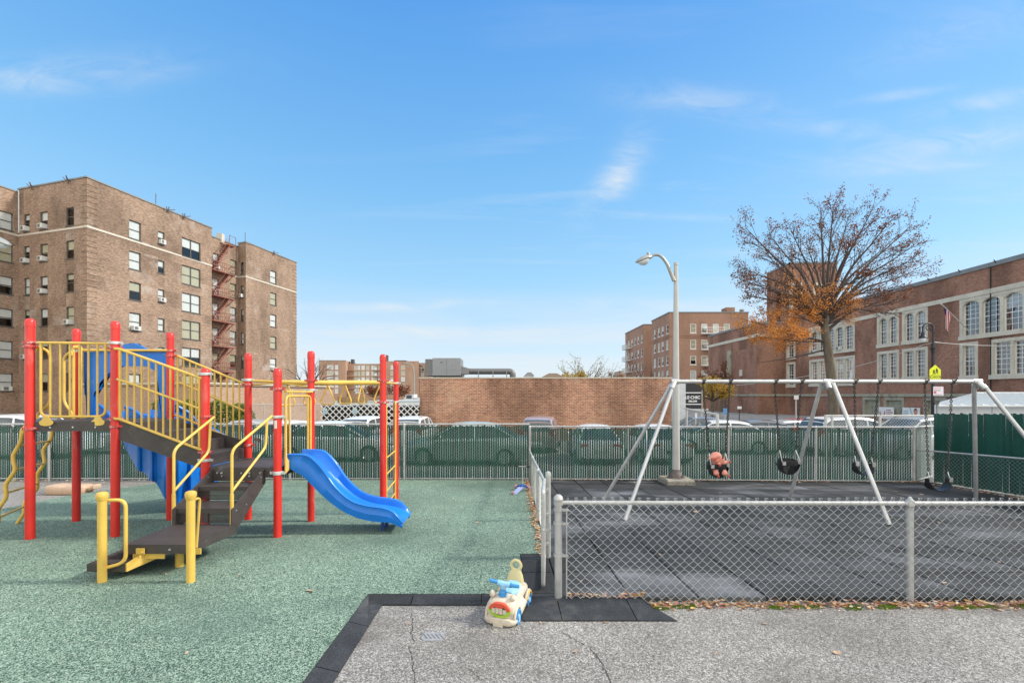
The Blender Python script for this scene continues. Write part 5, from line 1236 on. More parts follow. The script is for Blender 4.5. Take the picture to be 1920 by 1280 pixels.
# ---------------------------------------------------------------- apartment blocks beyond (middle right)
def block(label, c, zt, Lf, Ls_, colsF, colsS, rows, mat, wsz=(1.2, 1.8), name='apartment_block', fmat='frame_white', grp='brick apartment houses beyond the school'):
    r = thing(name, (c[0], c[1], GB_), label, 'apartment building', grp); b = MB(); w, h = wsz
    F0 = (c[0], c[1]); dF = (1.0, 0.0); S0 = (c[0], c[1] + Ls_); dS = (0.0, -1.0)
    of = [(s - w / 2, s + w / 2, z - h / 2, z + h / 2) for s in colsF for z in rows]; os_ = [(Ls_ - s - w / 2, Ls_ - s + w / 2, z - h / 2, z + h / 2) for s in colsS for z in rows]
    wall(b, F0, dF, Lf, GB_, zt, of, .2); wall(b, S0, dS, Ls_, GB_, zt, os_, .2); wall(b, (c[0] + Lf, c[1]), (0, 1), Ls_, GB_, zt, []); wall(b, (c[0] + Lf, c[1] + Ls_), (-1, 0), Lf, GB_, zt, [])
    b.build('wall', mat, r, uv=True)
    for o in of: window(r, F0, dF, o[0], o[2], w, h, 'far', fmat, 'glass', ac=False)
    for o in os_: window(r, S0, dS, o[0], o[2], w, h, 'far', fmat, 'glass', ac=False)
    b = MB(); b.box(c[0] + .05, c[0] + Lf - .05, c[1] + .05, c[1] + Ls_ - .05, zt - .9, zt - .7); b.build('roof', M['roof'], r)
    b = MB(); strip_along(b, F0, dF, -.1, Lf + .1, zt, zt + .2, .12, .4); strip_along(b, S0, dS, 0, Ls_, zt, zt + .2, .12, .4); b.build('coping', M['coping'], r)
    return r, F0, S0
def escape(r, p0, d, s0, s1, rows, mat, dep_=1.1, sw=1.2):
    b = MB(); d = Vector((*d, 0)); n_ = Vector((d.y, -d.x, 0)); o = Vector((*p0, 0))
    def f(s_, k, z): q = o + d * s_ + n_ * k; return Vector((q.x, q.y, z))
    for i, z in enumerate(rows):
        b.prism([f(s0, .05, z), f(s1, .05, z), f(s1, dep_, z), f(s0, dep_, z)], (0, 0, -.16))
        for hh in (.5, 1.0): b.tube([f(s0, .08, z + hh), f(s0, dep_, z + hh), f(s1, dep_, z + hh), f(s1, .08, z + hh)], .035, 4)
        for k in range(int((s1 - s0) / .35) + 1): b.cyl(f(s0 + k * .35, dep_, z), f(s0 + k * .35, dep_, z + 1), .03, 3)
        if i < len(rows) - 1:
            z2 = rows[i + 1]
            for k in (.3, .8): b.bar(f(s1 - sw, k, z), f(s1 - sw - 2.0, k, z2), .06, .16); b.tube([f(s1 - sw, k, z + .9), f(s1 - sw - 2, k, z2 + .9)], .04, 4)
    b.build('fire_escape', mat, r)
rows3 = [PZ(457.5 + 160, 83) + .0, PZ(488 + 160, 83), PZ(517.5 + 160, 83), PZ(547 + 160, 83), PZ(547 + 190, 83)]
rows3 = [PZ(460 + v / 4.923, 83) for v in (765, 913, 1058, 1195, 1340)]
r, F0, S0 = block('brick apartment house with white fire escape stairs on its front wall', (PX(1255, 83), 83.0), PZ(586.5, 83), 15, 9.8, [(PX(p, 83) - PX(1255, 83)) for p in (1300, 1321, 1342.5, 1363)], [1.1, 3.6, 5.6, 8.0], rows3, M['brickfar'])
x0_ = PX(1255, 83); escape(r, F0, (1, 0), PX(1315, 83) - x0_, PX(1355, 83) - x0_, [z - 1.0 for z in rows3], M['whiteiron'])
b = MB(); 
for z in (rows3[0] - 1.45, rows3[0] - 1.75): strip_along(b, F0, (1, 0), 0, 15, z, z + .12, .1, -.005); strip_along(b, S0, (0, -1), 0, 9.8, z, z + .12, .1, -.005)
b.build('belt_course', M['brickfar'], r, uv=True)
b = MB(); b.box(PX(1362, 86), PX(1378, 86), 86, 88, 16, PZ(576, 86)); b.build('chimney', M['brickfar'], r, uv=True)
b = MB(); q = Vector((PX(1391, 86), 86, 16)); b.cyl(q, q + Vector((0, 0, 2.0)), .3, 10); b.lathe(q + Vector((0, 0, 2.0)), [(.3, 0), (.45, .1), (.45, .35), (.1, .5)], 10); b.build('roof_vent', M['hvac'], r)
r, F0, S0 = block('farther brick apartment house with fire escapes on its left side wall', (PX(1207, 100), 100.0), PZ(609, 100), 6.5, 15, [1.6 + 1.7], [1.4, 4.2, 6.6, 9.2, 12.0], [PZ(460 + v / 4.923, 100) for v in (855, 985, 1110, 1235)], M['brickfar'])
escape(r, S0, (0, -1), .8, 6.0, [PZ(460 + v / 4.923, 107) for v in (935, 1050, 1160)][::-1], M['whiteiron'])
# ---------------------------------------------------------------- distant block (left of centre)
YD = 200.0
rowsd = [PZ(640 + v / 7.385, YD) for v in (355, 437, 520, 607, 685)]
xd = PX(598, YD)
r, F0, S0 = block('distant tan apartment block seen above the overhead rings', (xd, YD), PZ(676, YD), PX(648, YD) - xd, 14, [PX(p, YD) - xd for p in (616, 622, 631)], [], rowsd, M['brickfar2'], (1.5, 2.0), grp=None)
b = MB(); xm0, xm1, xm2, xm3 = PX(648, YD), PX(662, YD), PX(760, YD), PX(797, YD)
of = [(PX(p, YD + 3) - xm0, PX(p, YD + 3) - xm0 + 1.6, z - 1, z + 1) for p in (664, 669, 677.5, 686, 696, 700, 708.5) for z in rowsd]
wall(b, (xm0, YD + 3), (1, 0), PX(712, YD) - xm0 + 3, GB_, PZ(681, YD), of); 
of2 = [(PX(p, YD + 1) - PX(711, YD), PX(p, YD + 1) - PX(711, YD) + 1.8, z - 1, z + 1) for p in (715, 732, 752) for z in rowsd]
wall(b, (PX(711, YD), YD + 1), (1, 0), xm3 - PX(711, YD) - 3, GB_, PZ(676.5, YD), of2); wall(b, (PX(711, YD), YD + 3), (0, -1), 2, GB_, PZ(676.5, YD), [])
b.build('wall', M['brickfar2'], r, uv=True)
for o in of: window(r, (xm0, YD + 3), (1, 0), o[0], o[2], 1.6, 2, 'sash', 'frame_white', ac=False)
for o in of2: window(r, (PX(711, YD), YD + 1), (1, 0), o[0], o[2], 1.8, 2, 'sash', 'frame_white', ac=False)
b = MB(); b.box(xm0, xm3 - 3.2, YD + 3.2, YD + 14, PZ(681, YD) - .6, PZ(681, YD) - .4); b.box(PX(652, YD), PX(657, YD), YD + 4, YD + 6, 16, PZ(672, YD)); b.box(PX(718, YD), PX(722, YD), YD + 4, YD + 6, 16, PZ(664, YD)); b.box(PX(735, YD), PX(757, YD), YD + 4, YD + 8, 16, PZ(674, YD)); b.build('roof', M['roof'], r)
b = MB()
for z in rowsd[:4]:
    for (p0_, p1_) in ((650, 661), (695, 715)): b.box(PX(p0_, YD), PX(p1_, YD), YD + 1.6 if p0_ > 660 else YD + 1.4, YD + 2.95, z - 1.5, z - 1.2)
b.build('balcony', M['brickfar2'], r, uv=True)
r2, _, _ = block('last distant tan apartment wing just left of the rooftop unit', (PX(783, 215), 215.0), PZ(681, 215), 6, 12, [2.5], [], rowsd, M['brickfar2'], (1.5, 2.0), grp=None)
# street lamp in front of it
b = MB(); yl = 60; x_ = PX(776.5, yl); root = thing('street_lamp', (x_, yl, GB_), 'slender grey street lamp rising left of the rooftop unit', 'street lamp')
b.cyl((x_, yl, GB_), (x_, yl, PZ(700, yl)), .13, 10, r2=.09); b.tube(catmull([(x_, yl, PZ(700, yl)), (x_ - .1, yl, PZ(690, yl)), (PX(772, yl), yl, PZ(683, yl)), (PX(764, yl), yl, PZ(681, yl))], 5), .07, 8); b.build('pole', M['lampgrey'], root)
b = MB(); b.ball((PX(762, yl), yl, PZ(681, yl)), .35, .15, .1, 10, 6); b.build('lamp_head', M['lampgrey'], root)
# low sheds between
root = thing('low_shed', (PX(715, 45), 45, GB_), 'long low grey roofed shed beyond the lattice fence', 'shed')
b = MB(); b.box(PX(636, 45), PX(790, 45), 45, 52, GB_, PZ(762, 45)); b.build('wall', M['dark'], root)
b = MB(); b.box(PX(690, 45), PX(792, 45), 44.8, 52, PZ(761.9, 45), PZ(751, 45)); b.build('roof', plain('pale_blue_roof', (.50, .56, .58), .6), root)
b = MB(); 
for k in range(8): b.box(PX(633 + k * 7.2, 44.9), PX(633 + k * 7.2 + 6.8, 44.9), 44.9, 45.0, PZ(758, 45), PZ(744 + (k > 4) * 2, 45))
b.build('board_screen', M['wood'], root)
root = thing('white_truck', (PX(760, 56), 56, GB_), 'white box truck parked far beyond the lattice fence', 'truck')
b = MB(); b.prism([(PX(760, 56), 56, 1.0), (PX(776, 56), 56, 1.0), (PX(776, 56), 56, PZ(739, 56)), (PX(762, 56), 56, PZ(739, 56)), (PX(756, 56), 56, PZ(749, 56)), (PX(755, 56), 56, 1.0)], (0, 2.2, 0)); b.box(PX(755, 56), PX(790, 56), 56, 58.2, -.4, 1.0); b.box(PX(777, 56), PX(792, 56), 56, 58.2, 1.0, PZ(745, 56)); b.build('body', plain('white_truck_paint', (.72, .72, .72), .4), root)
b = MB(); b.box(PX(762, 56), PX(772, 56), 55.97, 56, 1.15, 1.6); b.build('window', M['carglass'], root)
b = MB(); [b.lathe((PX(p, 56), 56, -.5), [(.02, 0), (.45, 0), (.45, .3)], 14, (0, 1, 0)) for p in (759, 787)]; b.build('wheel', M['tyre'], root)
# lattice fence
yl = 24.0; root = thing('lattice_fence', (PX(700, yl), yl, GB_), 'white diagonal lattice fence at the back of the car park', 'fence')
b = MB(); xA, xB = PX(601, yl), PX(787, yl) - .05; hz = PZ(757.5, yl) - GB_
st_ = .34; k = -12
while xA + k * st_ < xB + 2:
    for s_ in (1, -1):
        u0 = xA + k * st_; a0, a1 = u0, u0 + s_ * hz; zz0, zz1 = GB_, GB_ + hz
        if s_ == 1:
            if a0 < xA: zz0 += xA - a0; a0 = xA
            if a1 > xB: zz1 -= a1 - xB; a1 = xB
        else:
            if a0 > xB: zz0 += a0 - xB; a0 = xB
            if a1 < xA: zz1 -= xA - a1; a1 = xA
        if zz1 - zz0 > .1: b.bar((a0, yl + .02 * s_, zz0), (a1, yl + .02 * s_, zz1), .02, .085, up=(0, 1, 0)) if False else b.prism([(a0 - .036, yl + .02 * s_, zz0), (a0 + .036, yl + .02 * s_, zz0), (a1 + .036, yl + .02 * s_, zz1), (a1 - .036, yl + .02 * s_, zz1)], (0, .02, 0))
    k += 1
b.box(xA, xB, yl - .02, yl + .06, GB_ + hz, GB_ + hz + .06); b.build('lattice', M['lattice'], root)
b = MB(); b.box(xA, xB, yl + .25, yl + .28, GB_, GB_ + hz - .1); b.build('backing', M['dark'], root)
for p in (666, 610):
    sgn = thing('notice', (PX(p, yl), yl - .03, PZ(770, yl)), 'small pale green notice fixed to the ' + ('lattice fence' if p > 640 else 'left end of the lattice fence'), 'notice'); b = MB(); b.box(PX(p - 4, yl), PX(p + 4, yl), yl - .06, yl - .04, PZ(776, yl), PZ(765, yl)); b.build('plate', plain('notice_plate', (.5, .62, .58), .5), sgn); b = MB(); b.box(PX(p - 2.5, yl), PX(p + 2.5, yl), yl - .07, yl - .063, PZ(771, yl), PZ(770, yl)); b.box(PX(p - 2.5, yl), PX(p + 2.5, yl), yl - .07, yl - .063, PZ(773.5, yl), PZ(772.7, yl)); b.build('print', M['signblue'], sgn)
def simple_mesh_fence(name, label, p0, p1, z0, hgt, step, r, pst, mat='wire', rail=.03):
    root = thing(name, (p0[0], p0[1], z0), label, 'fence'); b = MB(); wires_straight(b, (*p0, 0), (*p1, 0), lambda y: z0, hgt, step=step, r=r); b.build('wire_mesh', M[mat], root, fix=False)
    b = MB(); b.cyl((p0[0], p0[1], z0 + hgt), (p1[0], p1[1], z0 + hgt), rail, 8); b.build('top_rail', M['whitepaint'], root)
    for (x, y) in pst: b = MB(); b.cyl((x, y, z0), (x, y, z0 + hgt + .03), rail * 1.3, 8); b.build('post', M['whitepaint'], root)
simple_mesh_fence('chain_link_fence', 'dark chain link fence along the tan annex wall', (PX(460, 23), 23.2), (PX(600, 24), 24), GB_, PZ(758, 23.5) - GB_, .12, .006, [(PX(p, 23.5), 23.5) for p in (495, 545, 590)], 'wire', .02)
simple_mesh_fence('chain_link_fence', 'white railed chain link fence in front of the school car park', (PX(1546, 15), 15), (PX(1757, 15), 15), -.68, PZ(779, 15) + .68, .10, .004, [(PX(1548, 15), 15), (PX(1560, 15), 15), (PX(1650, 15), 15), (PX(1755, 15), 15)])
root = thing('railing', (PX(1260, 19), 19, GB_), 'sloping white railing below the black salon sign', 'railing'); b = MB(); b.tube([P(1285, 766, 22), P(1345, 777, 17), (PX(1347, 17), 17, -.75)], .05, 8); b.cyl((PX(1288, 22), 22, GB_), P(1288, 767, 22), .04, 8)
for k in range(20): q0 = Vector(P(1285, 766, 22)).lerp(P(1345, 777, 17), k / 20); b.cyl((q0.x, q0.y, -.8), q0, .005, 3)
b.build('rail', M['whitepaint'], root)
# ================================================================= SCHOOL
XS = 37.6
def YofS(px): return XS * F / (px - CX)
SCH = thing('school_building', (XS, 40, GB_), 'long red brick school building with stone framed windows on the right', 'school')
ZRs, ZL0, ZL1 = 11.45, 1.45, 1.72
Y0s, Y1s = 24.0, 58.2
pS = (XS, Y1s); dS = (0.0, -1.0)         # walking towards the camera: outward (right of d) is -x
def sS(y): return Y1s - y
stone = MB(); ops = []; wl = []
# groups: (y_far, y_near, z0, z1, n windows, arched)
groups = [(57.85, 56.1, 6.35, 9.4, 1, 1), (57.85, 56.1, 2.7, 5.85, 1, 0),
          (YofS(1518), YofS(1603), 6.4, 9.4, 5, 1), (YofS(1518), YofS(1603), 2.75, 5.85, 5, 0),
          (YofS(1645), YofS(1686), 6.42, 9.4, 2, 1), (YofS(1645), YofS(1686), 3.05, 5.9, 2, 0),
          (YofS(1692), YofS(1740), 6.42, 9.4, 2, 1), (YofS(1692), YofS(1740), 3.05, 5.9, 2, 0),
          (YofS(1800), 25.6, 6.2, 9.4, 7, 1), (YofS(1800), YofS(1834), 2.95, 5.85, 1, 0), (YofS(1857), 25.6, 2.95, 5.85, 6, 0)]
fw = .22
for (ya, yb, z0, z1, nw, ar) in groups:
    s0, s1 = sS(ya), sS(yb); ops.append((s0, s1, z0, z1))
    # stone surround and mullions, standing 3 cm proud
    def S(a, b_, c, e, out=.05, inn=.28): 
        p = Vector((*pS, 0)) + Vector((*dS, 0)) * a; q = Vector((*pS, 0)) + Vector((*dS, 0)) * b_
        stone.box(p.x - out, p.x + inn, q.y, p.y, c, e)
    S(s0, s0 + fw, z0, z1); S(s1 - fw, s1, z0, z1); S(s0 + fw, s1 - fw, z1 - .26, z1, .055); S(s0 - .04, s1 + .04, z0 - .14, z0 + .2, .12)
    inner = (s1 - s0 - 2 * fw); mw = .19; w = (inner - mw * (nw - 1)) / nw
    for k in range(nw):
        a = s0 + fw + k * (w + mw)
        if k: S(a - mw, a, z0 + .2, z1 - .26, .04)
        wl.append((a, z0 + .2, w, z1 - .26 - z0 - .2, ar))
        if ar:          # arched head in stone
            n_ = 8; r = w / 2; zt = z1 - .26; pts = []
            for side in (-1, 1):
                poly = [(a + r + side * r, zt)] + [(a + r + side * r * cos(t), zt - .42 + .40 * sin(t)) for t in [pi / 2 * j / n_ for j in range(n_ + 1)]]
                # fan
                for j in range(1, len(poly) - 1):
                    tri = [poly[0], poly[j], poly[j + 1]]; stone.prism([(XS - .03, Y1s - s_, z) for s_, z in tri], (.2, 0, 0))
b = MB(); bops = []
for (ya, yb) in ((45.6, 43.5), (43.1, 40.9), (39, 37)): bops.append((sS(ya), sS(yb), -.6, 1.1))
wall(b, pS, dS, Y1s - Y0s, GB_, ZRs, ops + bops, .3)
# corner block and tower
XB = PX(1420, 58.2); YB = 58.2
wall(b, (XB, 72), (0, -1), 72 - YB, GB_, 11.1, [(72 - 65.6, 72 - 64.9, 8.0 - 4.6, 8.0)]); wall(b, (XB, YB), (1, 0), XS - XB, GB_, 11.1, [])
wall(b, (XS + 19.5, Y0s), (0, 1), Y1s - Y0s + 8, GB_, 11.2, []); wall(b, (XS, Y0s), (1, 0), 19.5, GB_, 11.2, []); wall(b, (XS + 19.5, Y1s + 8), (-1, 0), 19.5, GB_, 11.2, [])
b.build('wall', M['brickschool'], SCH, uv=True)
stone.build('window_surround', M['stone'], SCH)
for (a, z, w, h, ar) in wl: window(SCH, pS, dS, a, z, w, h, 'school' + str(ar), 'frame_white', 'glass_school', blind=rw.choice([0, 0, 0, .4]), ac=(rw.random() < .12), off=.06)
for (a, c, e, f_) in bops:
    st2 = MB(); p = Y1s - a; q = Y1s - c; st2.box(XS - .05, XS + .25, p - .25, p, e, f_); st2.box(XS - .05, XS + .25, q, q + .25, e, f_); st2.box(XS - .055, XS + .25, q, p, f_ + .0, f_ + .3); st2.box(XS + .2, XS + .25, q + .25, p - .25, e, f_); st2.build('basement_surround', M['stonedark'], SCH)
b = MB()
def belt(z0, z1, out): strip_along(b, pS, dS, 0, Y1s - Y0s, z0, z1, out, -.002)
belt(9.41, 9.78, .1); strip_along(b, (XB, 72), (0, -1), 0, 72 - YB, 9.35, 9.75, .08, -.002); strip_along(b, (XB, YB), (1, 0), 0, XS - XB - .1, 9.35, 9.75, .08, -.002); b.build('belt_course', M['stone'], SCH)
b = MB(); belt(ZL0, ZL1, .14); strip_along(b, (XB, 72), (0, -1), 0, 72 - YB + .1, ZL0, ZL1, .12, -.002); strip_along(b, (XB, YB), (1, 0), 0, XS - XB - .14, ZL0, ZL1, .12, -.002); b.build('water_table', M['stonedark'], SCH)
b = MB(); strip_along(b, pS, dS, 0, Y1s - Y0s, ZRs, ZRs + .34, .12, .6); strip_along(b, (XB, 72), (0, -1), 0, 72 - YB, 11.1, 11.35, .1, .5); strip_along(b, (XB, YB), (1, 0), .5, XS - XB, 11.1, 11.35, .1, .5); b.build('coping', M['coping'], SCH)
b = MB(); b.box(XS + .02, XS + 19.5, Y0s + .02, Y1s + 8, 10.8, 10.9); b.box(XS + .35, XS + 19.5, Y0s + .02, Y1s, 6.0, 6.2); b.box(XB + .5, XS + .5, YB + .4, 72, 10.6, 10.7); b.build('roof', M['roof'], SCH)
b = MB(); yy = 36
for k in range(12): b.cyl((XS - .13, Y0s + 4 + k * 2.6, ZRs + .2), (XS - .13, Y0s + 4.15 + k * 2.6, ZRs + .45), .035, 5)
b.cyl((XS - .07, YofS(1859), GB_), (XS - .07, YofS(1859), ZRs), .035, 8); b.build('downpipe', M['dark'], SCH)
# niche with statue-like stone ornament on the corner block
b = MB(); yn = 65.3; b.box(XB - .12, XB + .05, yn - .5, yn + .5, 3.2, 8.2); b.prism([(XB - .14, yn - .4, 3.2), (XB - .14, yn + .4, 3.2), (XB - .14, yn, 2.4)], (.15, 0, 0)); b.build('stone_niche', M['stonedark'], SCH)
b = MB(); b.lathe((XB - .2, yn, 3.3), [(.05, 0), (.3, .2), (.25, 1.2), (.32, 2), (.2, 2.5), (.22, 2.9), (.12, 3.1), (.01, 3.2)], 10); b.build('statue', M['dark'] if False else M['stonedark'], SCH)
for yn2 in (67.2, 62.2): b = MB(); b.box(XB - .06, XB + .05, yn2 - .35, yn2 + .35, 4.3, 5.2); b.build('stone_plaque', M['stone'], SCH)
for (p_) in (1372, 1383, 1396):
    yw = XB * F / (p_ - CX); b = MB(); b.box(XB - .07, XB - .01, yw - .75, yw + .75, -1, PZ(774, yw)); b.build('basement_surround', M['stonedark'], SCH)
# tower
TWx0, TWy = 39.6, 60.0; TWx1 = PX(1570, TWy); ZT = PZ(494.5, TWy)
b = MB(); tops = []
for pc in (1483, 1536): c_ = PX(pc, TWy) - TWx0; tops.append((c_ - .55, c_ + .55, 10.8, 16.6)) if c_ > .6 else tops.append((.25, 1.2, 10.8, 16.6))
wall(b, (TWx0, TWy), (1, 0), TWx1 - TWx0, 5, ZT, tops, .4); wall(b, (TWx0, TWy + 5.5), (0, -1), 5.5, 5, ZT, [(2.2, 3.2, 10.8, 16.6)], .4); wall(b, (TWx1, TWy), (0, 1), 5.5, 5, ZT, []); wall(b, (TWx1, TWy + 5.5), (-1, 0), TWx1 - TWx0, 5, ZT, []); wall(b, (XS, 62), (1, 0), 5, GB_, 11, [])
b.build('tower', M['brickschool'], SCH, uv=True)
b = MB(); b.box(TWx0 + .1, TWx1 - .1, TWy + .1, TWy + 5.4, ZT - .3, ZT - .15); b.build('tower_roof', M['roof'], SCH)
b = MB(); 
for (a, c, e, f_) in tops:
    for q in (a - .28, c): b.box(TWx0 + q, TWx0 + q + .28, TWy - .06, TWy + .3, e, f_)
    b.box(TWx0 + a - .28, TWx0 + c + .28, TWy - .07, TWy + .3, f_, f_ + .4)
b.build('tower_window_surround', M['stone'], SCH)
b = MB()
for (a, c, e, f_) in tops: b.box(TWx0 + a, TWx0 + c, TWy + .3, TWy + .34, e, f_)
b.build('louvre', M['acdark'], SCH)
b = MB(); strip_along(b, (TWx0, TWy), (1, 0), -.1, TWx1 - TWx0 + .1, ZT, ZT + .25, .1, .4); strip_along(b, (TWx0, TWy + 5.5), (0, -1), 0, 5.5, ZT, ZT + .25, .1, .4); b.build('coping', M['coping'], SCH)
# light bracket box on wall
b = MB(); yq = 55.8; b.box(XS - .5, XS, yq - .3, yq + .3, 2.2 - .9, 2.2 - .1) if False else None
# flag on a slanted pole
pa = Vector((XS - .05, YofS(1820), PZ(622, YofS(1820)))); pb = P(1765, 570, 34.6)
fl = thing('flag', pa, 'red and white striped flag hanging from a slanted pole on the school wall', 'flag')
b = MB(); b.cyl(pa, pb, .04, 8); b.ball(pb, .07); b.build('pole', M['whitepaint'], fl)
b = MB(); b.mats = None
dpl = (pb - pa).normalized(); W = 1.0; Hh = 1.55; nx, nz = 10, 14
c0 = pa.lerp(pb, .93); c1 = pa.lerp(pb, .66)
for i in range(nx):
    for j in range(nz):
        def q(u, v):
            p = c0.lerp(c1, u); fold = .13 * sin(u * 9 + v * 2); nar = 1 - .45 * v; mid = c0.lerp(c1, .5); x = mid.lerp(p, nar); return Vector((x.x + fold, x.y + fold * .6, x.z - v * Hh * (1 - .15 * abs(u - .5)) - .25 * v * (u)))
        b.cur = 1 if (i < 4 and j < 5) else (0 if (i % 2 == 0) else 2)
        b.add([q(i / nx, j / nz), q((i + 1) / nx, j / nz), q((i + 1) / nx, (j + 1) / nz), q(i / nx, (j + 1) / nz)], [(0, 1, 2, 3)], True)
b.build('cloth', [M['flagred'], M['flagblue'], M['signwhite']], fl, fix=False)
# banners on the school wall
def banner(pxa, pxb, pya, pyb, label, kind):
    y = XS * 0 + 41.; ya = (XS - .12) * F / (pxa - CX); yb = (XS - .12) * F / (pxb - CX); x = XS - .12; ym = (ya + yb) / 2; zt = PZ(pya, ym); zb = PZ(pyb, ym)
    r = thing('banner', (x, ym, zb), label, 'banner'); b = MB(); b.box(x - .01, x + .02, yb, ya, zb, zt); b.build('sheet', M['signwhite'], r); L = ya - yb; Hb = zt - zb
    b = MB()
    if kind == 1:
        for k in range(10):
            a = pi * .9 + k * pi * 1.25 / 9; cyy = ya - L * .25; b.ball((x - .02, cyy - .28 * cos(a), zt - Hb * .48 + .24 * sin(a)), .015, .06, .06, 6, 4)
        b.build('emblem', M['maroon'], r)
        for i, t in enumerate(('Saint', 'School', 'Open')):
            pass
        for i, (l_, w_) in enumerate(((.0, .55), (0, .75), (0, .7))):
            b = MB(); zz = zt - Hb * (.24 + .18 * i)
            for k in range(6): a0 = ya - L * .52 - k * w_ * .16; b.box(x - .016, x - .011, a0 - w_ * .11, a0, zz - .07, zz + .02 + .03 * (k % 2 == 0))
            b.build('lettering', M['maroon'], r)
    else:
        b.box(x - .016, x - .011, ya - L * .35, ya - L * .06, zt - Hb * .3, zt - Hb * .24); b.box(x - .016, x - .011, ya - L * .33, ya - L * .06, zt - Hb * .46, zt - Hb * .40); b.box(x - .016, x - .011, ya - L * .36, ya - L * .06, zt - Hb * .6, zt - Hb * .55); b.build('lettering', M['printblue'], r)
        b = MB(); b.prism([(x - .016, ya - L * .4, zt), (x - .016, ya - L * .47, zt), (x - .016, ya - L * .72, zb), (x - .016, ya - L * .65, zb)], (.004, 0, 0)); b.build('diagonal_stripe', M['teal'], r)
        b = MB(); b.ball((x - .012, ya - L * .76, zt - Hb * .36), .01, .17, .28, 12, 8); b.build('face_picture', M['skinprint'], r)
        b = MB(); b.ball((x - .009, ya - L * .76, zt - Hb * .28), .01, .19, .27, 12, 8); b.build('hair_picture', M['dark'], r)
        b = MB(); b.box(x - .017, x - .011, ya - L * .87, ya - L * .64, zb, zb + Hb * .22); b.build('shirt_picture', M['flagred'], r)
banner(1648, 1676, 763, 785, 'white banner with a maroon ring emblem on the school wall', 1)
banner(1692, 1725, 764, 787, 'white banner with a smiling face picture on the school wall', 2)
# ================================================================= CROOK LAMP WITH SIGNS
yl = 21.8; x_ = PX(1749.5, yl)
LP = thing('crook_lamp', (x_, yl, -.95), 'tall black lamp post with a scrolled crook and hanging globe in front of the school', 'street lamp')
b = MB(); zk = PZ(654, yl); b.cyl((x_, yl, -.95), (x_, yl, zk), .085, 14, r2=.06); b.lathe((x_, yl, zk), [(.06, -.25), (.075, -.2), (.075, -.05), (.13, .02), (.14, .05), (.07, .06), (.075, .22), (.05, .3), (.04, .5)], 14); b.build('pole', M['blackiron'], LP)
zr = PZ(606, yl); xr = PX(1730.5, yl); rr_ = (x_ - xr) / 2; cx_ = (x_ + xr) / 2
b = MB(); pts = [(x_, yl, zk + .4), (x_, yl, zr - rr_)] + [(cx_ + rr_ * cos(a), yl, zr - rr_ + rr_ * sin(a)) for a in [pi * k / 14 for k in range(15)]] + [(xr, yl, zr - rr_ - .25)]
b.tube(pts, .032, 10)
sp_ = [(cx_ + .02 + r * cos(a), yl, zr - rr_ + r * sin(a)) for a, r in [(pi * (.1 + k * .12), .17 - k * .007) for k in range(18)]]; b.tube(sp_, .018, 8); b.tube([(x_, yl, zr - rr_ - .1), (x_ - .1, yl, zr - rr_ - .12), (x_ - .12, yl, zr - rr_ - .02)], .02, 6); b.build('crook', M['blackiron'], LP)
zl = PZ(632, yl); b = MB(); b.lathe((xr, yl, zl), [(.035, .28), (.07, .22), (.08, .1), (.10, .06), (.17, -.03), (.175, -.06), (.1, -.065)], 16); hd = b.build('lamp_hood', M['blackiron'], LP)
b = MB(); b.lathe((xr, yl, zl - .06), [(.14, 0), (.135, -.06), (.10, -.13), (.05, -.165), (.003, -.17)], 16); b.build('globe', M['lampglass'], hd)
ss = thing('school_crossing_sign', (x_, yl - .12, PZ(700, yl)), 'yellow green five sided school crossing sign with two walking children on the black post', 'sign')
ys_ = yl - .12; X = lambda p: PX(p, ys_); Z = lambda p: PZ(p, ys_)
b = MB(); b.prism([(X(1743), ys_, Z(710.5)), (X(1764), ys_, Z(710.5)), (X(1764), ys_, Z(693)), (X(1753.5), ys_, Z(683.5)), (X(1743), ys_, Z(693))], (0, .01, 0)); b.build('plate', M['signyellow'], ss)
b = MB(); yq = ys_ - .006
def fig(cx, cz, s):
    b.ball((cx, yq, cz + .115 * s), .022 * s, .004, .026 * s, 8, 6)
    for poly in ([(-.03, .09), (.03, .09), (.035, .0), (-.035, .0)], [(-.03, .0), (.0, .0), (-.035, -.11), (-.06, -.1)], [(.0, .0), (.035, .0), (.065, -.10), (.035, -.11)], [(.02, .085), (.065, .03), (.055, .02), (.015, .06)], [(-.02, .085), (-.065, .03), (-.055, .02), (-.015, .06)]):
        b.prism([(cx + u * s, yq - .002, cz + v * s) for u, v in poly], (0, .004, 0))
fig(X(1751), Z(697.5), .95); fig(X(1756.5), Z(696), 1.15); b.box(X(1744.5), X(1762.5), yq - .001, yq + .001, Z(703.3), Z(702.8)); b.build('child_figures', M['signblack'], ss)
text('lettering', 'SCHOOL', X(1753.5), yq, Z(706.8), .155, 'signblack', ss, .0, ext=.002)
pn_ = thing('parking_notice', (X(1760), ys_, Z(733)), 'white notice with red print on the black lamp post', 'sign')
b = MB(); b.box(X(1750), X(1769), ys_, ys_ + .01, Z(741.5), Z(724.5)); b.build('plate', plain('notice_paper', (.74, .66, .70), .6, var=.04), pn_)
b = MB(); b.box(X(1751), X(1765), yq, yq + .003, Z(728.2), Z(727.4)); b.box(X(1751), X(1755.5), yq, yq + .003, Z(737.2), Z(733.5)); b.build('red_print', M['toyred'], pn_)
b = MB(); b.box(X(1751.5), X(1763.5), yq, yq + .003, Z(732.3), Z(731.4)); b.box(X(1752), X(1766), yq, yq + .003, Z(740.2), Z(739.4)); b.build('black_print', M['signblack'], pn_)
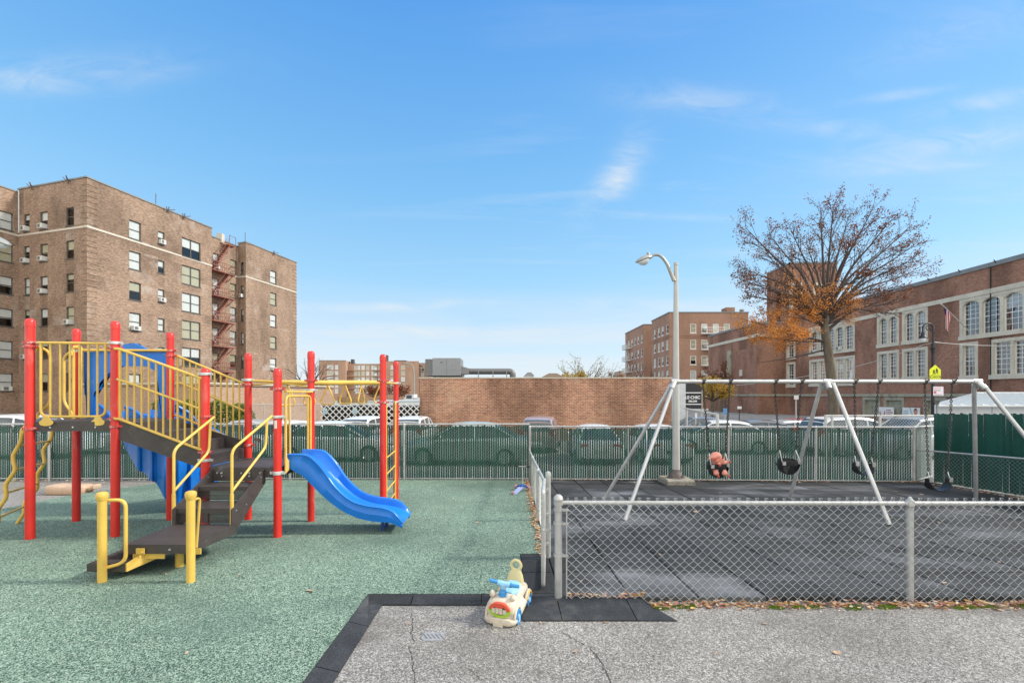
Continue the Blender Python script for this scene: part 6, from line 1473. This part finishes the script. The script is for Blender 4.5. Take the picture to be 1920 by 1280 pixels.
# small signs on poles
def polesign(px, py0, py1, w, y, mat, label, pm='whitepaint', h=None):
    r = thing('street_sign', (PX(px, y), y, -.95), label, 'sign'); b = MB(); b.cyl((PX(px, y), y + .03, -.95), (PX(px, y), y + .03, PZ(py0, y)), .03, 8); b.build('pole', M[pm], r); b = MB(); b.box(PX(px - w, y), PX(px + w, y), y - .01, y, PZ(py1, y), PZ(py0, y)); b.build('plate', M[mat], r)
polesign(1359.5, 765, 776, 3.7, 30, 'signblue', 'small blue street sign beside the salon sign railing')
polesign(1386.5, 761.5, 766.5, 4, 32, 'signwhite', 'small white street sign on a dark pole before the school corner', 'dark')
polesign(1493, 741, 748.5, 4.3, 26, 'ac', 'small pale street sign on a white pole between the school and a parked car')
polesign(1305, 774, 783, 2, 21, 'signwhite', 'narrow white sign in the car park under the salon sign')
# metal shed on the right
yv = 18.0; r = thing('metal_shed', (PX(1840, yv), yv, -.8), 'white ribbed metal roofed shed behind the tall green fence', 'shed')
xa, xb = PX(1760, yv), 28.0; ze = PZ(759, yv); zr_ = PZ(737, 22.5); xr0 = PX(1825, 22.5)
xq = PX(1762, 27.0); b = MB(); b.prism([(xa + .25, yv + .3, -.8), (xb, yv + .3, -.8), (xb, yv + 8, -.8), (PX(1764, 26), 26, -.8)], (0, 0, ze + .77))
for px in (1765, 1875): b.box(PX(px, yv) - .0, PX(px, yv) + .05, yv + .27, yv + .3, -.8, ze)
b.build('wall', M['metalwall'], r)
b = MB(); b.add([(xa, yv, ze), (xb, yv, ze), (xb, 22.5, zr_), (xr0, 22.5, zr_), (xq, 27, ze)], [(0, 1, 2, 3), (0, 3, 4)], False); b.box(xa, xb, yv - .02, yv + .03, ze - .07, ze)
b.bar((xr0, 22.5, zr_ + .03), (xb, 22.5, zr_ + .03), .2, .07)
k = 0
while xa + k * .45 < xb:
    x0 = xa + k * .45; t = 1.0; x1 = x0; 
    if x0 < xr0: t = (x0 - xa) / (xr0 - xa)
    if t > .02: b.bar((x0, yv, ze + .02), (x0, lerp(yv, 22.5, t), lerp(ze, zr_, t) + .02), .03, .04)
    k += 1
b.build('roof', M['metalroof'], r)
# cables
def cable(label, pts, r=.012, mat='whitepaint'):
    b = MB(); p = [Vector(q) for q in pts]; out = []
    for a, c in zip(p[:-1], p[1:]):
        for k in range(12): t = k / 12; q = a.lerp(c, t); q.z -= .3 * 4 * t * (1 - t) * (a - c).length / 20; out.append(q)
    out.append(p[-1]); b.tube(out, r, 5); tag(b.build('overhead_cable', M[mat]), label, 'cable')
cable('pale overhead cable running past the crook lamp in front of the school', [P(1380, 722, 40), P(1600, 688, 30), P(1735, 645, 25), P(1752, 641, 24), P(1930, 646, 26)], .018)

# ================================================================= CARS
def make_car(kind, paint, loc, rz, label, scale=1.0):
    root = thing('parked_car', loc, label, 'car', 'cars parked beyond the fence', rz); root.scale = (scale,) * 3
    if kind == 'sedan':
        low = [(-2.3, .38, .72, .70), (-2.22, .26, .93, .84), (-1.6, .2, 1.0, .90), (-.8, .2, .97, .915), (.8, .2, .95, .915), (1.2, .2, .92, .90), (2.0, .22, .80, .84), (2.26, .3, .62, .68)]
        gh_ = [(-1.85, .97, .72), (-1.15, 1.36, .60), (-.75, 1.43, .60), (-.1, 1.45, .61), (.4, 1.41, .60), (1.3, .93, .74)]; belt_ = .94; ro = (-1.15, .42); pil = [-1.5, -.35, .85]
    else:
        low = [(-2.28, .4, .9, .74), (-2.22, .28, 1.08, .88), (-1.5, .22, 1.08, .93), (0, .22, 1.06, .94), (1.0, .22, 1.05, .93), (1.25, .22, 1.02, .92), (2.1, .25, .92, .87), (2.3, .35, .7, .7)]
        gh_ = [(-2.2, 1.06, .80), (-1.95, 1.6, .67), (-1.6, 1.68, .68), (-.3, 1.72, .69), (.35, 1.66, .67), (1.2, 1.03, .78)]; belt_ = 1.04; ro = (-2.0, .4); pil = [-2.05, -1.0, 0.0, .8]
    rings = []
    for (x, zb, zt, w) in low:
        hs = [(-.86 * w, zb), (-.97 * w, zb + .1), (-w, lerp(zb, zt, .55)), (-.97 * w, zt - .08), (-.88 * w, zt - .01), (-.45 * w, zt + .02)]
        rings.append([(x, y, z) for y, z in hs] + [(x, -y, z) for y, z in hs[::-1]])
    b = MB(); b.loft(rings)
    # roof skin + pillars on top of the glass
    rr = []
    def gat(x):
        for a, c in zip(gh_[:-1], gh_[1:]):
            if a[0] <= x <= c[0]: t = (x - a[0]) / (c[0] - a[0]); return lerp(a[1], c[1], t), lerp(a[2], c[2], t)
        return gh_[-1][1:]
    n_ = 8
    for k in range(n_ + 1):
        x = lerp(ro[0], ro[1], k / n_); z, w = gat(x); rr.append([(x, -w - .02, z - .075), (x, -w * .93, z + .012), (x, -w * .5, z + .04), (x, 0, z + .05), (x, w * .5, z + .04), (x, w * .93, z + .012), (x, w + .02, z - .075), (x, 0, z - .06)])
    b.loft(rr)
    wb = low[3][3] * .88
    for px_ in pil:
        z, w = gat(max(gh_[0][0] + .1, min(gh_[-1][0] - .1, px_))); xt = max(ro[0], min(ro[1], px_)); zt, wt = gat(xt)
        for s in (-1, 1): b.tube([(px_ + (.35 if px_ > .5 else (-.3 if px_ < -1.3 and kind == 'sedan' else 0)), s * (wb - .02), belt_ - .02), (xt, s * (wt + .005), zt - .06)], .035, 6)
    b.build('body', paint, root, local=True)
    b = MB(); gr_ = []
    for (x, z, w) in gh_:
        wlo = wb - .03; gr_.append([(x, -wlo, belt_ - .05), (x, -lerp(wlo, w, min(1, (z - belt_) / .45)), max(belt_ - .04, z - .09)), (x, -w * .86, z), (x, 0, z + .015), (x, w * .86, z), (x, lerp(wlo, w, min(1, (z - belt_) / .45)), max(belt_ - .04, z - .09)), (x, wlo, belt_ - .05)])
    b.loft(gr_); b.build('windows', M['carglass'], root, local=True)
    for x in (-1.4, 1.38):
        for s in (-1, 1):
            b = MB(); c = (x, s * .80, .33); b.lathe(c, [(.20, .10), (.30, .11), (.335, .07), (.335, -.10), (.2, -.11)], 20, (0, s, 0)); w_ = b.build('wheel', M['tyre'], root, local=True)
            b = MB(); b.lathe(c, [(.003, .09), (.05, .1), (.19, .08), (.215, .11)], 16, (0, s, 0)); b.build('rim', M['rim'], w_, local=True)
    lx = low[-1][0]; zl_ = low[-2][2] - .12
    for s in (-1, 1):
        b = MB(); b.ball((2.12 if kind == 'sedan' else 2.15, s * .62, zl_), .16, .16, .07, 10, 6); b.build('headlight', M['clearlight'], root, local=True)
        b = MB(); zt_l = low[1][2] - .12 + (.12 if kind != 'sedan' else 0); b.box(-2.27, -2.1, s * .62 - .16, s * .62 + .16, zt_l - .09, zt_l + .07) if kind == 'sedan' else b.box(-2.26, -2.1, s * .72 - .1, s * .72 + .1, zt_l - .2, zt_l + .12); b.build('tail_light', M['redlight'], root, local=True)
        b = MB(); b.ball((.78, s * .98, belt_ + .07), .07, .1, .075, 8, 6); b.build('wing_mirror', paint, root, local=True)
    b = MB(); b.box(-2.30, -2.26, -.26, .26, .52, .64); b.build('number_plate', M['signwhite'], root, local=True)
    b = MB(); b.box(2.1, 2.29, -.5, .5, .42, .55); b.box(-2.28, -2.0, -.75, .75, .28, .38); b.build('grille', M['trim'], root, local=True)
    return root
def paint(n, c, met=.0): return plain(n, c, .28, met, var=.03, coat=.6, scale=1)
PW = paint('white_car', (.72, .73, .73)); PS = paint('silver_car', (.50, .52, .53), .4); PG = paint('grey_car', (.16, .17, .18), .3); PR_ = paint('red_car', (.40, .07, .07)); PB = paint('blue_grey_car', (.16, .22, .32), .3); PK = paint('black_car', (.02, .02, .025)); PP = paint('pale_green_car', (.45, .52, .50), .3)
PSR = paint('pinkish_silver_car', (.50, .36, .35), .3)
def gc(y): return gz(y) - .05
cars = [
 ('suv', PW, 62, 16.5, 0, 'large silver white car side on behind the fence at the far left'),
 ('sedan', PW, 205, 18.5, 8, 'white car half hidden behind the upper deck railing'),
 ('sedan', PS, 345, 19.5, 172, 'silver car seen through the stair railings in front of the tan annex'),
 ('sedan', PS, 462, 20.0, 176, 'silver hatchback roof between the stairs and the second tall red post'),
 ('sedan', PW, 545, 18.2, 70, 'white car seen through the yellow slide entry hoop'),
 ('sedan', PW, 632, 15.6, 4, 'low white car side on behind the blue slide'),
 ('suv', PW, 694, 21.5, 84, 'white car with its rear window towards us left of the end ladder'),
 ('suv', PW, 780, 21.5, 87, 'white car with its tailgate towards us just right of the end ladder'),
 ('sedan', PP, 875, 14.6, 178, 'pale car hidden behind the fence left of the fence corner post'),
 ('suv', PSR, 1014, 20.0, 80, 'pinkish silver car in front of the orange brick wall'),
 ('sedan', PW, 1112, 15.8, 86, 'white car roof just above the fence left of the lamp post'),
 ('sedan', PW, 1222, 15.9, 90, 'white car roof just above the fence beside the lamp post'),
 ('sedan', PB, 1305, 24.5, 178, 'blue grey car under the black salon sign'),
 ('sedan', PW, 1345, 18.5, 170, 'white car behind the left bucket swing'),
 ('sedan', PG, 1412, 19.0, 176, 'dark windowed pale car behind the empty bucket swing'),
 ('sedan', PS, 1482, 19.5, 8, 'silver car in front of the dark corner of the school'),
 ('sedan', PR_, 1512, 22.5, 0, 'red car roof behind the silver one near the school corner'),
 ('suv', PW, 1600, 17.6, 4, 'white van like car behind the white railed chain link fence'),
 ('suv', PS, 1712, 16.4, 184, 'silver car with a red tail lamp beside the black lamp post')]
for (kd, pt, px, y, deg, lab) in cars:
    sc_ = {694: .88, 780: .88, 1014: .88, 1112: .86, 1222: .86, 1600: .88, 1712: .88}.get(px, .93)
    if deg == 184: deg = 4 + 180 - 0
    make_car(kd, pt, (PX(px, y), y, gc(y)), radians(deg), lab, sc_)

# ================================================================= TREES
def branch(mb, p, d, L, r, depth, rr, tips, spread=.5, n=5, grav=.0, up=.12, shrink=.72):
    steps = 5; pts = [p.copy()]; rs = [r]; q = p.copy(); dd = d.normalized()
    for k in range(steps):
        dd = (dd + Vector((rr.gauss(0, .07), rr.gauss(0, .07), rr.gauss(0, .05) + up * .1))).normalized(); q = q + dd * L / steps; pts.append(q.copy()); rs.append(lerp(r, r * .55, (k + 1) / steps))
    mb.tube(pts, rs, max(3, n), cap=False)
    if depth == 0:
        for t in pts[1:]: tips.append((t, dd.copy())); 
        return
    kids = rr.choice([3, 4]) if depth > 1 else rr.choice([3, 4, 5])
    for k in range(kids):
        t = rr.uniform(.3, 1.0) if k else 1.0; i = min(steps - 1, int(t * steps)); b0 = pts[i].lerp(pts[i + 1], t * steps - i) if i < steps else pts[-1]
        ax = dd.orthogonal().normalized(); ax.rotate(Matrix.Rotation(rr.uniform(0, 2 * pi), 3, dd)); nd = (dd + ax * rr.uniform(.25, spread + .25)).normalized(); nd.z += up * .5
        branch(mb, b0, nd, L * rr.uniform(.5, shrink), rs[i] * .62, depth - 1, rr, tips, spread, n - 1, grav, up, shrink)
def leafquads(mb, tips, rr, size, num, rad, keep=1.0, cond=None):
    for (t, d) in tips:
        if rr.random() > keep: continue
        if cond and not cond(t): continue
        for k in range(num):
            c = t + Vector((rr.gauss(0, rad), rr.gauss(0, rad), rr.gauss(0, rad))); s = size * rr.uniform(.6, 1.3); a = Vector((rr.gauss(0, 1), rr.gauss(0, 1), rr.gauss(0, .7))).normalized(); u = a.orthogonal().normalized() * s; w = a.cross(u).normalized() * s * .55
            mb.add([c - u, c - w * .9 + u * .1, c + u, c + w * .9 + u * .1], [(0, 1, 2, 3)], False)
yt = 28.0; rr = random.Random(12)
base = Vector((PX(1563, yt), yt, GB_)); topp = P(1546, 612, yt)
TR = thing('street_tree', base, 'nearly bare autumn tree with a spreading crown in front of the school', 'tree')
tk = MB(); pts = catmull([base, P(1562, 740, yt), P(1553, 660, yt), topp, P(1549, 592, yt)], 6); tk.tube(pts, [lerp(.31, .19, i / (len(pts) - 1)) for i in range(len(pts))], 14); tk.build('trunk', M['bark'], TR)
limbs = MB(); tips = []; low = []
targets = [((1392, 408), -1.5), ((1384, 490), 1.0), ((1440, 425), 2.0), ((1480, 412), -2.0), ((1538, 375), .5), ((1562, 366), -1.0), ((1592, 385), 2.5), ((1640, 368), 0), ((1672, 395), -2.5), ((1712, 405), 1.5), ((1722, 470), 0), ((1718, 500), 2.5), ((1690, 530), -1.5), ((1655, 548), 1.0), ((1410, 520), -2.5), ((1425, 455), 3.0), ((1600, 430), -3.0), ((1510, 440), 3.5), ((1660, 450), 3.2), ((1450, 560), 2.2), ((1630, 500), -3.0), ((1398, 548), -1.0), ((1385, 515), .5), ((1700, 560), .5), ((1725, 440), -.5), ((1680, 585), -1.0), ((1430, 585), 1.5)]
for i, (t_, dy) in enumerate(targets):
    a = P(1547 + rr.uniform(-5, 5), rr.uniform(585, 622), yt); tq = (1555 + (t_[0] - 1555) * .96, 600 + (t_[1] - 600) * .90); e = P(tq[0], tq[1], yt + dy); m_ = a.lerp(e, .45) + Vector((0, 0, .35 + .9 * abs(t_[0] - 1550) / 170 * .0)); m_.z += .25; L = (e - a).length
    # limb as several chained forks
    side = (e - a).normalized(); cpts = catmull([a, a.lerp(m_, .5) + Vector((0, 0, .12)), m_, m_.lerp(e, .5) - Vector((0, 0, .05)), e], 4)
    r0 = .15 * (L / 8) ** .5 * rr.uniform(.8, 1.1); N_ = len(cpts); limbs.tube(cpts, [lerp(r0, .016, (k / (N_ - 1)) ** .75) for k in range(N_)], 6, cap=False)
    for k in range(5, N_):
        f = k / (N_ - 1); 
        for j in range(2 if f > .7 else (1 if (f > .4 or k % 2) else 0)):
            d0 = (cpts[min(k + 1, N_ - 1)] - cpts[k - 1]).normalized(); ax = d0.orthogonal().normalized(); ax.rotate(Matrix.Rotation(rr.uniform(0, 2 * pi), 3, d0)); nd = d0 + ax * rr.uniform(.35, .75)
            branch(limbs, cpts[k].copy(), nd, L * lerp(.30, .12, f) * rr.uniform(.7, 1.1), lerp(.035, .014, f), 1, rr, tips, .45, 4, up=.15, shrink=.7)
limbs_o = limbs.build('limb', M['twig'], TR, fix=False)
lv = MB(); fork = P(1547, 600, yt); cl_ = lambda t: noise.noise(t * 1.3) + noise.noise(t * 3.1) * .5 + min(.35, ((t - fork).length - 4.2) * .14); leafquads(lv, [q for q in tips if cl_(q[0]) > .02], rr, .06, 3, .11, .62, lambda t: (t - fork).length > 2.4); lv.build('leaves', M['leafbrown'], TR, fix=False)
lb = MB(); otips = []
for (s_, e_, dy) in (((1548, 642), (1402, 600), -1.5), ((1549, 640), (1430, 632), -.6), ((1550, 655), (1420, 680), 1.0), ((1548, 610), (1600, 580), -1), ((1545, 600), (1490, 545), -1.0), ((1547, 600), (1548, 545), -1.6), ((1546, 615), (1520, 560), -1.4), ((1548, 600), (1580, 560), -.8), ((1545, 612), (1470, 575), -1.2), ((1546, 606), (1470, 530), -1.6), ((1549, 640), (1470, 615), -2.0)):
    a, e = P(*s_, yt), P(*e_, yt + dy); cp = catmull([a, a.lerp(e, .5) + Vector((0, 0, -.1)), e], 7); N_ = len(cp); lb.tube(cp, [lerp(.06, .012, k / (N_ - 1)) for k in range(N_)], 5, cap=False)
    if e_[1] == 680: continue
    for k in range(4, N_):
        for j in range(2):
            d0 = (cp[k] - cp[k - 1]).normalized(); ax = d0.orthogonal().normalized(); ax.rotate(Matrix.Rotation(rr.uniform(0, 2 * pi), 3, d0)); branch(lb, cp[k].copy(), d0 + ax * .8, .75 * rr.uniform(.6, 1.2), .012, 1, rr, otips, .6, 3, up=0)
lb.build('lower_limb', M['twig'], TR, fix=False)
lv = MB(); leafquads(lv, otips, rr, .055, 3, .12, .30); leafquads(lv, [q for q in otips if q[0].x < PX(1500, yt) and q[0].z < 6.8], rr, .06, 4, .13, .6); lv.build('orange_leaves', M['leaforange'], TR, fix=False)
def small_tree(px, y, ztop, width, label, lmat, seed, leaves=3, size=.12, hbase=.35, name='tree', lean=0, keep=1):
    rr = random.Random(seed); x = PX(px, y); r = thing(name, (x, y, GB_), label, 'tree', 'trees beyond the car park'); Ht = ztop - GB_
    tk = MB(); p0 = Vector((x, y, GB_)); p1 = Vector((x + lean, y, GB_ + Ht * hbase)); tk.tube([p0, p0.lerp(p1, .5), p1], [Ht * .022 + .06, Ht * .02 + .05, Ht * .016 + .04], 8); tk.build('trunk', M['bark'], r)
    lm = MB(); tips = []
    for k in range(9):
        a = 2 * pi * k / 9 + rr.uniform(-.3, .3); el = rr.uniform(.35, 1.2); d = Vector((cos(a) * cos(el), sin(a) * cos(el), sin(el))); L = lerp(width / 2, Ht * (1 - hbase), sin(el)) * rr.uniform(.5, .62)
        branch(lm, p1.copy(), d, L, Ht * .009 + .02, 2, rr, tips, .55, 4, up=.1, shrink=.7)
    lm.build('crown', M['twig'], r, fix=False)
    if leaves: lv = MB(); leafquads(lv, tips, rr, size, leaves, size * 1.6, keep); lv.build('leaves', M[lmat], r, fix=False)
small_tree(1098, 62, PZ(668, 62), 13, 'wide bare crowned tree showing above the orange brick building', 'leafpale', 5, 2, .10, .42, keep=.6)
small_tree(1078, 58, PZ(694, 58), 3.5, 'small yellow bush crowned tree under the wide bare one', 'leafyellow', 6, 4, .12, .5)
small_tree(1150, 66, PZ(690, 66), 3.5, 'small reddish tree right of the wide bare one', 'leafbrown', 16, 2, .12, .5)
small_tree(580, 45, PZ(655, 45), 4.0, 'bare pale tree at the right end of the tan apartment block', 'leafpale', 8, 1, .07, .4, keep=.2)
small_tree(1336, 48, PZ(692, 48), 2.5, 'small yellow and orange tree behind the salon sign', 'leafyellow', 9, 6, .12, .35)
small_tree(1352, 66, PZ(676, 66), 3.6, 'reddish tree below the white fire escape', 'leafbrown', 19, 3, .12, .45)
small_tree(1203, 92, PZ(668, 92), 5, 'thin dark tree against the farther brick apartment house', 'leafbrown', 14, 1, .1, .3, keep=.4)
small_tree(700, 120, PZ(725, 120), 9, 'reddish brown tree low in front of the distant block', 'leafbrown', 24, 3, .2, .4)
small_tree(748, 110, PZ(722, 110), 8, 'brown bare tree in front of the distant block near the street lamp', 'leafbrown', 25, 2, .2, .4)
# hedge in front of the annex
r = thing('hedge', (PX(390, 24.5), 24.5, GB_), 'loose yellow green hedge along the foot of the tan annex', 'hedge'); b = MB(); rr = random.Random(4); hz_ = []
for k in range(5200):
    px = rr.uniform(285, 478); y = 24.5 + rr.uniform(-.6, .6) + (478 - px) * .004; zt = PZ(754 + 5 * sin(px * .12) + (px > 440) * (px - 440) * .5, y); z = lerp(GB_, zt, rr.random() ** .5); c = Vector((PX(px, y), y, z)); s = rr.uniform(.05, .11); a = Vector((rr.gauss(0, 1), rr.gauss(0, 1), rr.gauss(0, 1))).normalized(); u = a.orthogonal().normalized() * s; w = a.cross(u).normalized() * s * .6
    b.add([c - u, c - w, c + u, c + w], [(0, 1, 2, 3)], False)
b.build('leaves', M['leafgreen'], r, fix=False)
b = MB()
for k in range(24): px = 290 + k * 8; x = PX(px, 24.6); b.cyl((x, 24.6, GB_), (x + rr.uniform(-.1, .1), 24.6, GB_ + 1.6), .02, 5)
b.build('stem', M['twig'], r)
# distant rooftops on the horizon
for (p0_, p1_, pt, y, lab) in ((984, 1001, 701, 260, 'tiny distant pale rooftop just above the orange brick building'), (1018, 1056, 703, 240, 'tiny distant brown rooftop left of the wide bare tree'), (1160, 1172, 699, 200, 'distant brown house roof left of the farther apartment house')):
    x0, x1, z = PX(p0_, y), PX(p1_, y), PZ(pt, y); xm = (x0 + x1) / 2; r = thing('distant_house', (xm, y, GB_), lab, 'house'); b = MB(); b.box(x0, x1, y, y + 10, GB_, z - 1); b.build('wall', M['metalwall'] if p0_ == 984 else M['brickfar'], r, uv=True)
    b = MB(); b.prism([(x0 - .3, y - .3, z - 1), (x1 + .3, y - .3, z - 1), (lerp(x0, x1, .7), y - .3, z + 1), (lerp(x0, x1, .3), y - .3, z + 1)], (0, 10.6, 0)); b.build('roof', M['hvac'] if p0_ == 984 else M['brickfar'], r)

# ================================================================= LIGHT, SKY, CAMERA
AZ = radians(88); EL = radians(38)          # azimuth clockwise from +Y towards +X
sd_ = Vector((sin(AZ) * cos(EL), cos(AZ) * cos(EL), sin(EL)))
su = bpy.data.lights.new('sun', 'SUN'); su.energy = SUN_E; su.angle = radians(7); su.color = (1, .94, .85); so = bpy.data.objects.new('sun', su); COL.objects.link(so); so.rotation_euler = (-sd_).to_track_quat('-Z', 'Y').to_euler(); so.location = sd_ * 50
wd = bpy.data.worlds.new('World'); SC.world = wd; wd.use_nodes = True; nt = wd.node_tree; L = nt.links; bg = nt.nodes['Background']
sk = N(nt, 'ShaderNodeTexSky', sky_type='NISHITA'); sk.sun_disc = False; sk.sun_elevation = EL; sk.sun_rotation = AZ; sk.altitude = 0; sk.air_density = 1.0; sk.dust_density = .3; sk.ozone_density = 2.0
tc = N(nt, 'ShaderNodeTexCoord'); sx = N(nt, 'ShaderNodeSeparateXYZ'); L.new(tc.outputs['Generated'], sx.inputs[0])
def mt(op, a, b=None, c=None):
    q = N(nt, 'ShaderNodeMath', operation=op)
    for i, v in enumerate((a, b, c)):
        if v is None: continue
        if hasattr(v, 'links'): L.new(v, q.inputs[i])
        else: q.inputs[i].default_value = v
    return q.outputs[0]
K = 10.0      # everything below is divided by the 0.1 background strength
def kc(c): return tuple(v * K for v in c)
gradn = ramp(nt, sx.outputs[2], [(0, (.33, .40, .46)), (.10, (.27, .375, .465)), (.25, (.18, .345, .48)), (.42, (.105, .28, .48)), (.68, (.042, .185, .45)), (1, (.015, .09, .30))])
gs = N(nt, 'ShaderNodeVectorMath', operation='SCALE'); L.new(gradn, gs.inputs[0]); gs.inputs['Scale'].default_value = K * 1.04
base = mixc(nt, .75, sk.outputs[0], gs.outputs[0])
# cirrus: a flat layer high above the ground (direction divided by height)
zc = mt('MAXIMUM', sx.outputs[2], .02); den = mt('ADD', zc, .08); cb = N(nt, 'ShaderNodeCombineXYZ'); L.new(mt('DIVIDE', sx.outputs[0], den), cb.inputs[0]); L.new(mt('DIVIDE', sx.outputs[1], den), cb.inputs[1])
def layer(scale, rot, loc, lo, hi, dist=.6, det=10, rough=.6):
    mp = N(nt, 'ShaderNodeMapping'); mp.inputs['Scale'].default_value = (*scale, 1); mp.inputs['Rotation'].default_value = (0, 0, radians(rot)); mp.inputs['Location'].default_value = (*loc, 0); L.new(cb.outputs[0], mp.inputs[0])
    n1 = N(nt, 'ShaderNodeTexNoise'); n1.inputs['Scale'].default_value = 1.0; n1.inputs['Detail'].default_value = det; n1.inputs['Roughness'].default_value = rough; n1.inputs['Distortion'].default_value = dist; L.new(mp.outputs[0], n1.inputs['Vector'])
    return ramp(nt, n1.outputs[0], [(lo, (0, 0, 0)), (hi, (1, 1, 1))])
c1 = layer((.55, 3.2), -14, (4.2, 7.7), .54, .86)
# one soft mask so that the wisps gather to the right and far left, as in the photograph
mk = layer((.5, .5), 0, (2.2, .4), .40, .62, .2, 2, .4)
side = N(nt, 'ShaderNodeMapRange'); side.inputs[1].default_value = -.1; side.inputs[2].default_value = .45; side.inputs[3].default_value = .25; side.inputs[4].default_value = 1; L.new(sx.outputs[0], side.inputs[0])
c1m = mt('MULTIPLY', mt('MULTIPLY', c1, mt('MAXIMUM', mk, .25)), mt('MULTIPLY', side.outputs[0], .75))
hz = N(nt, 'ShaderNodeMapRange'); hz.inputs[1].default_value = .0; hz.inputs[2].default_value = .24; hz.inputs[3].default_value = 1; hz.inputs[4].default_value = .0; L.new(sx.outputs[2], hz.inputs[0])
n2 = N(nt, 'ShaderNodeTexNoise'); n2.inputs['Scale'].default_value = 1; n2.inputs['Detail'].default_value = 8; n2.inputs['Distortion'].default_value = .4; mp2 = N(nt, 'ShaderNodeMapping'); mp2.inputs['Scale'].default_value = (2.0, 2.0, 22); mp2.inputs['Location'].default_value = (.7, 0, 3.3); L.new(tc.outputs['Generated'], mp2.inputs[0]); L.new(mp2.outputs[0], n2.inputs['Vector'])
c2 = ramp(nt, n2.outputs[0], [(.34, (.3,) * 3), (.58, (1, 1, 1))]); hzm = mt('MULTIPLY', mt('POWER', hz.outputs[0], .9), c2)
# individual wisps of cirrus, each a soft streak in direction space
yy_ = mt('MAXIMUM', sx.outputs[1], .05); U_ = mt('DIVIDE', sx.outputs[0], yy_); V_ = mt('DIVIDE', sx.outputs[2], yy_)
nw_ = N(nt, 'ShaderNodeTexNoise'); nw_.inputs['Scale'].default_value = 7; nw_.inputs['Detail'].default_value = 9; nw_.inputs['Roughness'].default_value = .62; nw_.inputs['Distortion'].default_value = .8
cw = N(nt, 'ShaderNodeCombineXYZ'); L.new(U_, cw.inputs[0]); L.new(mt('MULTIPLY', V_, 2.6), cw.inputs[1]); L.new(cw.outputs[0], nw_.inputs['Vector'])
wn = ramp(nt, nw_.outputs[0], [(.30, (0, 0, 0)), (.78, (.85, .85, .85))]); front = mt('GREATER_THAN', sx.outputs[1], .05)
acc = c1m
for (px, py, la, lb_, ang, st_w) in ((1140, 352, 66, 26, 48, .95), (1178, 305, 60, 30, 66, .7), (1310, 188, 150, 26, -4, .55), (1560, 240, 150, 20, -6, .5), (1790, 270, 230, 30, 10, .8), (1860, 190, 120, 16, 10, .7), (1690, 178, 90, 10, 8, .5), (1700, 318, 160, 8, 4, .4), (1800, 60, 170, 40, 20, .35), (110, 140, 230, 34, 4, .55), (30, 152, 90, 20, -3, .3), (720, 575, 190, 9, 2, .8), (1260, 575, 160, 12, -2, .8), (1240, 405, 200, 7, -2, .35), (760, 622, 260, 14, 0, .9), (1480, 470, 160, 12, 3, .5)):
    u0, v0 = (px - CX) / F, (740 - py) / F; a_ = radians(ang); du = mt('SUBTRACT', U_, u0); dv_ = mt('SUBTRACT', V_, v0)
    p_ = mt('ADD', mt('MULTIPLY', du, cos(a_) / (la / F)), mt('MULTIPLY', dv_, sin(a_) / (la / F))); q_ = mt('ADD', mt('MULTIPLY', du, -sin(a_) / (lb_ / F)), mt('MULTIPLY', dv_, cos(a_) / (lb_ / F)))
    g_ = mt('POWER', 2.718, mt('MULTIPLY', mt('ADD', mt('MULTIPLY', p_, p_), mt('MULTIPLY', q_, q_)), -1.0)); acc = mt('ADD', acc, mt('MULTIPLY', mt('MULTIPLY', g_, wn), mt('MULTIPLY', front, st_w * .95)))
cl = mt('MINIMUM', mt('ADD', acc, hzm), .9)
sky1 = mixc(nt, cl, base, kc((.40, .43, .455)))
# unseen bright cloud, added behind the camera as fill for shaded faces
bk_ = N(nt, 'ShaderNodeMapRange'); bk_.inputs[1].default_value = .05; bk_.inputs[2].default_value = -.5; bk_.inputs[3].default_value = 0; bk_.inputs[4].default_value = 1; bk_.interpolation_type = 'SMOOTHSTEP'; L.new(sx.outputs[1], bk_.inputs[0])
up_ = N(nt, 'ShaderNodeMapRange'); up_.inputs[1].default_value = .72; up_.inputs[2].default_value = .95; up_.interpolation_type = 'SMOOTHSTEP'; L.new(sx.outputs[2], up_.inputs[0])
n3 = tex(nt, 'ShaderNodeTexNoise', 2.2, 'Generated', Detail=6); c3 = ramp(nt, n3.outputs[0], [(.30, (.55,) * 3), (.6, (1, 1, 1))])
cc = mixc(nt, mt('MULTIPLY', mt('MAXIMUM', bk_.outputs[0], mt('MULTIPLY', up_.outputs[0], .8)), c3), sky1, kc(BACK_FILL))
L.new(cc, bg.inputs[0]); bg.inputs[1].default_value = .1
cam = bpy.data.cameras.new('camera'); co = bpy.data.objects.new('camera', cam); COL.objects.link(co); co.location = (0, 0, H); co.rotation_euler = (pi / 2, 0, 0)
cam.sensor_width = 36; cam.lens = F / 1920 * 36; cam.shift_x = (960 - CX) / 1920; cam.shift_y = (CY - 640) / 1920; cam.clip_start = .05; cam.clip_end = 3000; SC.camera = co
vs_ = SC.view_settings; vs_.view_transform = 'Standard'; vs_.look = 'None'; vs_.gamma = 1; vs_.exposure = EXPO
SC.cycles.max_bounces = 8; SC.cycles.transparent_max_bounces = 24; SC.cycles.use_denoising = DENO
